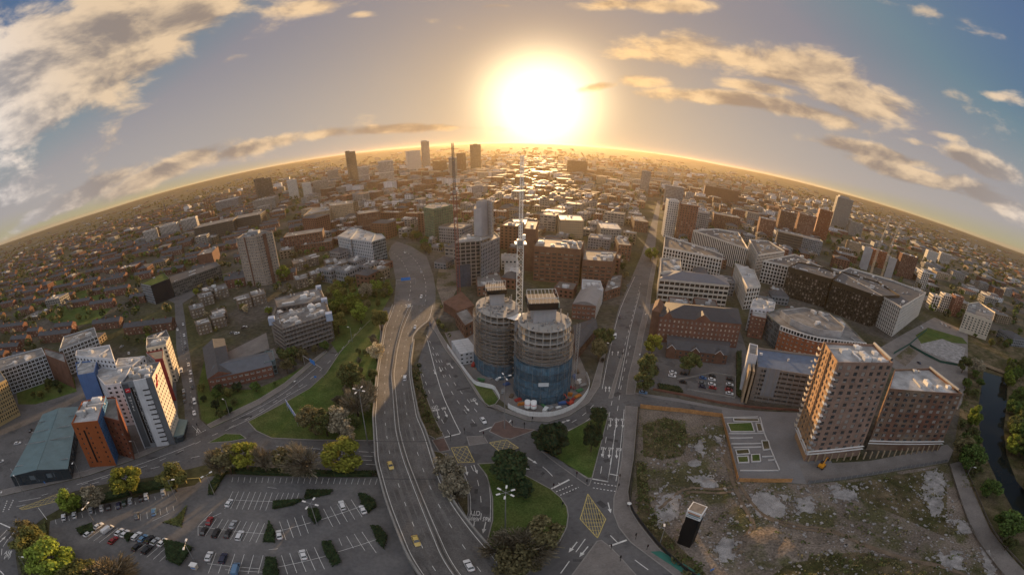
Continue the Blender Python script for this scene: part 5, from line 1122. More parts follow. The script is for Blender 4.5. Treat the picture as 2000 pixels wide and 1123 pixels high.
excavator((1068, 786), .4, mat('green_plant_paint', (.06, .20, .07), .5, .1), 'green excavator working at the foot of the round tower')
excavator((1112, 790), 2.2, mat('red_plant_paint', (.40, .05, .03), .5, .1), 'red excavator inside the curved hoarding on the right')
excavator((943, 724), 1.2, mat('red_plant_paint', (.40, .05, .03), .5, .1), 'red excavator beside the stacked grey cabins')
excavator((1604, 913), .3, mat('orange_plant_paint', (.6, .25, .02), .5, .1), 'small orange digger at the foot of the brick tower')

# ------------------------------------------------------------------ wasteland
def ragged(px, amp=1.1, step=1.1):
    P = densify(GP(px), step); return [p + Vector((random.uniform(-amp, amp), random.uniform(-amp, amp))) for p in P]
SLABS = []
for poly in ([(1810, 922), (1838, 924), (1844, 945), (1842, 975), (1838, 995), (1825, 1009), (1810, 985), (1801, 960)], [(1625, 960), (1668, 958), (1676, 975), (1627, 977)], [(1858, 1016), (1890, 1020), (1896, 1040), (1880, 1044), (1865, 1030)], [(1830, 1085), (1874, 1075), (1883, 1112), (1845, 1113), (1835, 1095)], [(1912, 1070), (1925, 1073), (1945, 1120), (1930, 1122)],
             [(1470, 965), (1500, 960), (1530, 985), (1535, 1010), (1510, 1017), (1480, 1010), (1462, 985)], [(1525, 967), (1545, 970), (1548, 980), (1530, 980)], [(1555, 975), (1588, 970), (1587, 1000), (1560, 1005)], [(1358, 865), (1374, 862), (1372, 893), (1360, 885)], [(1400, 852), (1412, 855), (1410, 872), (1402, 868)], [(1300, 965), (1330, 968), (1325, 1010), (1290, 1030), (1275, 1000)], [(1345, 935), (1372, 930), (1395, 935), (1398, 946), (1372, 948)], [(1618, 947), (1636, 946), (1641, 957), (1624, 957)], [(1400, 1060), (1430, 1050), (1435, 1090), (1405, 1105)]):
    TZ[0] += .006; P = ccw(ragged(poly)); SLABS.append(P); mb = MB(); mb.prism(P, .0, TZ[0] + .05); structure('concrete_slab', mb, M_SLAB)
M_TRACK = mat('pale_track_earth', (.155, .118, .085), .95, .25, .3, .1, fine=.3, bump=.4)
for pl in ([(1440, 940), (1470, 985), (1500, 1012), (1560, 1030), (1630, 1040), (1690, 1066), (1760, 1090), (1840, 1108), (1900, 1130)], [(1405, 860), (1420, 900), (1432, 945), (1450, 985), (1470, 1030), (1440, 1080)], [(1290, 1000), (1340, 960), (1400, 960), (1440, 955)]):
    for off in (-1.1, 1.1):
        P = smooth_line(GP(pl), 8); mb = MB(); TZ[0] += .006; Q = [p + Vector((random.uniform(-.25, .25), off + random.uniform(-.25, .25))) for p in P]; stripe(mb, Q, 1.1, TZ[0]); structure('vehicle_track', mb, M_TRACK)
mb = MB(); rr = random.Random(5); WPOLY = GP([(1255, 905), (1400, 820), (1435, 940), (1580, 950), (1840, 915), (1870, 1000), (1930, 1123), (1500, 1123), (1300, 1040)])
xs = [p.x for p in WPOLY]; ysx = [p.y for p in WPOLY]; n = 0
while n < 1500:
    p = Vector((rr.uniform(min(xs), max(xs)), rr.uniform(min(ysx), max(ysx))))
    if not inside(p, WPOLY): continue
    s = rr.choice((.15, .2, .2, .3, .3, .4, .5, .9)); mb.box((p.x, p.y, -.05), (s*rr.uniform(.6, 1.8), s, s*.5), rr.uniform(0, 3)); n += 1
for P in SLABS:
    for p in P:
        for _ in range(3): s = rr.choice((.15, .2, .3, .45, .7)); q = p + Vector((rr.gauss(0, 1.3), rr.gauss(0, 1.3))); mb.box((q.x, q.y, -.05), (s*rr.uniform(.6, 2), s, .1 + s*.4), rr.uniform(0, 3))
mb.build('rubble', M_SLAB, kind='stuff')
def heap(px, r, h, m, name, label):
    p = G(px); rr = random.Random(int(px[0])); mb = MB(); rings = []
    for k in range(6): q = k/5; rings.append([Vector((r*(1-q)*cos(a)*(1 + rr.uniform(-.15, .15)), r*(1-q)*sin(a)*.8*(1 + rr.uniform(-.15, .15)), h*q*(2-q) - .1)) for a in (2*pi*i/14 for i in range(14))])
    for A, B in zip(rings, rings[1:]): mb.grid(A, B, 0, True)
    t = thing(name, label, 'heap', (p.x, p.y, 0), me=mb.mesh(name, m, True))
heap((1385, 945), 3.5, 1.2, M_SLAB, 'rubble_heap', 'pale concrete rubble heap in the middle of the wasteland')
heap((1357, 905), 3, 1.0, M_SLAB, 'rubble_heap', 'broken concrete heap beside the green scrub on the wasteland'); heap((1490, 1060), 9, 1.5, M_DIRT, 'earth_heap', 'low brown earth mound on the wasteland')
heap((1540, 1075), 8, 1.2, M_DIRT, 'earth_heap', 'brown earth mound by the vehicle tracks at the bottom')
panel_fence('timber_hoarding', 'orange timber hoarding along the top of the wasteland', 'hoarding', [(1250, 797), (1330, 805), (1409, 815)], 2.4, M_WOOD, 2.4, post=M_WOOD)
panel_fence('timber_hoarding', 'orange timber hoarding between wasteland and garden terrace', 'hoarding', [(1409, 815), (1418, 850), (1430, 900), (1440, 939)], 2.4, M_WOOD, 1.8, post=M_WOOD)
panel_fence('timber_hoarding', 'short orange timber hoarding below the garden terrace', 'hoarding', [(1442, 941), (1500, 942), (1546, 942)], 2.2, M_WOOD, 2.0, post=M_WOOD)
panel_fence('dark_fence', 'dark boarded fence along the pavement edge of the wasteland', 'fence', smooth_line([(1248, 797), (1240, 895), (1230, 961), (1234, 996), (1252, 1024), (1290, 1070), (1334, 1110), (1390, 1150)], 4), 2.0, M_DARK, 2.6)
panel_fence('site_fence', 'grey mesh fence row under the brick tower', 'fence', [(1578, 945), (1640, 938), (1760, 917), (1850, 902)], 1.8, mat('grey_fence_mesh', (.13, .13, .135), .7, .1), 2.6, .06, post=M_STEEL)
panel_fence('path_fence', 'low steel fence on the land side of the riverside path', 'fence', smooth_line([(1853, 906), (1872, 970), (1887, 1012), (1908, 1057), (1957, 1123)], 3), 1.1, M_BARR, 2.0, .06)
panel_fence('path_fence', 'low steel fence on the water side of the riverside path', 'fence', smooth_line([(1880, 900), (1909, 970), (1939, 1037), (1974, 1082), (2010, 1120)], 3), 1.1, M_BARR, 2.0, .06)
panel_fence('brick_wall', 'low red brick wall along the lane below the brick hotel car park', 'wall', [(1275, 762), (1330, 772), (1400, 787), (1460, 796), (1560, 803)], 1.3, M_BRICK, 4, .35)
panel_fence('retaining_wall', 'grey wall round the raised hotel parking', 'wall', [(1322, 743), (1392, 730), (1436, 737), (1435, 778), (1342, 762)], 1.0, M_CONC, 4, .4)
panel_fence('site_fence', 'dark green site fence between riverside plots', 'fence', [(1776, 676), (1800, 690), (1835, 708), (1878, 716)], 2.2, mat('dark_green_hoarding', (.015, .075, .060), .7, .1), 2.4)
panel_fence('site_fence', 'dark green site fence beside the office forecourt', 'fence', [(1810, 645), (1776, 674), (1745, 692)], 2.2, mat('dark_green_hoarding', (.015, .075, .060), .7, .1), 2.4)
# billboard tower
c = sum((G(p, 19.5) for p in ((1342, 996), (1371, 1007), (1382, 990), (1355, 979))), Vector((0, 0)))/4; a, b = G((1342, 996), 19.5), G((1371, 1007), 19.5); ang = atan2((b-a).y, (b-a).x); w = (b-a).length; dp = (G((1382, 990), 19.5) - b).length
t = thing('advertising_tower', 'black advertising tower with a white lit-box top on the wasteland', 'advertising tower', (c.x, c.y, 0), ang); occupy([c + Vector((x, y)) for x, y in ((-3, -3), (3, -3), (3, 3), (-3, 3))])
mb = MB(); mb.box((0, 0, -.2), (w*.92, dp*.9, 16.2)); mb.build('shaft', M_BLACK, t); mb = MB(); mb.box((-w*.47, 0, 5), (.5, dp*.7, 6)); mb.build('side_panel', M_BLACK, t)
mb = MB(); mb.box((0, 0, 16.2), (w, dp, 3.3)); mb.build('sign_box', M_WHITEP, t); mb = MB(); mb.box((0, 0, 19.5), (w*.86, dp*.84, .12)); mb.build('roof_sheet', M_BOARD, t)
for k, (z, m) in enumerate(((18.3, mat('orange_print', (.45, .2, .10), .5, .2)), (17.6, mat('teal_print', (.14, .22, .24), .5, .3)), (16.7, mat('blue_print', (.30, .36, .42), .5, .2)))):
    for sd in range(2):
        mb = MB(); 
        if sd == 0: mb.box((random.uniform(-.3, .3), -dp/2 - .03, z), (w*.8, .05, .55))
        else: mb.box((w/2 + .03, 0, z), (.05, dp*.8, .55))
        mb.build('poster', m, t)
# ------------------------------------------------------------------ garden terrace by the tower
M_PLW = mat('pale_planter_stone', (.46, .45, .44), .8, .1, .3, .25)
def planter(px, label, fill=M_GRASS, h=.6):
    P = ccw(GP(px)); c = sum(P, Vector((0, 0)))/len(P); t = thing('planter', label, 'planter', (c.x, c.y, .1)); Q = [p - c for p in P]; I = inset(Q, .45)
    mb = MB()
    for i in range(len(Q)): j = (i+1) % len(Q); mb.prism([Q[i][:], Q[j][:], I[j][:], I[i][:]], 0, h)
    mb.build('kerb', M_PLW, t); mb = MB(); mb.prism(I, 0, h - .12); mb.build('planting', fill, t)
planter([(1419, 828), (1468, 826), (1474, 845), (1426, 845)], 'square lawn bed at the top of the garden terrace'); planter([(1431, 818), (1481, 819), (1483, 825), (1432, 824.5)], 'narrow dark hedge bed above the lawn', M_SCRUB)
planter([(1435, 880), (1462, 878), (1465, 888), (1438, 890)], 'small planted bed left of the lower terrace', M_SCRUB); planter([(1438, 893), (1461, 892), (1463, 905), (1441, 906)], 'lower left grass bed of the terrace'); planter([(1466, 889), (1484, 888), (1486, 903), (1467, 904)], 'lower right grass bed of the terrace'); planter([(1486, 862), (1501, 862), (1505, 879), (1490, 881)], 'planter with small trees at the terrace edge', M_SCRUB); planter([(1475, 828), (1486, 828), (1491, 844), (1479, 845)], 'small empty bed beside the square lawn', M_SCRUB)
for i, (a, b) in enumerate([((1423, 848), (1492, 847)), ((1425, 857), (1470, 856)), ((1428, 868), (1486, 867)), ((1432, 875), (1487, 874)), ((1445, 920), (1520, 920)), ((1500, 900), (1514, 899)), ((1488, 893), (1510, 892)), ((1484, 816), (1492, 846)), ((1492, 846), (1522, 919)), ((1413, 817), (1480, 815))]):
    A, B = G(a), G(b); t = thing('terrace_wall', ['long pale step wall crossing the garden terrace', 'short pale step wall crossing the garden terrace', 'pale edge wall of the garden terrace'][0 if i in (0, 2, 3, 4) else 1 if i < 7 else 2], 'wall', ((A.x + B.x)/2, (A.y + B.y)/2, .1), atan2((B-A).y, (B-A).x), 'garden terrace walls'); mb = MB(); mb.box((0, 0, 0), ((B-A).length, .5, .45)); t2 = mb.build('coping', M_PLW, t)

# ------------------------------------------------------------------ towers and larger blocks farther off
S_TOWD = S(mat('dark_tower_cladding', (.055, .055, .06), .5, .15), M_GLASSB, 3.5, 3.5, .7, .6, .2, .2, 2)
S_TOWW = S(mat('white_tower_panel', (.50, .48, .45), .7, .1), M_GLASS, 3.2, 3.4, .5, .55, .3, .25, 2)
S_TOWS = S(mat('striped_tower_panel', (.46, .43, .40), .7, .1), M_GLASS, 40, 3.4, .5, .94, .6, .03, 2)
S_TOWB = S(M_BRICKD, M_GLASS, 3.2, 3.4, .45, .5, .3, .25, 1.5)
S_TOWG = S(M_GREYP, M_GLASSB, 3.4, 3.2, .7, .6, .2, .2, 1.5)
S_CONC = S(M_CONC, M_GLASS, 3.2, 3.2, .6, .45, .3, .3, 1.5)
S_BANDD = S(mat('dark_band_wall', (.10, .088, .078), .85, .15), M_DARK, 4.0, 12, .97, .45, 2, .3, 1.2)
def tower_px(name, label, cat, xl, xr, yt, yb, depth, st, turn=0.0, group=None, roofm=M_ROOFG, extra=(), mode='mass', clutter=3):
    """a block whose photograph outline runs from xl to xr, foot at yb, top at yt"""
    b = G(((xl+xr)/2, yb)); D = b.length; b = b*(1 + depth*.25/D); e = Vector((b.y, -b.x)).normalized(); f = b.normalized(); D = b.length; h = at_dist((xl+xr)/2, yt, D).z
    w = (xr - xl)/FPX*hypot(D, H)*.93; ang = atan2(e.y, e.x) + turn
    tz = terrain(b.x, b.y); P = [b + Vector((x*cos(ang) - y*sin(ang), x*sin(ang) + y*cos(ang))) for x, y in ((-w/2, -depth/2), (w/2, -depth/2), (w/2, depth/2), (-w/2, depth/2))]
    t = thing(name, label, cat, (b.x, b.y, tz), group=group); o = Vector((b.x, b.y, tz)); volume(t, o, P, tz - 1, h, st, roofm, mode, clutter=clutter); occupy(P)
    for (u, ww, dh) in extra:
        c = b + e*(w*u); Q = [c + Vector((x*cos(ang) - y*sin(ang), x*sin(ang) + y*cos(ang))) for x, y in ((-w*ww/2, -depth*.4), (w*ww/2, -depth*.4), (w*ww/2, depth*.4), (-w*ww/2, depth*.4))]
        volume(t, o, Q, h - .8 if dh > 0 else tz - 1, h + dh, dict(st, ww=0), roofm)
    return t
for a in [('tower', 'tall dark stepped tower on the left skyline', 'tower', 683, 701, 295, 356, 26, S_TOWD, .2, None, M_ROOFG, ((-.3, .4, 4),)), ('tower', 'tall slim grey tower rising above the hill left of the dark crane', 'tower', 826, 842, 276, 334, 24, S_TOWG, 0, None, M_ROOFG, ((-.1, .7, 5),)),
          ('tower', 'dark flat topped tower nearest the sun on the skyline', 'tower', 919, 940, 282, 334, 28, S_TOWD, 0, None, M_ROOFG, ((0, .4, 3),)), ('office_tower', 'white striped office tower left of the slim grey tower', 'tower', 796, 823, 294, 336, 30, S_TOWW, .35), ('office_tower', 'wide pale ribbed office block on the left skyline', 'tower', 742, 772, 313, 358, 30, S_TOWS),
          ('office_tower', 'small white ribbed tower right of the dark stepped tower', 'tower', 702, 722, 325, 357, 22, S_TOWS), ('office_block', 'low dark office pair left of the dark stepped tower', 'office block', 642, 664, 332, 358, 26, S_TOWG), ('office_tower', 'pale tower behind the dark crane jib', 'tower', 893, 911, 299, 338, 26, S_TOWB), ('office_tower', 'grey ribbed slab left of the dark crane', 'tower', 878, 894, 308, 348, 24, S_TOWG),
          ('office_block', 'low broad block between the skyline towers', 'office block', 846, 874, 314, 340, 26, S_TOWB), ('office_tower', 'dark glazed tower on the left below the hill', 'tower', 504, 536, 348, 388, 30, S_TOWD, .3, None, M_ROOFG, ((-.2, .6, 5),)), ('office_block', 'block with blank white end panel left of centre', 'office block', 566, 586, 350, 388, 30, S_TOWW), ('office_block', 'second block with pale end panel left of centre', 'office block', 594, 612, 356, 386, 30, S_TOWW), ('office_block', 'grey block with square opening left of centre', 'office block', 614, 645, 352, 380, 30, S_CONC),
          ('office_block', 'big dark slab in the glow under the sun', 'office block', 1106, 1146, 313, 346, 50, S_TOWB), ('tower', 'pale slim tower right of the sun', 'tower', 1248, 1266, 333, 378, 24, S_TOWG), ('apartment_tower', 'white panel tower with punched windows at the top of the straight road', 'tower', 1292, 1314, 388, 462, 20, S_TOWW, .2), ('apartment_tower', 'brown panelled tower right of the white punched one', 'tower', 1316, 1352, 396, 470, 24, dict(S_TOWB, wall=M_BRICK), .1), ('office_block', 'glazed block on top of the straight road rise', 'office block', 1294, 1330, 362, 400, 40, S_TOWG, .1),
          ('office_block', 'glass fronted block beside the brown tower', 'office block', 1356, 1380, 412, 456, 24, S_TOWG), ('office_block', 'dark angular brick block behind the finned offices', 'office block', 1386, 1440, 418, 452, 34, S_TOWB, .1), ('railway_building', 'long dark red slab building right of the sun', 'building', 1370, 1440, 366, 394, 30, blank(M_BRICKD), .12), ('apartment_tower', 'white banded apartment tower on the right', 'tower', 1616, 1650, 382, 448, 26, dict(S_TOWW, wall=mat('grey_band_panel', (.30, .285, .265), .7, .1), glass=M_GLASSD, ww=.75), .3, None, M_ROOFG, ((-.1, .6, 5),)),
          ('apartment_tower', 'rust coloured tower left of the white banded one', 'tower', 1584, 1612, 406, 466, 24, S(mat('rust_cladding', (.22, .075, .035), .7, .15), M_GLASS, 3.1, 3, .45, .5), .2), ('apartment_block', 'red brick apartment block left of the rust tower', 'apartment block', 1548, 1584, 416, 462, 26, S_BRICKW, .2), ('apartment_block', 'second red brick apartment block left of the rust tower', 'apartment block', 1512, 1545, 410, 456, 26, S_TOWB, .2), ('apartment_block', 'white banded low block right of the white tower', 'apartment block', 1650, 1680, 432, 460, 24, S_CONC, .3), ('apartment_block', 'red brick block with dark roof above the gridded offices', 'apartment block', 1474, 1506, 425, 466, 26, S_BRICKW, .15),
          ('concrete_core', 'left pale lift core on the yellow sheeted site', 'building', 1676, 1694, 480, 526, 9, blank(M_CORE)), ('concrete_core', 'right pale lift core on the yellow sheeted site', 'building', 1724, 1740, 500, 546, 9, blank(M_CORE)), ('unfinished_building', 'frame wrapped in yellow sheeting around the pale cores', 'building', 1664, 1750, 540, 560, 30, S(mat('yellow_sheeting', (.42, .27, .035), .8, .2), M_DARK, 3.2, 4, .5, .3), .35), ('apartment_block', 'orange brick block behind the yellow sheeted site', 'apartment block', 1694, 1722, 485, 520, 26, S(M_BRICKO, M_GLASS), .3), ('apartment_block', 'dark brick block right of the pale cores', 'apartment block', 1742, 1778, 492, 540, 30, S_TOWB, .35), ('apartment_block', 'cream brick block left of the yellow sheeted site', 'apartment block', 1648, 1674, 470, 498, 22, S_OFFT, .3),
          ('apartment_block', 'white gridded slab right of the ribbed office, rear', 'apartment block', 1786, 1804, 526, 564, 14, S_GRIDW, .5), ('apartment_block', 'white gridded slab right of the ribbed office, middle', 'apartment block', 1808, 1826, 572, 604, 14, S_GRIDW, .5), ('apartment_block', 'white gridded slab with dark ends near the cream hotel', 'apartment block', 1827, 1850, 570, 608, 14, S_GRIDW, .5), ('apartment_block', 'red brick slab beside the cream hotel', 'apartment block', 1848, 1868, 572, 616, 14, S_BRICKW, .5), ('apartment_block', 'pale blue and white stepped block on the right', 'apartment block', 1802, 1826, 488, 512, 22, S_TOWW, .4), ('apartment_block', 'pale blue block with ribbed front on the right', 'apartment block', 1828, 1852, 492, 514, 22, S_TOWS, .4), ('tower_block', 'left white tower of the far right pair', 'tower block', 1884, 1891, 471, 486, 14, S_TOWW), ('tower_block', 'right white tower of the far right pair', 'tower block', 1899, 1906, 476, 491, 14, S_TOWW),
          ('office_block', 'white ribbed hospital-like slab on the far left, left part', 'building', 285, 312, 447, 470, 26, S_TOWS, -.25), ('office_block', 'white ribbed slab on the far left, middle part', 'building', 317, 354, 436, 460, 26, S_TOWS, -.25), ('office_block', 'white ribbed slab on the far left, right part', 'building', 358, 391, 424, 448, 26, S_TOWS, -.25), ('office_block', 'long dark stepped concrete block on the left', 'building', 388, 470, 432, 462, 60, S_BANDD, -.25), ('office_block', 'second long dark stepped concrete block on the left', 'building', 462, 522, 418, 446, 60, S_BANDD, -.25), ('office_block', 'long pale blue roofed block under the left hill', 'building', 426, 474, 388, 408, 60, S_TOWG, -.25, None, M_ROOFB), ('office_block', 'pale grey roofed block left of the dark glazed tower', 'building', 500, 546, 386, 408, 60, S_CONC, -.25), ('brick_building', 'dark brick works with light roof left of the tower block', 'brick building', 396, 428, 488, 514, 40, blank(M_BRICKD), -.3), ('brick_building', 'long brown brick hall between tower block and grey office', 'brick building', 560, 640, 452, 490, 30, S_BRICKD, -.15), ('brick_building', 'tall brown brick mill left of the green wrapped block', 'brick building', 700, 745, 412, 448, 34, S_BRICKD, .1), ('office_block', 'low brown office row behind the grey office', 'office block', 590, 655, 470, 490, 26, S_BRICKD, -.15),
          ('office_block', 'pale roofed flat office behind the brown brick block', 'office block', 1088, 1136, 424, 462, 40, S_OFFT, .1, None, M_ROOFW), ('office_block', 'stepped pale terrace office left of the straight road', 'office block', 1166, 1208, 440, 470, 40, S_CONC, .15, None, M_ROOFW), ('warehouse', 'row of curved grey roofs along the straight road, upper', 'warehouse', 1232, 1260, 426, 450, 50, S_BRICKD, .15), ('office_block', 'bright roofed low block behind the crane', 'office block', 1000, 1042, 432, 458, 40, S_CONC, .05, None, M_ROOFW), ('office_block', 'small pale office beside the unfinished tower', 'office block', 978, 1010, 500, 524, 16, S_TOWW, 0, None, M_ROOFW), ('office_block', 'brown terrace office right of the massive brick block', 'office block', 1200, 1226, 470, 505, 36, S_BRICKD, .15), ('office_block', 'dark grey slab in front of the gridded offices', 'office block', 1508, 1560, 452, 490, 36, S_BANDD, .1), ('office_block', 'grey office with pale stair end beyond the gridded office', 'office block', 1548, 1600, 462, 492, 30, S_TOWG, .2)]:
    tower_px(*a)
for i, (x, yt, yb) in enumerate(((407, 388, 428), (412, 386, 428), (418, 384, 428))):
    b = G((x, yb)); D = b.length; h = at_dist(x, yt, D).z; t = thing('chimney', ['left', 'middle', 'right'][i] + ' brick chimney of the row of three on the far left', 'chimney', (b.x, b.y, 0), group='three brick chimneys'); mb = MB(); mb.cyl((0, 0, 0), 2.4, h, 8, r2=1.8); mb.build('stack', M_BRICKD, t); mb = MB(); mb.cyl((0, 0, h), 2.1, 1.5, 8); mb.build('cap', M_DARK, t)
b = G((328, 424)); D = b.length; h = at_dist(326, 390, D).z; t = thing('church', 'dark church spire on the far left', 'church', (b.x, b.y, 0)); mb = MB(); mb.box((0, 0, 0), (9, 9, h*.42)); mb.build('tower', M_BRICKD, t); mb = MB(); mb.bar((0, 0, h*.42), (0, 0, h), 5, 8, 0, .2); mb.build('spire', M_SLATE, t); mb = MB(); mb.box((16, 0, 0), (26, 14, 10)); mb.build('nave', M_BRICKD, t)

# ------------------------------------------------------------------ lamps, signals, signs
def lamp(base, top, label, kind=1, group='street lamps', m=M_STEEL):
    p = G(base); h = max(5, min(28, height_at(base, top))); t = thing('street_lamp', label, 'street lamp', (p.x, p.y, .1), random.uniform(0, 6), group)
    mb = MB(); mb.cyl((0, 0, 0), .16 if h < 14 else .26, h, 6, r2=.09); mb.build('pole', m, t)
    for i in range(kind):
        a = 2*pi*i/kind + .3; mb = MB(); e = Vector((cos(a), sin(a), 0))*(1.6 if kind < 3 else 1.9); mb.bar((0, 0, h - .15), (e.x, e.y, h), .06, 4); mb.build('arm', m, t)
        mb = MB(); mb.box((0, 0, -.08), (1.15, .5, .22), 0, bottom=True); q = mb.build('lamp_head', M_WHITEP, t); q.location = (e.x*1.15, e.y*1.15, h + .02); q.rotation_euler = (0, 0, a)
    return t
lamp((718, 864), (695, 755), 'tall four headed lamp mast on the grass verge left of the flyover', 4, 'high mast lamps'); lamp((987, 1034), (985.5, 962), 'tall six headed lamp mast on the central grass island', 6, 'high mast lamps')
lamp((985.5, 838), (984.5, 736), 'tall four headed lamp mast in front of the round towers', 4, 'high mast lamps'); lamp((752, 567), (749, 543), 'lamp mast beside the slip road under the pale grey office', 2, 'high mast lamps'); lamp((799, 612), (799, 597), 'four headed lamp mast on the motorway barrier', 4, 'high mast lamps')
for lb, base, top, k in [('twin headed car park lamp beside the white van row', (186, 1024), (166, 989), 2), ('car park lamp by the hedge under the yellow tree', (345, 977), (327.5, 939), 1), ('car park lamp beside the ticket kiosk', (380, 1096), (360, 1064), 2), ('car park lamp standing in the hedge block of the middle row', (620, 1026), (604, 984), 4), ('lamp at the car park entrance barrier', (419, 967), (402, 928), 2),
                         ('street lamp in front of the orange block', (160, 935), (144, 901), 1), ('street lamp at the corner of the metal roof warehouse', (46, 964), (31, 932), 1), ('street lamp at the bottom left road bend', (57, 1117), (35, 1087), 1), ('street lamp at the far left road edge', (10, 985), (2, 966), 1), ('street lamp below the white hotel', (272, 888), (262, 862), 1), ('street lamp at the hedge corner of the side street', (450, 816), (441, 782), 1),
                         ('street lamp on the left road verge below the brick office', (584, 757), (582, 745), 1), ('street lamp beside the wasteland corner', (1288, 1064), (1297, 1035), 1), ('street lamp on the riverside path', (1889, 929), (1896, 911), 1), ('street lamp left of the straight road', (1190, 700), (1191, 672), 1), ('street lamp right of the straight road', (1258, 640), (1261, 612), 1), ('street lamp by the brick hotel trees', (1247, 720), (1252, 690), 1), ('street lamp left of the ramp trees', (688, 668), (685, 640), 1)]:
    lamp(base, top, lb, k)
for i, (px, lb) in enumerate([((880, 862), 'traffic signal at the two lane slip stop line'), ((908, 848), 'traffic signal on the left refuge island'), ((945, 855), 'traffic signal on the right end of the refuge island'), ((1001, 834), 'traffic signal on the red paved island, left'), ((1024, 838), 'traffic signal on the red paved island, right'), ((1039, 826), 'traffic signal on the kerb below the curved hoarding'), ((1080, 956), 'traffic signal on the central grass island edge'), ((1126, 933), 'traffic signal at the tip of the right grass triangle'), ((1146, 949), 'traffic signal beside the paved crossing'), ((1210, 938), 'traffic signal on the right pavement at the stop line'), ((1206, 957), 'traffic signal on the right pavement past the crossing'), ((1241, 1054), 'traffic signal on the bottom right pavement'), ((1263, 1074), 'traffic signal by the green cycle lane'), ((1193, 1074), 'traffic signal on the bottom refuge, left'), ((1211, 1097), 'traffic signal on the bottom refuge, right'), ((1097, 993), 'traffic signal on the right kerb of the grass island'), ((1214, 700), 'traffic signal on the straight road median'), ((388, 838), 'traffic signal at the side street mouth')]):
    p = G(px); t = thing('traffic_signal', lb, 'traffic light', (p.x, p.y, .2), random.uniform(0, 6), 'traffic signals'); mb = MB(); mb.cyl((0, 0, 0), .09, 3.2, 6); mb.build('pole', M_DARK, t); mb = MB(); mb.box((0, -.2, 2.3), (.42, .3, 1.15)); mb.build('signal_head', M_BLACK, t); mb = MB(); mb.box((0, -.36, 2.95), (.2, .04, .2)); mb.build('lens', mat('red_lens', (.4, .02, .02), .4), t)
M_SIGNB = mat('motorway_sign_blue', (.03, .17, .50), .5, .08)
def gantry(pa, pb, h, panel_px, label, lettered=True, m=M_SIGNB, pw=7):
    a, b = G(pa), G(pb); c = (a+b)/2; ang = atan2((b-a).y, (b-a).x); L = (b-a).length; t = thing('sign_gantry', label, 'road sign', (c.x, c.y, .1), ang)
    for s in (-1, 1): mb = MB(); mb.bar((s*L/2, 0, 0), (s*L/2, 0, h), .16, 6); mb.build('post', M_STEEL, t)
    mb = MB(); mb.box((0, 0, h), (L, .3, .3), bottom=True); mb.build('beam', M_STEEL, t)
    mb = MB(); mb.box((panel_px, -.25, h - .8), (pw, .18, 2.6), bottom=True); mb.build('sign_panel', m, t)
    return t
gantry((595, 712), (632, 738), 6.0, 1, 'blue sign gantry over the left road by the grass verge', pw=5.5)
g = gantry((775, 560), (812, 556), 5.6, 0, 'blue motorway gantry sign above the carriageway', pw=8)
a, b = G((586, 836)), G((562, 800)); t = thing('direction_sign', 'large white backed direction sign standing on two posts on the grass verge', 'road sign', (*((a+b)/2), .1), atan2((b-a).y, (b-a).x)); L = (b-a).length
for s in (-1, 1): mb = MB(); mb.bar((s*L*.42, .3, 0), (s*L*.42, .3, 6.4), .14, 5); mb.build('post', M_STEEL, t)
mb = MB(); mb.box((0, 0, 3.2), (L, .2, 3.2), bottom=True); mb.build('sign_panel', mat('pale_blue_sign', (.33, .38, .55), .5, .15), t)
for i in range(5): mb = MB(); mb.box((-L*.4 + L*.2*i, .18, 3.3), (.12, .12, 3.0), bottom=True); mb.build('stiffener', M_SIGNB, t)
for px, lb, m in (((90, 948), 'small blue parking sign by the warehouse', M_SIGNB), ((617, 742), 'small blue sign on the left road kerb', M_SIGNB), ((1388, 1118), 'blue and white sign at the cycle lane end', M_SIGNB)):
    p = G(px); t = thing('road_sign', lb, 'road sign', (p.x, p.y, .1)); mb = MB(); mb.cyl((0, 0, 0), .07, 2.2, 5); mb.build('post', M_STEEL, t); mb = MB(); mb.box((0, -.1, 1.4), (1.3, .06, 1.1), .2, bottom=True); mb.build('sign_panel', m, t)
# yellow height barrier at the car park entrance, kiosk
a, b = G((365, 944)), G((392, 942)); t = thing('height_barrier', 'yellow height barrier frame over the car park entrance', 'barrier', (*((a+b)/2), .1), atan2((b-a).y, (b-a).x)); L = (b-a).length
for s in (-1, 1): mb = MB(); mb.box((s*L/2, 0, 0), (.3, .3, 2.6)); mb.build('post', M_YELLOW, t)
mb = MB(); mb.box((0, 0, 2.5), (L, .18, .25), bottom=True); mb.build('cross_bar', M_YELLOW, t)
p = G((381, 1110)); t = thing('ticket_kiosk', 'small pale ticket kiosk with blue sign in the car park', 'kiosk', (p.x, p.y, .1), .3); mb = MB(); mb.box((0, 0, 0), (1.6, 1.4, 2.3)); mb.build('body', M_CREAM, t); mb = MB(); mb.box((0, 0, 2.3), (2.0, 1.8, .2)); mb.build('roof', M_WHITEP, t); mb = MB(); mb.box((0, -.75, .6), (1.4, .05, .7)); mb.build('sign_panel', M_SIGNB, t)
# footbridge with pale deck across the river
a, b = G((1895, 706)), G((1990, 742)); c = (a+b)/2; t = thing('footbridge', 'stone arched bridge over the river with grassy verge', 'bridge', (c.x, c.y, 0), atan2((b-a).y, (b-a).x)); L = (b-a).length; mb = MB(); mb.box((0, 0, 1.2), (L, 5, .6), bottom=True); mb.build('deck', M_TAN, t)
for s in (-1, 1): mb = MB(); mb.box((0, s*2.4, 1.8), (L, .4, 1.0)); mb.build('parapet', M_TAN, t)
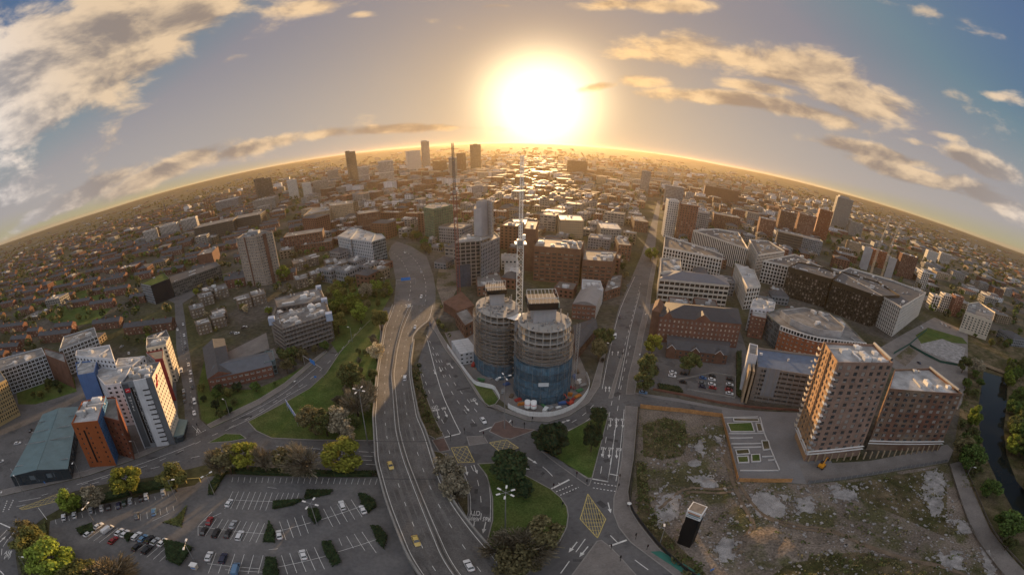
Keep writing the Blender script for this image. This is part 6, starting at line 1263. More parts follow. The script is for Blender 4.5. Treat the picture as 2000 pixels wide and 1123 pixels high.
# the person with a pale umbrella on the right pavement
def skin_body(name, parent, joints, edges, m):
    me = bpy.data.meshes.new(name); me.from_pydata([j[0] for j in joints], edges, []); o = bpy.data.objects.new(name, me); COL.objects.link(o); o.parent = parent
    md = o.modifiers.new('skin', 'SKIN'); sv = me.skin_vertices[0].data
    for v, j in zip(sv, joints): v.radius = (j[1], j[1])
    sv[0].use_root = True; o.modifiers.new('smooth', 'SUBSURF').levels = 1; me.materials.append(m); return o
p = G((1226, 990)); t = thing('person', 'pedestrian in dark blue clothes holding a pale umbrella on the right pavement', 'person', (p.x, p.y, .21), .6)
skin_body('body', t, [((0, 0, .95), .13), ((0, 0, 1.2), .15), ((0, 0, 1.42), .15), ((0, 0, 1.52), .06), ((0, .01, 1.62), .095), ((0, .01, 1.72), .085), ((.1, 0, .9), .1), ((.11, .12, .5), .07), ((.11, .05, .08), .05), ((.11, -.08, .04), .045), ((-.1, 0, .9), .1), ((-.11, -.1, .5), .07), ((-.11, .12, .1), .05), ((-.11, 0, .04), .045), ((.2, 0, 1.4), .06), ((.25, .03, 1.12), .045), ((.2, -.2, 1.2), .035), ((-.2, 0, 1.4), .06), ((-.25, .05, 1.12), .045), ((-.26, -.02, .85), .035)],
          [(0, 1), (1, 2), (2, 3), (3, 4), (4, 5), (0, 6), (6, 7), (7, 8), (8, 9), (0, 10), (10, 11), (11, 12), (12, 13), (2, 14), (14, 15), (15, 16), (2, 17), (17, 18), (18, 19)], mat('dark_blue_clothes', (.03, .045, .09), .9, .1))
mb = MB(); top = Vector((.2, -.2, 2.25)); rim = [top + Vector((.75*cos(a), .75*sin(a), -.32)) for a in (2*pi*i/12 for i in range(12))]; md = [top + Vector((.42*cos(a), .42*sin(a), -.09)) for a in (2*pi*i/12 for i in range(12))]
mb.grid(rim, md, 0, True)
for i in range(12): mb.face([md[i], md[(i+1) % 12], top])
u = thing('umbrella', 'pale open umbrella held by the pedestrian', 'umbrella', (p.x, p.y, .21), .6); mb.build('canopy', mat('pale_umbrella', (.6, .6, .58), .7), u); mb = MB(); mb.bar((.2, -.2, 1.15), (.2, -.2, 2.25), .015, 5); mb.build('shaft', M_DARK, u)

# ------------------------------------------------------------------ trees
def leafmat(name, col, var=.5, trans=.25):
    m = bpy.data.materials.new(name); m.use_nodes = True; N = m.node_tree.nodes; L = m.node_tree.links; p = N['Principled BSDF']
    geo = N.new('ShaderNodeNewGeometry'); oi = N.new('ShaderNodeObjectInfo')
    ns = N.new('ShaderNodeTexNoise'); ns.inputs['Scale'].default_value = .55; ns.inputs['Detail'].default_value = 3; L.new(geo.outputs['Position'], ns.inputs['Vector'])
    a = N.new('ShaderNodeMapRange'); L.new(ns.outputs[0], a.inputs[0]); a.inputs[1].default_value = .3; a.inputs[2].default_value = .7; a.inputs[3].default_value = 1 - var; a.inputs[4].default_value = 1 + var
    b = N.new('ShaderNodeMapRange'); L.new(geo.outputs['Random Per Island'], b.inputs[0]); b.inputs[3].default_value = .6; b.inputs[4].default_value = 1.5
    c = N.new('ShaderNodeMapRange'); L.new(oi.outputs['Random'], c.inputs[0]); c.inputs[3].default_value = .8; c.inputs[4].default_value = 1.25
    m1 = N.new('ShaderNodeMath'); m1.operation = 'MULTIPLY'; L.new(a.outputs[0], m1.inputs[0]); L.new(b.outputs[0], m1.inputs[1])
    m2 = N.new('ShaderNodeMath'); m2.operation = 'MULTIPLY'; L.new(m1.outputs[0], m2.inputs[0]); L.new(c.outputs[0], m2.inputs[1])
    v = N.new('ShaderNodeVectorMath'); v.operation = 'SCALE'; v.inputs[0].default_value = col; L.new(m2.outputs[0], v.inputs['Scale'])
    L.new(v.outputs[0], p.inputs['Base Color']); p.inputs['Roughness'].default_value = .75; p.inputs['Specular IOR Level'].default_value = .2
    tr = N.new('ShaderNodeBsdfTranslucent'); L.new(v.outputs[0], tr.inputs[0]); mx = N.new('ShaderNodeMixShader'); mx.inputs[0].default_value = trans
    L.new(p.outputs[0], mx.inputs[1]); L.new(tr.outputs[0], mx.inputs[2]); L.new(mx.outputs[0], N['Material Output'].inputs[0]); return m
LEAF = {'lime': leafmat('lime_leaves', (.15, .20, .03)), 'yellow': leafmat('yellow_green_leaves', (.20, .205, .03)), 'olive': leafmat('olive_leaves', (.125, .125, .036)), 'green': leafmat('green_leaves', (.070, .115, .026)),
        'dull': leafmat('dull_green_leaves', (.085, .100, .034)), 'evergreen': leafmat('evergreen_leaves', (.022, .038, .014), .4, .1), 'brown': leafmat('brown_budding_leaves', (.135, .120, .058)), 'bare': leafmat('bare_twigs', (.155, .135, .095), .35, .05),
        'grey': leafmat('blossom', (.27, .24, .17)), 'pale': leafmat('pale_blossom', (.40, .34, .22))}
M_BARK = mat('bark', (.055, .042, .032), .9, .25, 1.0, .15)
def crown_mesh(seed, kind):
    r = random.Random(seed); v, f = [], []
    sparse = kind in ('bare', 'brown', 'grey', 'pale'); nclump = 26 if kind != 'evergreen' else 34; per = {'bare': 70, 'brown': 105, 'grey': 110, 'pale': 110}.get(kind, 170)
    size = {'bare': (.012, .030), 'evergreen': (.022, .036)}.get(kind, (.015, .026))
    for c in range(nclump):
        while True:
            p = Vector((r.uniform(-1, 1), r.uniform(-1, 1), r.uniform(-1, 1)))
            if .35 < p.length < 1: break
        cen = Vector((p.x*.33, p.y*.33, .60 + p.z*.32)); cr = r.uniform(.09, .16)
        for k in range(per):
            d = Vector((r.gauss(0, 1), r.gauss(0, 1), r.gauss(0, 1))); d = d.normalized()*cr*(r.random()**.4)
            q = cen + d; n = (d + Vector((0, 0, .06))).normalized() + Vector((r.uniform(-.8, .8), r.uniform(-.8, .8), r.uniform(-.8, .8))); u = n.orthogonal().normalized(); w = n.cross(u).normalized()
            s = r.uniform(*size); t = s*(3.2 if kind == 'bare' else 1.0)*r.uniform(.7, 1.2); i = len(v)
            if kind == 'bare': u = (u*.3 + (q - Vector((0, 0, .3))).normalized()).normalized(); w = u.cross(n).normalized(); a, b = u*t, w*s*.28
            else: a, b = u*s, w*t
            v += [tuple(q - a - b), tuple(q + a - b*.6), tuple(q + a*.9 + b), tuple(q - a*.8 + b*.8)]; f.append((i, i+1, i+2, i+3))
    me = bpy.data.meshes.new('crown'); me.from_pydata(v, [], f); me.materials.append(LEAF[kind]); return me
def trunk_mesh(seed, spread=1.0):
    r = random.Random(seed); mb = MB(); mb.bar((0, 0, -.02), (.01, 0, .32), .028, 6, 0, .019); n = 7
    for k in range(n):
        a = 2*pi*k/n + r.uniform(-.3, .3); z = r.uniform(.24, .36); e = Vector((cos(a)*r.uniform(.14, .24)*spread, sin(a)*r.uniform(.14, .24)*spread, z + r.uniform(.18, .34))); mb.bar((0, 0, z), e, .012, 4, 0, .006)
        for j in range(3): mb.bar(e.lerp(Vector((0, 0, z)), r.uniform(0, .5)), e + Vector((r.uniform(-.13, .13), r.uniform(-.13, .13), r.uniform(.04, .2))), .006, 3, 0, .002)
    return mb.mesh('trunk', M_BARK)
CROWNS = {k: [crown_mesh(17*i + 3*j, k) for j in range(3 if k in ('dull', 'brown', 'bare', 'green') else 2)] for i, k in enumerate(LEAF)}
TRUNKS = [trunk_mesh(s) for s in (1, 2, 3)]
KINDL = {'lime': 'bright lime green', 'yellow': 'golden yellow green', 'olive': 'olive green', 'green': 'leafy green', 'dull': 'dull green', 'evergreen': 'dark evergreen', 'brown': 'brown budding', 'bare': 'bare twiggy', 'grey': 'grey blossoming', 'pale': 'pale blossoming'}
NTREE = [0]; FARTREES = []
def tree_at(p, h, kind, label=None, wide=1.0, z=None, group=None):
    if NTREE[0] >= 296: FARTREES.append((p, h, kind, wide)); return None
    NTREE[0] += 1
    t = thing('tree', label or f'{KINDL[kind]} tree', 'tree', (p.x, p.y, terrain(p.x, p.y) if z is None else z), random.uniform(0, 6), group or 'trees'); t.scale = (h*wide, h*wide, h)
    link('trunk', random.choice(TRUNKS), t); link('crown', random.choice(CROWNS[kind]), t); t['auto'] = 0 if label else 1; return t
def tree(x, yt, yb, kind, label=None, wide=1.0):
    p = G((x, yb)); h = min(16, max(2.2, height_at((x, yb), (x, yt)))); return tree_at(p, h, kind, label, wide, .08)
for a in [(145, 952, 1002, 'lime', 'bright lime tree at the left end of the car park hedge'), (258, 911, 968, 'yellow', 'golden tree above the car park hedge', 1.2), (345, 906, 960, 'olive', 'olive tree beside the car park entrance lamp', 1.1), (676, 866, 920, 'yellow', 'round golden tree alone on the edge of the underpass road', 1.35), (487, 862, 922, 'yellow', 'yellow green tree in the hedge under the small verge'), (187, 948, 992, 'grey', 'grey blossoming tree next to the bright lime tree', 1.2),
          (115, 1030, 1118, 'lime', 'large lime green tree at the bottom left bend', 1.5), (75, 1026, 1090, 'olive', 'olive tree on the outside of the bottom left bend', 1.1), (228, 1066, 1145, 'bare', 'large bare tree at the bottom edge of the car park', 1.3), (180, 1075, 1150, 'olive', 'olive tree in front of the large lime tree', 1.0), (62, 1012, 1062, 'brown', 'small brown tree at the road bend kerb'), (430, 880, 928, 'bare', 'bare tree by the car park entrance', 1.2), (522, 842, 926, 'bare', 'tall narrow bare tree in the underpass hedge', .7), (600, 866, 927, 'bare', 'spreading bare tree in the underpass hedge', 1.3), (562, 872, 925, 'brown', 'brown tree left of the spreading bare tree'), (452, 872, 926, 'brown', 'brown budding tree at the left end of the underpass hedge', 1.1),
          (665, 785, 852, 'grey', 'grey blossoming tree on the big grass verge'), (617, 787, 850, 'brown', 'golden brown tree on the big grass verge', 1.1), (640, 800, 852, 'dull', 'dull tree between the two verge trees'), (700, 750, 815, 'bare', 'bare tree behind the tall lamp mast', 1.2), (690, 704, 760, 'dull', 'dull green tree in the middle of the verge', 1.2), (736, 668, 706, 'pale', 'pale blossoming tree touching the flyover edge'), (716, 740, 800, 'bare', 'bare tree beside the flyover wall'), (680, 830, 868, 'grey', 'low grey bush at the foot of the lamp mast'),
          (690, 566, 612, 'lime', 'lime green tree in the ramp row, front'), (716, 546, 588, 'grey', 'pale grey tree at the top of the ramp row'), (706, 585, 632, 'lime', 'lime green tree in the ramp row, rear'), (662, 600, 652, 'olive', 'olive tree at the left of the ramp row'), (746, 600, 645, 'olive', 'olive tree between slip road and flyover'), (556, 516, 548, 'lime', 'round lime green tree beside the grey tower block', 1.2),
          (993, 890, 942, 'evergreen', 'dark round evergreen on the tip of the central grass island', 1.25), (1020, 942, 970, 'evergreen', 'small dark evergreen bush below the larger one', 1.2), (1075, 832, 886, 'evergreen', 'dark evergreen on the left corner of the right grass triangle', 1.2), (1166, 798, 832, 'evergreen', 'dark evergreen at the top of the right grass triangle', 1.1), (1154, 822, 882, 'evergreen', 'narrow dark evergreen on the right grass triangle', .6), (1022, 1012, 1090, 'bare', 'large bare spreading tree on the central grass island', 1.3), (982, 1030, 1095, 'bare', 'bare tree by the flyover at the bottom of the island', 1.1), (1055, 1020, 1075, 'brown', 'brown tree at the right of the island bare trees'), (1010, 1045, 1120, 'brown', 'brown tree at the bottom tip of the island'), (878, 892, 952, 'grey', 'grey blossoming tree beside the flyover and the two lane turn', .9), (892, 930, 985, 'grey', 'lower grey blossoming tree beside the two lane turn', .8),
          (1272, 652, 694, 'yellow', 'yellow tree at the corner of the brick hotel'), (1264, 685, 742, 'dull', 'dull tree along the pavement below the yellow tree'), (1256, 725, 768, 'dull', 'dull tree at the corner of the lane'), (1345, 690, 732, 'dull', 'dull tree in front of the low brick wing', 1.2), (1178, 636, 682, 'dull', 'dull tree left of the straight road'), (1168, 660, 705, 'brown', 'brown tree left of the straight road near the hoarding'), (1270, 480, 510, 'lime', 'lime tree at the top of the straight road', 1.2),
          (1896, 762, 835, 'lime', 'lime green tree between brick tower and river', .9), (1888, 838, 918, 'green', 'large green tree on the near river bank', 1.2), (1872, 832, 900, 'brown', 'brown tree at the right end of the brick tower'), (1955, 978, 1052, 'green', 'round green tree between path and river', 1.2), (1962, 1045, 1075, 'dull', 'small dull bush on the river path'), (1900, 672, 732, 'grey', 'grey tree by the riverside plot', 1.3), (1878, 690, 728, 'dull', 'dull tree beside the riverside plot'), (1985, 690, 790, 'green', 'tall green tree on the far river bank by the bridge', 1.2)]:
    tree(*a)
NAMED = NTREE[0]
rt = random.Random(21); ROADPOLY = [GP(p) for p in ([(341, 590), (344, 680), (360, 803), (411, 838), (382, 760), (357, 590)], [(735, 600), (678, 646), (608, 712), (507, 790), (411, 836), (400, 868), (500, 825), (604, 760), (702, 646), (740, 612)], [(745, 455), (758, 494), (770, 548), (766, 602), (852, 604), (852, 560), (835, 498), (800, 476)])]
def scatter(poly, n, kinds, hmin=6, hmax=11, gap=2.2):
    P = GP(poly); x0, x1 = min(p.x for p in P), max(p.x for p in P); y0, y1 = min(p.y for p in P), max(p.y for p in P); done = []; tries = 0
    while len(done) < n and tries < n*60:
        tries += 1; p = Vector((rt.uniform(x0, x1), rt.uniform(y0, y1)))
        if not inside(p, P) or occupied(p, 2.0) or any((p - q).length < gap for q in done) or any(inside(p, R) for R in ROADPOLY): continue
        done.append(p); tree_at(p, rt.uniform(hmin, hmax), rt.choice(kinds), wide=rt.uniform(.85, 1.25))
MIXL = ['dull', 'dull', 'brown', 'olive', 'bare', 'green', 'brown', 'lime', 'pale']
scatter([(1966, 830), (2002, 800), (2050, 1000), (2090, 1110), (2020, 980), (1975, 900)], 16, ['green', 'dull', 'green'], 9, 14, 3)
scatter([(640, 560), (735, 545), (765, 575), (745, 610), (690, 652), (655, 688), (640, 640)], 44, ['dull', 'olive', 'lime', 'lime', 'green', 'brown'], 7, 12, 2.6)
scatter([(690, 690), (735, 650), (728, 850), (690, 850), (655, 780), (680, 730)], 14, ['dull', 'bare', 'brown', 'evergreen'], 4, 9, 3)
scatter([(735, 450), (805, 455), (842, 478), (836, 490), (802, 474), (765, 466), (752, 480)], 16, ['dull', 'olive', 'green', 'lime'], 8, 12, 5)
scatter([(30, 757), (145, 742), (150, 765), (60, 792)], 9, ['dull', 'olive', 'evergreen'], 4, 8); scatter([(540, 690), (620, 672), (638, 686), (562, 734), (545, 722)], 10, ['dull', 'green', 'brown'], 6, 10, 3)
scatter([(395, 765), (500, 762), (545, 742), (560, 752), (500, 786), (450, 812), (402, 830)], 16, ['dull', 'evergreen', 'green', 'olive'], 3, 7)
scatter([(1962, 720), (2000, 700), (2040, 1010), (1990, 930), (1968, 880), (1964, 820)], 34, ['green', 'green', 'dull', 'lime'], 9, 14, 2.8); scatter([(1880, 740), (1914, 740), (1906, 850), (1922, 930), (1955, 1020), (1935, 1010), (1896, 930), (1872, 880)], 14, ['green', 'dull'], 6, 11, 3)
scatter([(1882, 660), (1960, 692), (1996, 650), (1905, 640)], 14, ['dull', 'brown', 'olive', 'green'], 6, 11, 4); scatter([(760, 440), (830, 404), (882, 470), (852, 520), (812, 490)], 24, ['dull', 'olive', 'dull', 'lime', 'brown'], 8, 13, 4)
scatter([(1188, 545), (1230, 490), (1218, 560), (1186, 605)], 7, ['dull', 'brown'], 7, 10, 3); scatter([(365, 565), (640, 502), (660, 560), (532, 578), (525, 640), (440, 655), (378, 650)], 34, MIXL, 5, 10, 3); scatter([(0, 540), (170, 515), (265, 555), (250, 600), (140, 640), (60, 625), (0, 612)], 50, MIXL, 7, 13, 4.5)
scatter([(845, 884), (862, 888), (893, 908), (905, 932), (912, 961), (910, 1000), (880, 945)], 7, ['evergreen', 'dull', 'grey'], 2.5, 4.5, 2); scatter([(736, 690), (737, 735), (730, 814), (731, 855), (724, 855), (724, 800), (730, 735)], 11, ['dull', 'olive', 'pale'], 2.5, 4, 1.5); scatter([(806, 722), (818, 714), (828, 760), (846, 814), (864, 850), (838, 850), (822, 815)], 9, ['dull', 'evergreen', 'dull'], 2, 4, 1.6); scatter([(846, 625), (858, 650), (880, 680), (880, 640), (865, 600)], 6, ['dull', 'olive'], 3, 6, 2)
scatter([(330, 655), (240, 665), (200, 650), (230, 700), (280, 700)], 6, ['olive', 'dull', 'lime'], 5, 9, 4)
# weeds and brambles over the wasteland, verges and banks
wd = random.Random(77); wm = [MB(), MB()]
for poly, n in (([(1255, 905), (1400, 820), (1435, 940), (1580, 950), (1840, 915), (1870, 1000), (1930, 1123), (1500, 1123), (1300, 1040)], 420), ([(1255, 830), (1300, 815), (1338, 830), (1345, 862), (1330, 892), (1290, 898), (1256, 890)], 320), ([(1560, 1085), (1680, 1078), (1800, 1100), (1860, 1123), (1840, 1190), (1560, 1200), (1500, 1130)], 260), ([(1242, 905), (1262, 905), (1268, 980), (1300, 1040), (1350, 1090), (1380, 1123), (1350, 1140), (1290, 1070), (1247, 1010)], 200), ([(803, 720), (818, 710), (828, 760), (848, 814), (868, 853), (850, 858), (835, 850), (820, 815), (806, 760)], 160), ([(1880, 960), (1860, 890), (1875, 800), (1890, 740), (1912, 740), (1908, 850), (1925, 900), (1945, 945)], 260), ([(1968, 740), (2010, 720), (2050, 900), (2100, 1000), (1985, 935), (1966, 880), (1962, 830)], 260)):
    P = GP(poly); x0, x1 = min(p.x for p in P), max(p.x for p in P); y0, y1 = min(p.y for p in P), max(p.y for p in P); k = 0
    while k < n:
        c = Vector((wd.uniform(x0, x1), wd.uniform(y0, y1)))
        if not inside(c, P): continue
        k += 1; h = wd.choice((.3, .5, .5, .8, 1.2)); q = wm[wd.random() < .4]
        for j in range(9): v = Vector((c.x + wd.gauss(0, h*.6), c.y + wd.gauss(0, h*.6), h*wd.random() + .15)); u = Vector((wd.uniform(-1, 1), wd.uniform(-1, 1), wd.uniform(-.6, .9))).normalized()*h*.32; w = u.orthogonal().normalized()*h*.22; q.face([v-u-w, v+u-w*.6, v+u*.8+w, v-u*.8+w])
wm[0].build('weeds', LEAF['dull'], kind='stuff'); wm[1].build('weeds', LEAF['brown'], kind='stuff')
def hedge(px, h, label, kind='evergreen', world=False):
    P = ccw(px if world else GP(px)); c = sum(P, Vector((0, 0)))/len(P); t = thing('hedge', label, 'hedge', (c.x, c.y, .06)); Q = [p - c for p in densify(P, 1.2)]; r = random.Random(int(c.x*10))
    mb = MB(); mb.prism([q*.94 for q in Q], 0, h*.86); mb.build('hedge_body', LEAF[kind], t); mb = MB()
    x0, x1 = min(q.x for q in Q), max(q.x for q in Q); y0, y1 = min(q.y for q in Q), max(q.y for q in Q); n = int(min(900, 5*(x1-x0)*(y1-y0) + 60)); k = 0
    while k < n:
        p = Vector((r.uniform(x0, x1), r.uniform(y0, y1), 0))
        if not inside(p, Q): continue
        k += 1; p.z = h*(.86 + r.uniform(-.1, .16)); u = Vector((r.uniform(-1, 1), r.uniform(-1, 1), r.uniform(-.5, .5))).normalized()*.24; w = u.cross(Vector((r.uniform(-.4, .4), r.uniform(-.4, .4), 1))).normalized()*.2; mb.face([p-u-w, p+u-w, p+u+w, p-u+w])
    for q in Q:
        for j in range(3): p = Vector((q.x, q.y, r.uniform(0, h*.9))) + Vector((r.uniform(-.15, .15), r.uniform(-.15, .15), 0)); u = Vector((r.uniform(-1, 1), r.uniform(-1, 1), r.uniform(-1, 1))).normalized()*.26; w = u.orthogonal().normalized()*.22; mb.face([p-u-w, p+u-w, p+u+w, p-u+w])
    mb.build('leaves', LEAF[kind], t, kind='stuff'); return t
for px, h, lb in [([(600, 960), (650, 960), (645, 966), (595, 977)], 1.5, 'pointed hedge bed right of the top bay row'), ([(535, 982), (592, 978), (572, 988), (534, 996)], 1.5, 'wedge shaped hedge bed below the pointed one'), ([(602, 997), (622, 997), (628, 1015), (615, 1024), (605, 1012)], 1.8, 'hedge block with the lamp standing in it'), ([(701, 967), (717, 970), (732, 980), (735, 992), (720, 1003), (705, 984)], 1.8, 'rounded hedge at the right end of the middle row'), ([(527, 1022), (537, 1040), (537, 1061), (515, 1060)], 1.8, 'triangular hedge beside the white car in the middle row'), ([(630, 1062), (647, 1060), (667, 1100), (650, 1107), (635, 1082)], 1.8, 'tall rectangular hedge in the lower right row'), ([(725, 1030), (742, 1032), (757, 1050), (750, 1073), (737, 1058)], 1.8, 'hedge at the right end of the lower row by the flyover'), ([(522, 1092), (540, 1092), (548, 1135), (513, 1135)], 1.8, 'triangular hedge at the bottom edge'), ([(150, 1035), (182, 1025), (185, 1040), (157, 1046)], 1.6, 'hedge bed at the left end of the white car row'), ([(240, 1042), (262, 1045), (250, 1060)], 1.4, 'small hedge between white cars in the left row'), ([(322, 1058), (350, 1062), (377, 1072), (352, 1107), (328, 1097)], 1.8, 'broad hedge block left of the ticket kiosk'),
                   ([(455, 914), (560, 920), (735, 924), (735, 931), (600, 930), (455, 925)], 1.9, 'long hedge along the top of the car park'), ([(120, 975), (200, 970), (265, 950), (335, 936), (338, 950), (265, 965), (200, 983), (120, 996)], 1.9, 'long hedge between the left road and the car park'), ([(410, 950), (432, 922), (446, 922), (436, 935), (416, 968), (408, 968)], 1.7, 'hedge strip beside the car park entrance'), ([(320, 1022), (345, 1012), (365, 990), (354, 1030)], .8, 'dark triangular bed at the car park entrance'), ([(35, 1085), (45, 1050), (90, 1020), (95, 1050), (75, 1123), (45, 1123)], 1.0, 'ground cover bed inside the bottom left bend'), ([(1284, 752), (1325, 758), (1335, 768), (1288, 764)], 1.5, 'hedge beside the lane below the brick hotel'), ([(1438, 690), (1447, 690), (1446, 780), (1438, 775)], 2.5, 'hedge between brick hotel and multi-storey car park')]:
    hedge(px, h, lb, 'dull' if h < 1.1 else 'evergreen')

# ------------------------------------------------------------------ cars
def carpaint(name, c): return mat('car_paint_' + name, c, .3, .03, .5, .6)
PAINT = {k: carpaint(k, c) for k, c in {'white': (.62, .62, .62), 'black': (.012, .012, .014), 'grey': (.13, .135, .14), 'silver': (.34, .35, .36), 'red': (.24, .012, .015), 'blue': (.03, .10, .25), 'navy': (.012, .018, .05), 'yellow': (.50, .36, .10), 'light blue': (.10, .20, .33), 'dark green': (.015, .04, .025)}.items()}
M_CARGL = glassmat('car_glass', (.012, .014, .016), (.015, .016, .018), .1, .05, .8); M_TYRE = mat('tyre', (.012, .012, .012), .85, .1); M_RIM = mat('wheel_rim', (.35, .35, .36), .4, .1, metal=.5)
def loft(secs, mb, mi=0, cap=True):
    for A, B in zip(secs, secs[1:]): mb.grid(A, B, mi, True)
    if cap: mb.face(list(reversed(secs[0])), mi); mb.face(secs[-1], mi)
def car_meshes(L, Wd, kind):
    """sections along the car: (x, half width, bottom, shoulder height)"""
    hw = Wd/2; body = MB(); sec = []
    prof = {'car': [(-L/2, .82, .34, .72), (-L/2 + .12, .94, .24, .86), (-L*.36, 1, .2, .92), (-.2, 1, .2, .93), (L*.22, 1, .2, .90), (L*.38, .98, .2, .82), (L/2 - .14, .9, .24, .70), (L/2, .76, .32, .58)],
            'suv': [(-L/2, .88, .4, .9), (-L/2 + .1, .96, .3, 1.02), (-L*.36, 1, .28, 1.05), (0, 1, .28, 1.05), (L*.24, 1, .28, 1.02), (L*.4, .98, .28, .95), (L/2 - .12, .92, .3, .85), (L/2, .82, .4, .72)],
            'van': [(-L/2, .96, .35, 1.2), (-L/2 + .1, 1, .28, 1.25), (0, 1, .28, 1.25), (L*.28, 1, .28, 1.2), (L*.42, .97, .28, 1.0), (L/2, .86, .35, .8)]}[kind]
    for x, k, b, s in prof: w = hw*k; sec.append([Vector((x, -w*.92, b)), Vector((x, -w, (b+s)/2)), Vector((x, -w*.95, s)), Vector((x, 0, s + .05)), Vector((x, w*.95, s)), Vector((x, w, (b+s)/2)), Vector((x, w*.92, b))][::-1])
    loft(sec, body)
    top = {'car': (-L*.40, -L*.27, L*.06, L*.23, .9, 1.42), 'suv': (-L*.46, -L*.41, L*.08, L*.24, 1.03, 1.66), 'van': (-L*.49, -L*.47, L*.24, L*.38, 1.2, 1.95)}[kind]
    x0, x1, x2, x3, z0, z1 = top; gl = MB(); w0, w1 = hw*.93, hw*.76
    a = [Vector((x0, -w0, z0)), Vector((x3, -w0, z0)), Vector((x3, w0, z0)), Vector((x0, w0, z0))]; b = [Vector((x1, -w1, z1)), Vector((x2, -w1, z1)), Vector((x2, w1, z1)), Vector((x1, w1, z1))]
    if kind == 'van':
        m = Vector((L*.16, 0, 0)); body.grid([a[0], Vector((L*.18, -w0, z0))], [b[0], Vector((L*.14, -w1, z1))]); body.grid([Vector((L*.18, w0, z0)), a[3]], [Vector((L*.14, w1, z1)), b[3]]); body.grid([a[3], a[0]], [b[3], b[0]])
        gl.grid([Vector((L*.18, -w0, z0)), a[1], a[2], Vector((L*.18, w0, z0))], [Vector((L*.14, -w1, z1)), b[1], b[2], Vector((L*.14, w1, z1))])
    else: gl.grid(a, b, 0, True)
    roof = [p + Vector((0, 0, .0)) for p in b]; up_ = [Vector((p.x*.94 if True else p.x, p.y*.9, p.z + .07)) for p in b]; body.grid(roof, up_, 0, True); body.face(up_)
    for s in (-1, 1):
        for xa, xb in ((x1, x0), (x2, x3), ((x1+x2)/2, (x0+x3)/2*.6)): body.bar((xa, s*w1*1.01, z1), (xb, s*w0*1.01, z0), .045, 4)
    wh = MB(); wh.bar((0, -.11, 0), (0, .11, 0), .33, 12); rim = MB(); rim.bar((0, -.125, 0), (0, .125, 0), .19, 8)
    lt = MB(); lt.box((0, 0, 0), (.14, .34, .16)); mir = MB(); mir.box((0, 0, 0), (.16, .22, .14))
    return dict(body=body.mesh('body', PAINT['white']), glass=gl.mesh('window', M_CARGL), wheel=wh.mesh('wheel', M_TYRE), rim=rim.mesh('rim', M_RIM), head=lt.mesh('headlight', mat('headlight', (.6, .6, .58), .2)), tail=lt.mesh('tail_light', mat('tail_light', (.25, .01, .01), .3)), mirror=mir.mesh('wing_mirror', PAINT['black']), L=L, W=Wd, kind=kind)
CARM = {'car': car_meshes(4.3, 1.8, 'car'), 'suv': car_meshes(4.6, 1.88, 'suv'), 'van': car_meshes(5.0, 1.95, 'van')}
for k in CARM.values(): k['rim'].materials.clear(); k['rim'].materials.append(M_RIM)
CARN = {'car': 'hatchback', 'suv': 'estate car', 'van': 'van'}
def car(px, d, col, kind='car', label=None, z=.1, group='parked cars', world=None):
    if world: p, th = world
    else: a = G(px, z); b = G((px[0] + d[0], px[1] + d[1]), z); p, th = a, atan2(b.y - a.y, b.x - a.x)
    m = CARM[kind]; t = thing('taxi' if col == 'yellow' else 'car' if kind != 'van' else 'van', label or f'{col} {CARN[kind]}', 'taxi' if col == 'yellow' else 'car' if kind != 'van' else 'van', (p.x, p.y, z), th, group)
    b = link('body', m['body'], t); b.material_slots[0].link = 'OBJECT'; b.material_slots[0].material = PAINT[col]; link('window', m['glass'], t)
    L, w = m['L'], m['W']
    for x in (-L*.29, L*.31):
        for s in (-1, 1): q = link('wheel', m['wheel'], t, loc=(x, s*(w/2 - .12), .33)); link('rim', m['rim'], q)
    zz = .62 if kind == 'car' else .78
    for s in (-1, 1): link('headlight', m['head'], t, loc=(L/2 - .1, s*w*.33, zz - .1)); link('tail_light', m['tail'], t, loc=(-L/2 + .05, s*w*.36, zz + .05)); link('wing_mirror', m['mirror'], t, loc=(L*.17, s*(w/2 + .08), zz + .3))
    return t
CP = 'cars parked in the lower left car park'
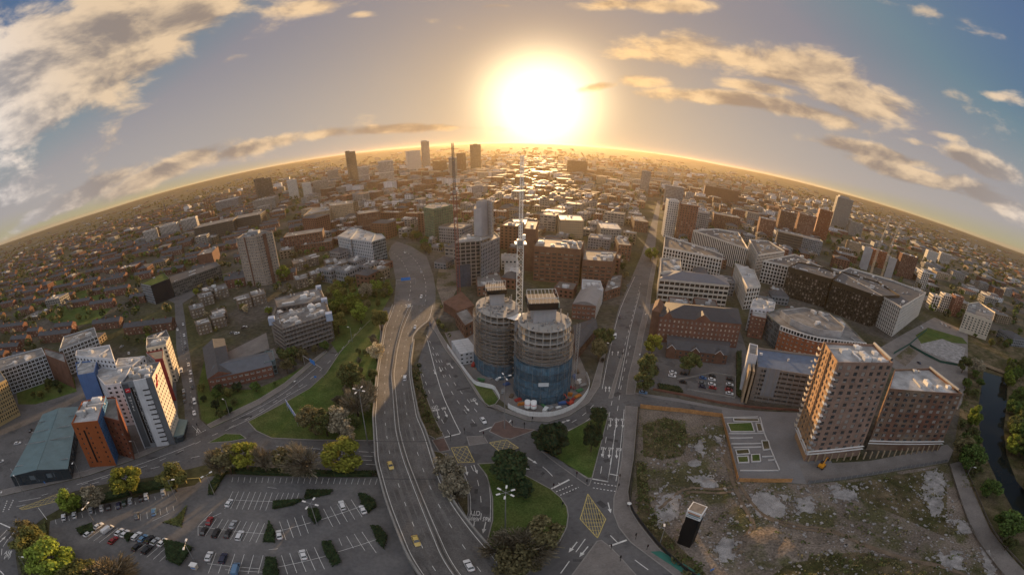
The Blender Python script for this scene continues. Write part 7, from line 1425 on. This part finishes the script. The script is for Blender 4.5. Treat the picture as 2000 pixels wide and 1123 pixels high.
for a in [((448, 984), (14, -22), 'white', 'car', 'white hatchback in the second bay row, left end'), ((410, 1019), (9, -20), 'red', 'car', 'red hatchback parked nose to the aisle'), ((399, 1039), (10, -20), 'black', 'car', 'black hatchback parked behind the red one'), ((423, 1043), (10, -20), 'black', 'suv', 'black estate car right of the black hatchback'), ((456, 1026), (10, -20), 'silver', 'car', 'silver hatchback in the middle left row'), ((446, 1044), (10, -20), 'black', 'car', 'black hatchback tail to the silver one'), ((469, 1048), (9, -20), 'white', 'suv', 'white estate car at the right of the middle left row'), ((409, 1088), (9, -22), 'white', 'car', 'white hatchback in the lower left row'), ((437, 1092), (8, -22), 'navy', 'suv', 'navy estate car in the lower left row'), ((461, 1113), (6, -22), 'light blue', 'van', 'pale blue and white van at the bottom edge'), ((546, 1046), (-4, -20), 'white', 'car', 'white hatchback right of the triangular hedge'), ((669, 989), (-7, -20), 'white', 'suv', 'white estate car in the upper right row'), ((709, 997), (-9, -20), 'white', 'car', 'white hatchback against the rounded hedge'), ((593, 1085), (-6, -20), 'white', 'car', 'white hatchback alone in the lower right row'),
          ((125, 1012), (-2, -20), 'white', 'car', 'white hatchback at the left end of the hedge row'), ((146, 1008), (-2, -20), 'white', 'car', 'white hatchback second from the left in the hedge row'), ((178, 998), (-2, -20), 'silver', 'car', 'silver hatchback under the twin headed lamp'), ((199, 994), (-1, -20), 'white', 'car', 'white framed hatchback right of the twin headed lamp'), ((213, 992), (-1, -20), 'black', 'car', 'black hatchback in the hedge row'), ((232, 989), (-1, -20), 'navy', 'car', 'navy hatchback in the hedge row'), ((243, 984), (-1, -20), 'dark green', 'car', 'dark green hatchback in the hedge row'), ((255, 980), (-1, -20), 'silver', 'car', 'silver hatchback in the hedge row'), ((276, 975), (-1, -20), 'black', 'car', 'black hatchback beside the white one below the golden tree'), ((286, 971), (-2, -20), 'white', 'car', 'white hatchback below the golden tree'), ((319, 963), (-2, -20), 'silver', 'car', 'silver hatchback at the right end of the hedge row'), ((267, 1009), (-1, -20), 'grey', 'car', 'grey hatchback in the short row by the entrance'), ((301, 1002), (-1, -20), 'light blue', 'car', 'light blue hatchback in the short row by the entrance'),
          ((174, 1044), (16, -11), 'white', 'car', 'white hatchback at the low left end of the long row'), ((193, 1029), (16, -11), 'white', 'car', 'white hatchback by the hedge bed of the long row'), ((211, 1036), (16, -12), 'white', 'van', 'white van in the long row'), ((234, 1041), (14, -14), 'white', 'car', 'white hatchback right of the white van'), ((245, 1044), (14, -14), 'white', 'car', 'white hatchback second right of the white van'), ((268, 1049), (14, -14), 'white', 'suv', 'white estate car left of the blue hatchback'), ((280, 1053), (14, -14), 'light blue', 'car', 'light blue hatchback in the long row'), ((293, 1055), (14, -14), 'black', 'car', 'black hatchback right of the light blue one'), ((304, 1059), (14, -14), 'silver', 'car', 'silver hatchback near the right end of the long row'), ((318, 1061), (14, -14), 'white', 'car', 'white hatchback at the right end of the long row'), ((268, 1070), (14, -14), 'black', 'car', 'black hatchback in the row below the long row'), ((289, 1075), (14, -14), 'black', 'suv', 'black estate car in the row below the long row'), ((222, 1057), (14, -13), 'red', 'car', 'red and yellow hatchback behind the white van')]:
    car(*a, group=CP)
def deck_car(x, y, y2, col, kind, label):
    z = deck_z(y) + .02; x2 = x + (tab(FB, y2) - tab(FB, y)); a = G((x, y), z); b = G((x2, y2), z); car(None, None, col, kind, label, z, 'vehicles driving on the flyover', (a, atan2(b.y - a.y, b.x - a.x)))
for a in [(763, 911, 940, 'yellow', 'car', 'yellow taxi near the footing of the flyover'), (813, 1058, 1090, 'yellow', 'car', 'yellow taxi nearest the bottom of the flyover'), (916, 1106, 1080, 'white', 'car', 'white saloon on the right lane at the bottom of the flyover'), (791, 740, 715, 'white', 'suv', 'white estate car halfway along the flyover'), (811, 640, 660, 'white', 'car', 'white hatchback where the slip road joins'), (799, 599, 620, 'white', 'car', 'white hatchback beside the motorway barrier'), (823, 581, 600, 'white', 'suv', 'white estate car on the far right carriageway'), (823, 532, 545, 'silver', 'car', 'silver hatchback on the motorway bend'), (791, 494, 505, 'white', 'car', 'white hatchback at the far motorway bend')]: deck_car(*a)
for a in [((840, 634), (2, 8), 'navy', 'car', 'navy hatchback entering the slip road'), ((944, 823), (5, 7), 'white', 'car', 'white hatchback waiting on the three lane slip'), ((1201, 659), (-1, 6), 'white', 'van', 'white van on the straight road'), ((1177, 705), (-1, 6), 'black', 'car', 'black hatchback at the left kerb of the straight road'), ((1211, 620), (-1, 6), 'navy', 'suv', 'navy estate car on the straight road'), ((1226, 559), (-1, 4), 'grey', 'car', 'grey hatchback further up the straight road'), ((1256, 768), (6, 1), 'light blue', 'car', 'light blue hatchback at the mouth of the lane')]: car(*a, group='vehicles on the roads', z=.12)
SSL = 'cars parked along the left side street'
for px, c, k in [((354.7, 725.6), 'white', 'van'), ((368.6, 713.5), 'white', 'car'), ((373, 729.6), 'white', 'suv'), ((373, 744), 'white', 'car'), ((376, 757.6), 'black', 'car'), ((359, 765), 'silver', 'car'), ((360, 774), 'black', 'suv'), ((361, 784), 'black', 'car'), ((380.6, 786), 'white', 'van'), ((380, 808), 'white', 'car'), ((364.7, 827), 'black', 'car'), ((358, 634.7), 'white', 'car'), ((360, 656), 'white', 'car'), ((361, 664), 'grey', 'car'), ((362, 671), 'silver', 'car'), ((363, 682), 'black', 'car'), ((347, 645), 'white', 'car')]:
    t = car(px, (1.2, 8), c, k, group=SSL); t['auto'] = 1
HPK = 'cars parked behind the brick hotel'
for px, c in [((1314, 729), 'white'), ((1312.6, 735.5), 'white'), ((1372.5, 739.7), 'blue'), ((1390, 742.6), 'white'), ((1371, 750), 'grey'), ((1390, 752), 'white'), ((1392, 759), 'red'), ((1372, 757), 'navy'), ((1425, 742), 'black'), ((1425, 752.5), 'white'), ((1425, 758), 'black'), ((1423, 763), 'red'), ((1424.5, 770), 'white'), ((1391, 736), 'black'), ((1335, 731), 'black'), ((1334, 748), 'black'), ((1281, 720), 'black'), ((1277, 731), 'black')]:
    t = car(px, (8, 1.5), c, group=HPK); t['auto'] = 1
for px, d, c in [((120, 729), (5, -2), 'white'), ((132, 738), (5, -2), 'white'), ((238, 678), (4, -3), 'silver'), ((252, 691), (0, -5), 'white'), ((463, 652), (4, -1), 'white'), ((478, 640), (4, -1), 'white'), ((454, 651), (4, -1), 'grey'), ((476, 641), (4, -1), 'black'), ((35, 867), (5, -1), 'white'), ((1, 903), (5, -2), 'white'), ((60, 842), (2, -5), 'black'), ((522, 602), (4, -1), 'silver'), ((1800, 640), (3, 2), 'white'), ((1838, 632), (3, 2), 'white'), ((1846, 636), (3, 2), 'white'), ((1855, 640), (3, -2), 'grey'), ((1795, 710), (3, 2), 'navy'), ((1250, 600), (0, -4), 'grey')]:
    t = car(px, d, c, group='cars parked beside buildings'); t['auto'] = 1

# ------------------------------------------------------------------ the rest of the city
rc = random.Random(99)
AX = (G((1265, 470)) - G((1223, 800))).normalized(); A0 = atan2(AX.x, AX.y)
NOGO = [GP(p) for p in ([(341, 560), (344, 680), (360, 803), (411, 838), (390, 760), (362, 560)], [(745, 468), (758, 494), (770, 548), (766, 602), (735, 600), (640, 560), (520, 640), (400, 840), (380, 1123), (1350, 1123), (1258, 700), (1292, 470), (1296, 385), (1275, 385), (1255, 470), (1225, 540), (1195, 660), (1150, 640), (1120, 600), (1000, 590), (890, 570), (862, 600), (856, 560), (838, 495), (800, 472)],
      [(1740, 690), (1760, 655), (1825, 620), (1880, 635), (1960, 690), (2100, 640), (2200, 900), (2100, 1200), (1900, 1000), (1860, 880), (1780, 740)], [(275, 570), (340, 592), (430, 545), (520, 522), (520, 510), (425, 535), (280, 548)])]
def free(p, r):
    return not occupied(p, r) and not any(inside(p, Q) or any(inside((p[0] + r*.8*cos(t), p[1] + r*.8*sin(t)), Q) for t in (0, 1.57, 3.14, 4.71)) for Q in NOGO)
CELLS = []
def cells(az0, az1, d0, d1, rot, cx, cy, prob, kind, jit=.25):
    n = int(d1/min(cx, cy)) + 2; c, s = cos(rot), sin(rot)
    for i in range(-int(d1/cx) - 1, int(d1/cx) + 2):
        for j in range(-int(d1/cy) - 1, int(d1/cy) + 2):
            if rc.random() > prob: continue
            u, v = (i + rc.uniform(-jit, jit))*cx, (j + rc.uniform(-jit, jit))*cy; x, y = u*c + v*s, -u*s + v*c; d = hypot(x, y); a = atan2(x, y)
            if d0 < d < d1 and az0 < a < az1 and y > -.25*d and -45 < project((x, y, terrain(x, y)))[0] < 2045: CELLS.append((d, x, y, -rot, kind, rc.random()))
cells(-1.62, -.50, 330, 1150, -.45, 56, 24, .80, 'terrace', .12); cells(-.50, .80, 262, 1500, A0, 46, 40, .80, 'city'); cells(-.50, .80, 255, 1100, A0, 27, 24, .75, 'small'); cells(.80, 1.62, 345, 1150, .55, 60, 48, .55, 'city')
cells(-1.62, -.5, 1150, 2600, -.3, 60, 32, .6, 'terrace'); cells(-.5, .8, 1500, 3000, A0 + .2, 58, 52, .68, 'city'); cells(.8, 1.62, 1150, 3000, .4, 74, 62, .5, 'low'); cells(-1.62, 1.62, 2600, 4600, .1, 120, 95, .26, 'low')
CELLS.sort()
FARW = [M_BRICK, M_BRICKD, M_TAN, M_CONC, M_GREYP, mat('pale_roof_sheet', (.20, .19, .18), .62, .2, .1, .35), mat('mid_roof_sheet', (.10, .092, .088), .6, .2, .1, .5), M_SLATE, M_RENDER]
SCITY = [S(M_BRICK, M_GLASSD, 3.4, 4.4, .5, .5, .3), S(M_BRICKD, M_GLASSD, 3.4, 4.6, .5, .5, .3), S(mat('sooty_stone', (.22, .175, .125), .85, .2, .2, .2, streak=.15), M_GLASSD, 3.6, 4.4, .5, .55, .2), S(M_CONC, M_GLASS, 3.6, 5, .75, .45, .25), S_TOWG]
SCN = ['red brick', 'dark brick', 'tan stone', 'grey concrete', 'grey panelled']
FARDARK = 1
far_b, far_h, far_win = MB(), MB(), MB(); n_ind = {'city': 0, 'terrace': 0}; NCITY, NTERR = 285, 200
TREESPOT = []
S_TERR = S(M_BRICK, M_GLASSP, 2.9, 4.5, .30, .48, .12, .3, .5, .3)
M_TERR = [M_BRICK, M_BRICKD]
for (d, x, y, ang, kind, q) in CELLS:
    p = Vector((x, y)); z = terrain(x, y); far = d > 1250
    if kind == 'terrace' and rc.random() < .13: kind = 'city'
    if kind == 'terrace':
        w, dp, h = rc.uniform(28, 50), rc.uniform(8.5, 10), rc.uniform(6.5, 9.5)
        if rc.random() < .22: TREESPOT += [p + Vector((rc.uniform(-20, 20), rc.uniform(-14, 14))) for _ in range(4)]; continue
    elif kind == 'low': w, dp, h = rc.uniform(24, 62), rc.uniform(14, 40), rc.uniform(5, 10)
    elif kind == 'small': w, dp, h = rc.uniform(13, 20), rc.uniform(11, 17), rc.choice((6, 7, 9, 10, 12, 14))*rc.uniform(.9, 1.1)
    else:
        w, dp, h = rc.uniform(24, 40), rc.uniform(18, 32), rc.choice((9, 11, 13, 15, 17, 20, 24))*rc.uniform(.85, 1.15)
        if abs(atan2(x, y)) > .8: h *= .7
    r = max(w, dp)*.5
    if d < 1300 and not free(p, r): 
        w *= .6; r = max(w, dp)*.5
        if not free(p, r): continue
    c, s = cos(ang), sin(ang); P = [p + Vector((u*c - v*s, u*s + v*c)) for u, v in ((-w/2, -dp/2), (w/2, -dp/2), (w/2, dp/2), (-w/2, dp/2))]
    if rc.random() < .55: TREESPOT.append(p + Vector((rc.uniform(-w, w)*.7, rc.choice((-1, 1))*(dp/2 + rc.uniform(3, 8)))))
    k = 'terrace' if kind == 'terrace' else 'city'
    lim = NTERR if k == 'terrace' else NCITY
    if n_ind[k] < lim and d < 1300:
        n_ind[k] += 1; o = Vector((x, y, z)); occupy(P)
        if k == 'terrace':
            t = thing('terraced_houses', 'brick terrace with slate roof', 'terrace', o, group='brick terraces on the left'); t['auto'] = 1
            volume(t, o, P, z - 1, z + h, dict(S_TERR, wall=rc.choice(M_TERR)), M_SLATE, 'mass', pitched='gable', ph=3.2)
            for i in range(max(2, int(w/11))):
                u = -w/2 + w*(i + .5)/max(2, int(w/11)); mb = MB(); mb.box((u*c, u*s, h + 2.0), (.9, 1.6, 2.6), ang); mb.build('chimney', M_BRICKD if i % 3 else M_BRICK, t)
        else:
            i = rc.randrange(5); t = thing('city_building', SCN[i] + ' city building', 'building', o, group='city buildings beyond the towers'); t['auto'] = 1; pit = 'hip' if rc.random() < .3 else None
            t['label'] = SCN[i] + (' building with pitched roof' if pit else ' building with flat roof'); h2 = h
            volume(t, o, P, z - 1, z + h, SCITY[i], M_SLATE if pit else rc.choice((M_ROOFG, FARW[5], M_SLATE, FARW[6], FARW[6])), 'mass', pitched=pit, ph=3.5, clutter=0 if pit else 3)
    else:
        if d < 1300: occupy(P)
        mb = far_h if k == 'terrace' else far_b; wm = (0, 1, 0, 1)[int(q*4)] if k == 'terrace' else (0, 1, 2, 3, 4, 0, 1, 3, 8)[int(q*9)]
        if k == 'terrace' or (kind == 'low' and q < .5):
            mb.prism(P, z - 2, z + h, wm); q0 = [Vector((v.x, v.y, z + h + .02)) for v in P]; e0, e1 = (q0[0]+q0[3])/2 + Vector((0, 0, 3)), (q0[1]+q0[2])/2 + Vector((0, 0, 3)); rm = 7 if k == 'terrace' else (5, 6)[int(q*8) % 2]
            mb.face([q0[0], q0[1], e1, e0], rm); mb.face([q0[2], q0[3], e0, e1], rm); mb.face([q0[1], q0[2], e1], wm); mb.face([q0[3], q0[0], e0], wm)
        else:
            mb.prism(P, z - 2, z + h, wm, mt=(5, 6, 6, 7, 1, 6, 7, 0)[int(q*80) % 8])
            if q > .5: mb.prism(inset(P, min(w, dp)*.28), z + h, z + h + 2.5, 4, mt=5)
        if d < 2200:
            for i in range(4):
                a, b = P[i], P[(i+1) % 4]; dd = b - a; nn = Vector((dd.y, -dd.x)).normalized()
                if nn.dot(-(a+b)/2) < 0: continue
                L = dd.length; dd = dd/L; fl = 3.4; zz = z + 1.5
                while zz < z + h - 1.8:
                    u = 1.5
                    while u < L - 3: A = a + dd*u + nn*.06; B = a + dd*(u + 2.2) + nn*.06; far_win.face([(A.x, A.y, zz), (B.x, B.y, zz), (B.x, B.y, zz + 1.6), (A.x, A.y, zz + 1.6)]); u += 5.0
                    zz += fl
ob = far_b.build('distant_building', FARW, kind='stuff'); oh = far_h.build('distant_house', FARW, kind='stuff'); far_win.build('distant_window', M_GLASS, kind='stuff')
# trees among the streets, then the far woods
for p in sorted(TREESPOT, key=lambda p: p.length):
    if p.length < 1400 and not free(p, 3): continue
    FARTREES.append((p, rc.uniform(7, 13), rc.choice(('dull', 'dull', 'olive', 'brown', 'bare', 'green')), 1.1))
for i in range(5200):
    a = rc.uniform(-1.6, 1.6); d = 420 + 3300*rc.random()**1.1; p = Vector((d*sin(a), d*cos(a)))
    if -.45 < a < .75 and d < 2600 and rc.random() < .8: continue
    if d < 1300 and not free(p, 4): continue
    FARTREES.append((p, rc.uniform(8, 14), rc.choice(('dull', 'dull', 'olive', 'brown', 'green', 'evergreen', 'green') if d < 1500 else ('dull', 'olive', 'brown', 'brown', 'evergreen')), 1.2 + d/6000))
FK = ['dull', 'olive', 'brown', 'bare', 'green', 'evergreen', 'lime', 'pale', 'grey', 'yellow']; mb = MB()
for (p, h, kind, wide) in FARTREES:
    z = terrain(p.x, p.y); mi = FK.index(kind); R = h*.36*wide; d = p.length; n = 26 if d < 700 else 14 if d < 1500 else 8; s = R*(.30 if n > 20 else .42 if n > 10 else .6)
    for i in range(n):
        v = Vector((rc.gauss(0, 1), rc.gauss(0, 1), rc.gauss(0, 1))).normalized(); c = Vector((p.x, p.y, z + h*.6)) + Vector((v.x*R*.8, v.y*R*.8, v.z*h*.36)); u = v.orthogonal().normalized(); w = v.cross(u); t = rc.uniform(0, 6.28); uu = (u*cos(t) + w*sin(t))*s; ww = (w*cos(t) - u*sin(t))*s*.8; mb.face([c-uu-ww, c+uu-ww*.7, c+uu*.8+ww, c-uu*.9+ww], mi)
mb.build('distant_tree', [LEAF[k] for k in FK], kind='stuff')

# ------------------------------------------------------------------ labels of look-alikes: told apart by what they stand near and by their order there
MARKS = [('the white hotel', 275, 830), ('the orange block', 180, 860), ('the metal roof warehouse', 85, 870), ('the long framed office', 50, 730), ('the scaffolded block', 600, 625), ('the brick L office', 470, 730), ('the tower block', 505, 530), ('the black panelled office', 305, 575), ('the pale grey office', 710, 490), ('the tan slab office', 640, 425), ('the green wrapped block', 855, 440), ('the concrete frame tower', 930, 520), ('the round towers', 1030, 690), ('the massive brick block', 1095, 520), ('the straight road', 1255, 520), ('the brick hotel', 1365, 660), ('the banded office', 1355, 575), ('the finned offices', 1400, 490), ('the bronze blocks', 1630, 600), ('the crescent office', 1590, 640), ('the multi-storey car park', 1530, 750), ('the brick tower', 1680, 830), ('the cream hotel', 1905, 640), ('the river bridge', 1940, 725), ('the lower river', 1960, 930), ('the ribbed office', 1785, 620), ('the white banded tower', 1633, 420), ('the yellow sheeted site', 1705, 540), ('the slip road trees', 690, 600), ('the big grass verge', 650, 790), ('the flyover', 770, 700), ('the left skyline towers', 760, 335), ('the sunlit centre', 1060, 380), ('the white ribbed slabs', 340, 450), ('the left park', 150, 590), ('the side street', 350, 690), ('the far left hill', 60, 520), ('the far right suburbs', 1880, 500), ('the left estate flats', 420, 600), ('the upper left streets', 130, 500), ('the far left edge', 20, 600), ('the brick chimneys', 412, 410), ('the near left terraces', 110, 640), ('the church spire', 326, 405), ('the pale core', 940, 430), ('the dark crane', 905, 340), ('the slim tower', 835, 310), ('the big dark slab', 1125, 330), ('the pale slim tower', 1257, 355), ('the rust tower', 1598, 435), ('the far right pair of towers', 1895, 480), ('the long dark stepped block', 450, 440), ('the right railway slab', 1405, 380)]
ORD = ['', 'second ', 'third ', 'fourth ', 'fifth ', 'sixth ', 'seventh ', 'eighth ', 'ninth ', 'tenth ', 'eleventh ', 'twelfth ', 'thirteenth ', 'fourteenth ', 'fifteenth ', 'sixteenth ', 'seventeenth ', 'eighteenth ', 'nineteenth ', 'twentieth ']
seen = {}
for o in LABELS: seen[o['label']] = seen.get(o['label'], 0) + 1
clus = {}
for o in LABELS:
    if o.get('auto') or seen[o['label']] > 1:
        x, y = project(o.location); nm, mx, my = min(MARKS, key=lambda m: (m[1]-x)**2 + ((m[2]-y)*1.6)**2)
        rel = 'left of' if x < mx - 45 else 'right of' if x > mx + 45 else 'beyond' if y < my else 'in front of'
        clus.setdefault((o['label'], rel, nm), []).append((x, o))
for (lab, rel, nm), L in clus.items():
    L.sort(key=lambda q: q[0])
    for i, (x, o) in enumerate(L):
        o['label'] = f'{lab} {rel} {nm}' + ('' if len(L) == 1 else ', leftmost' if i == 0 else f', {ORD[i]}from left' if i < len(ORD) else f', number {i+1} from left')
for o in LABELS:
    if 'auto' in o: del o['auto']
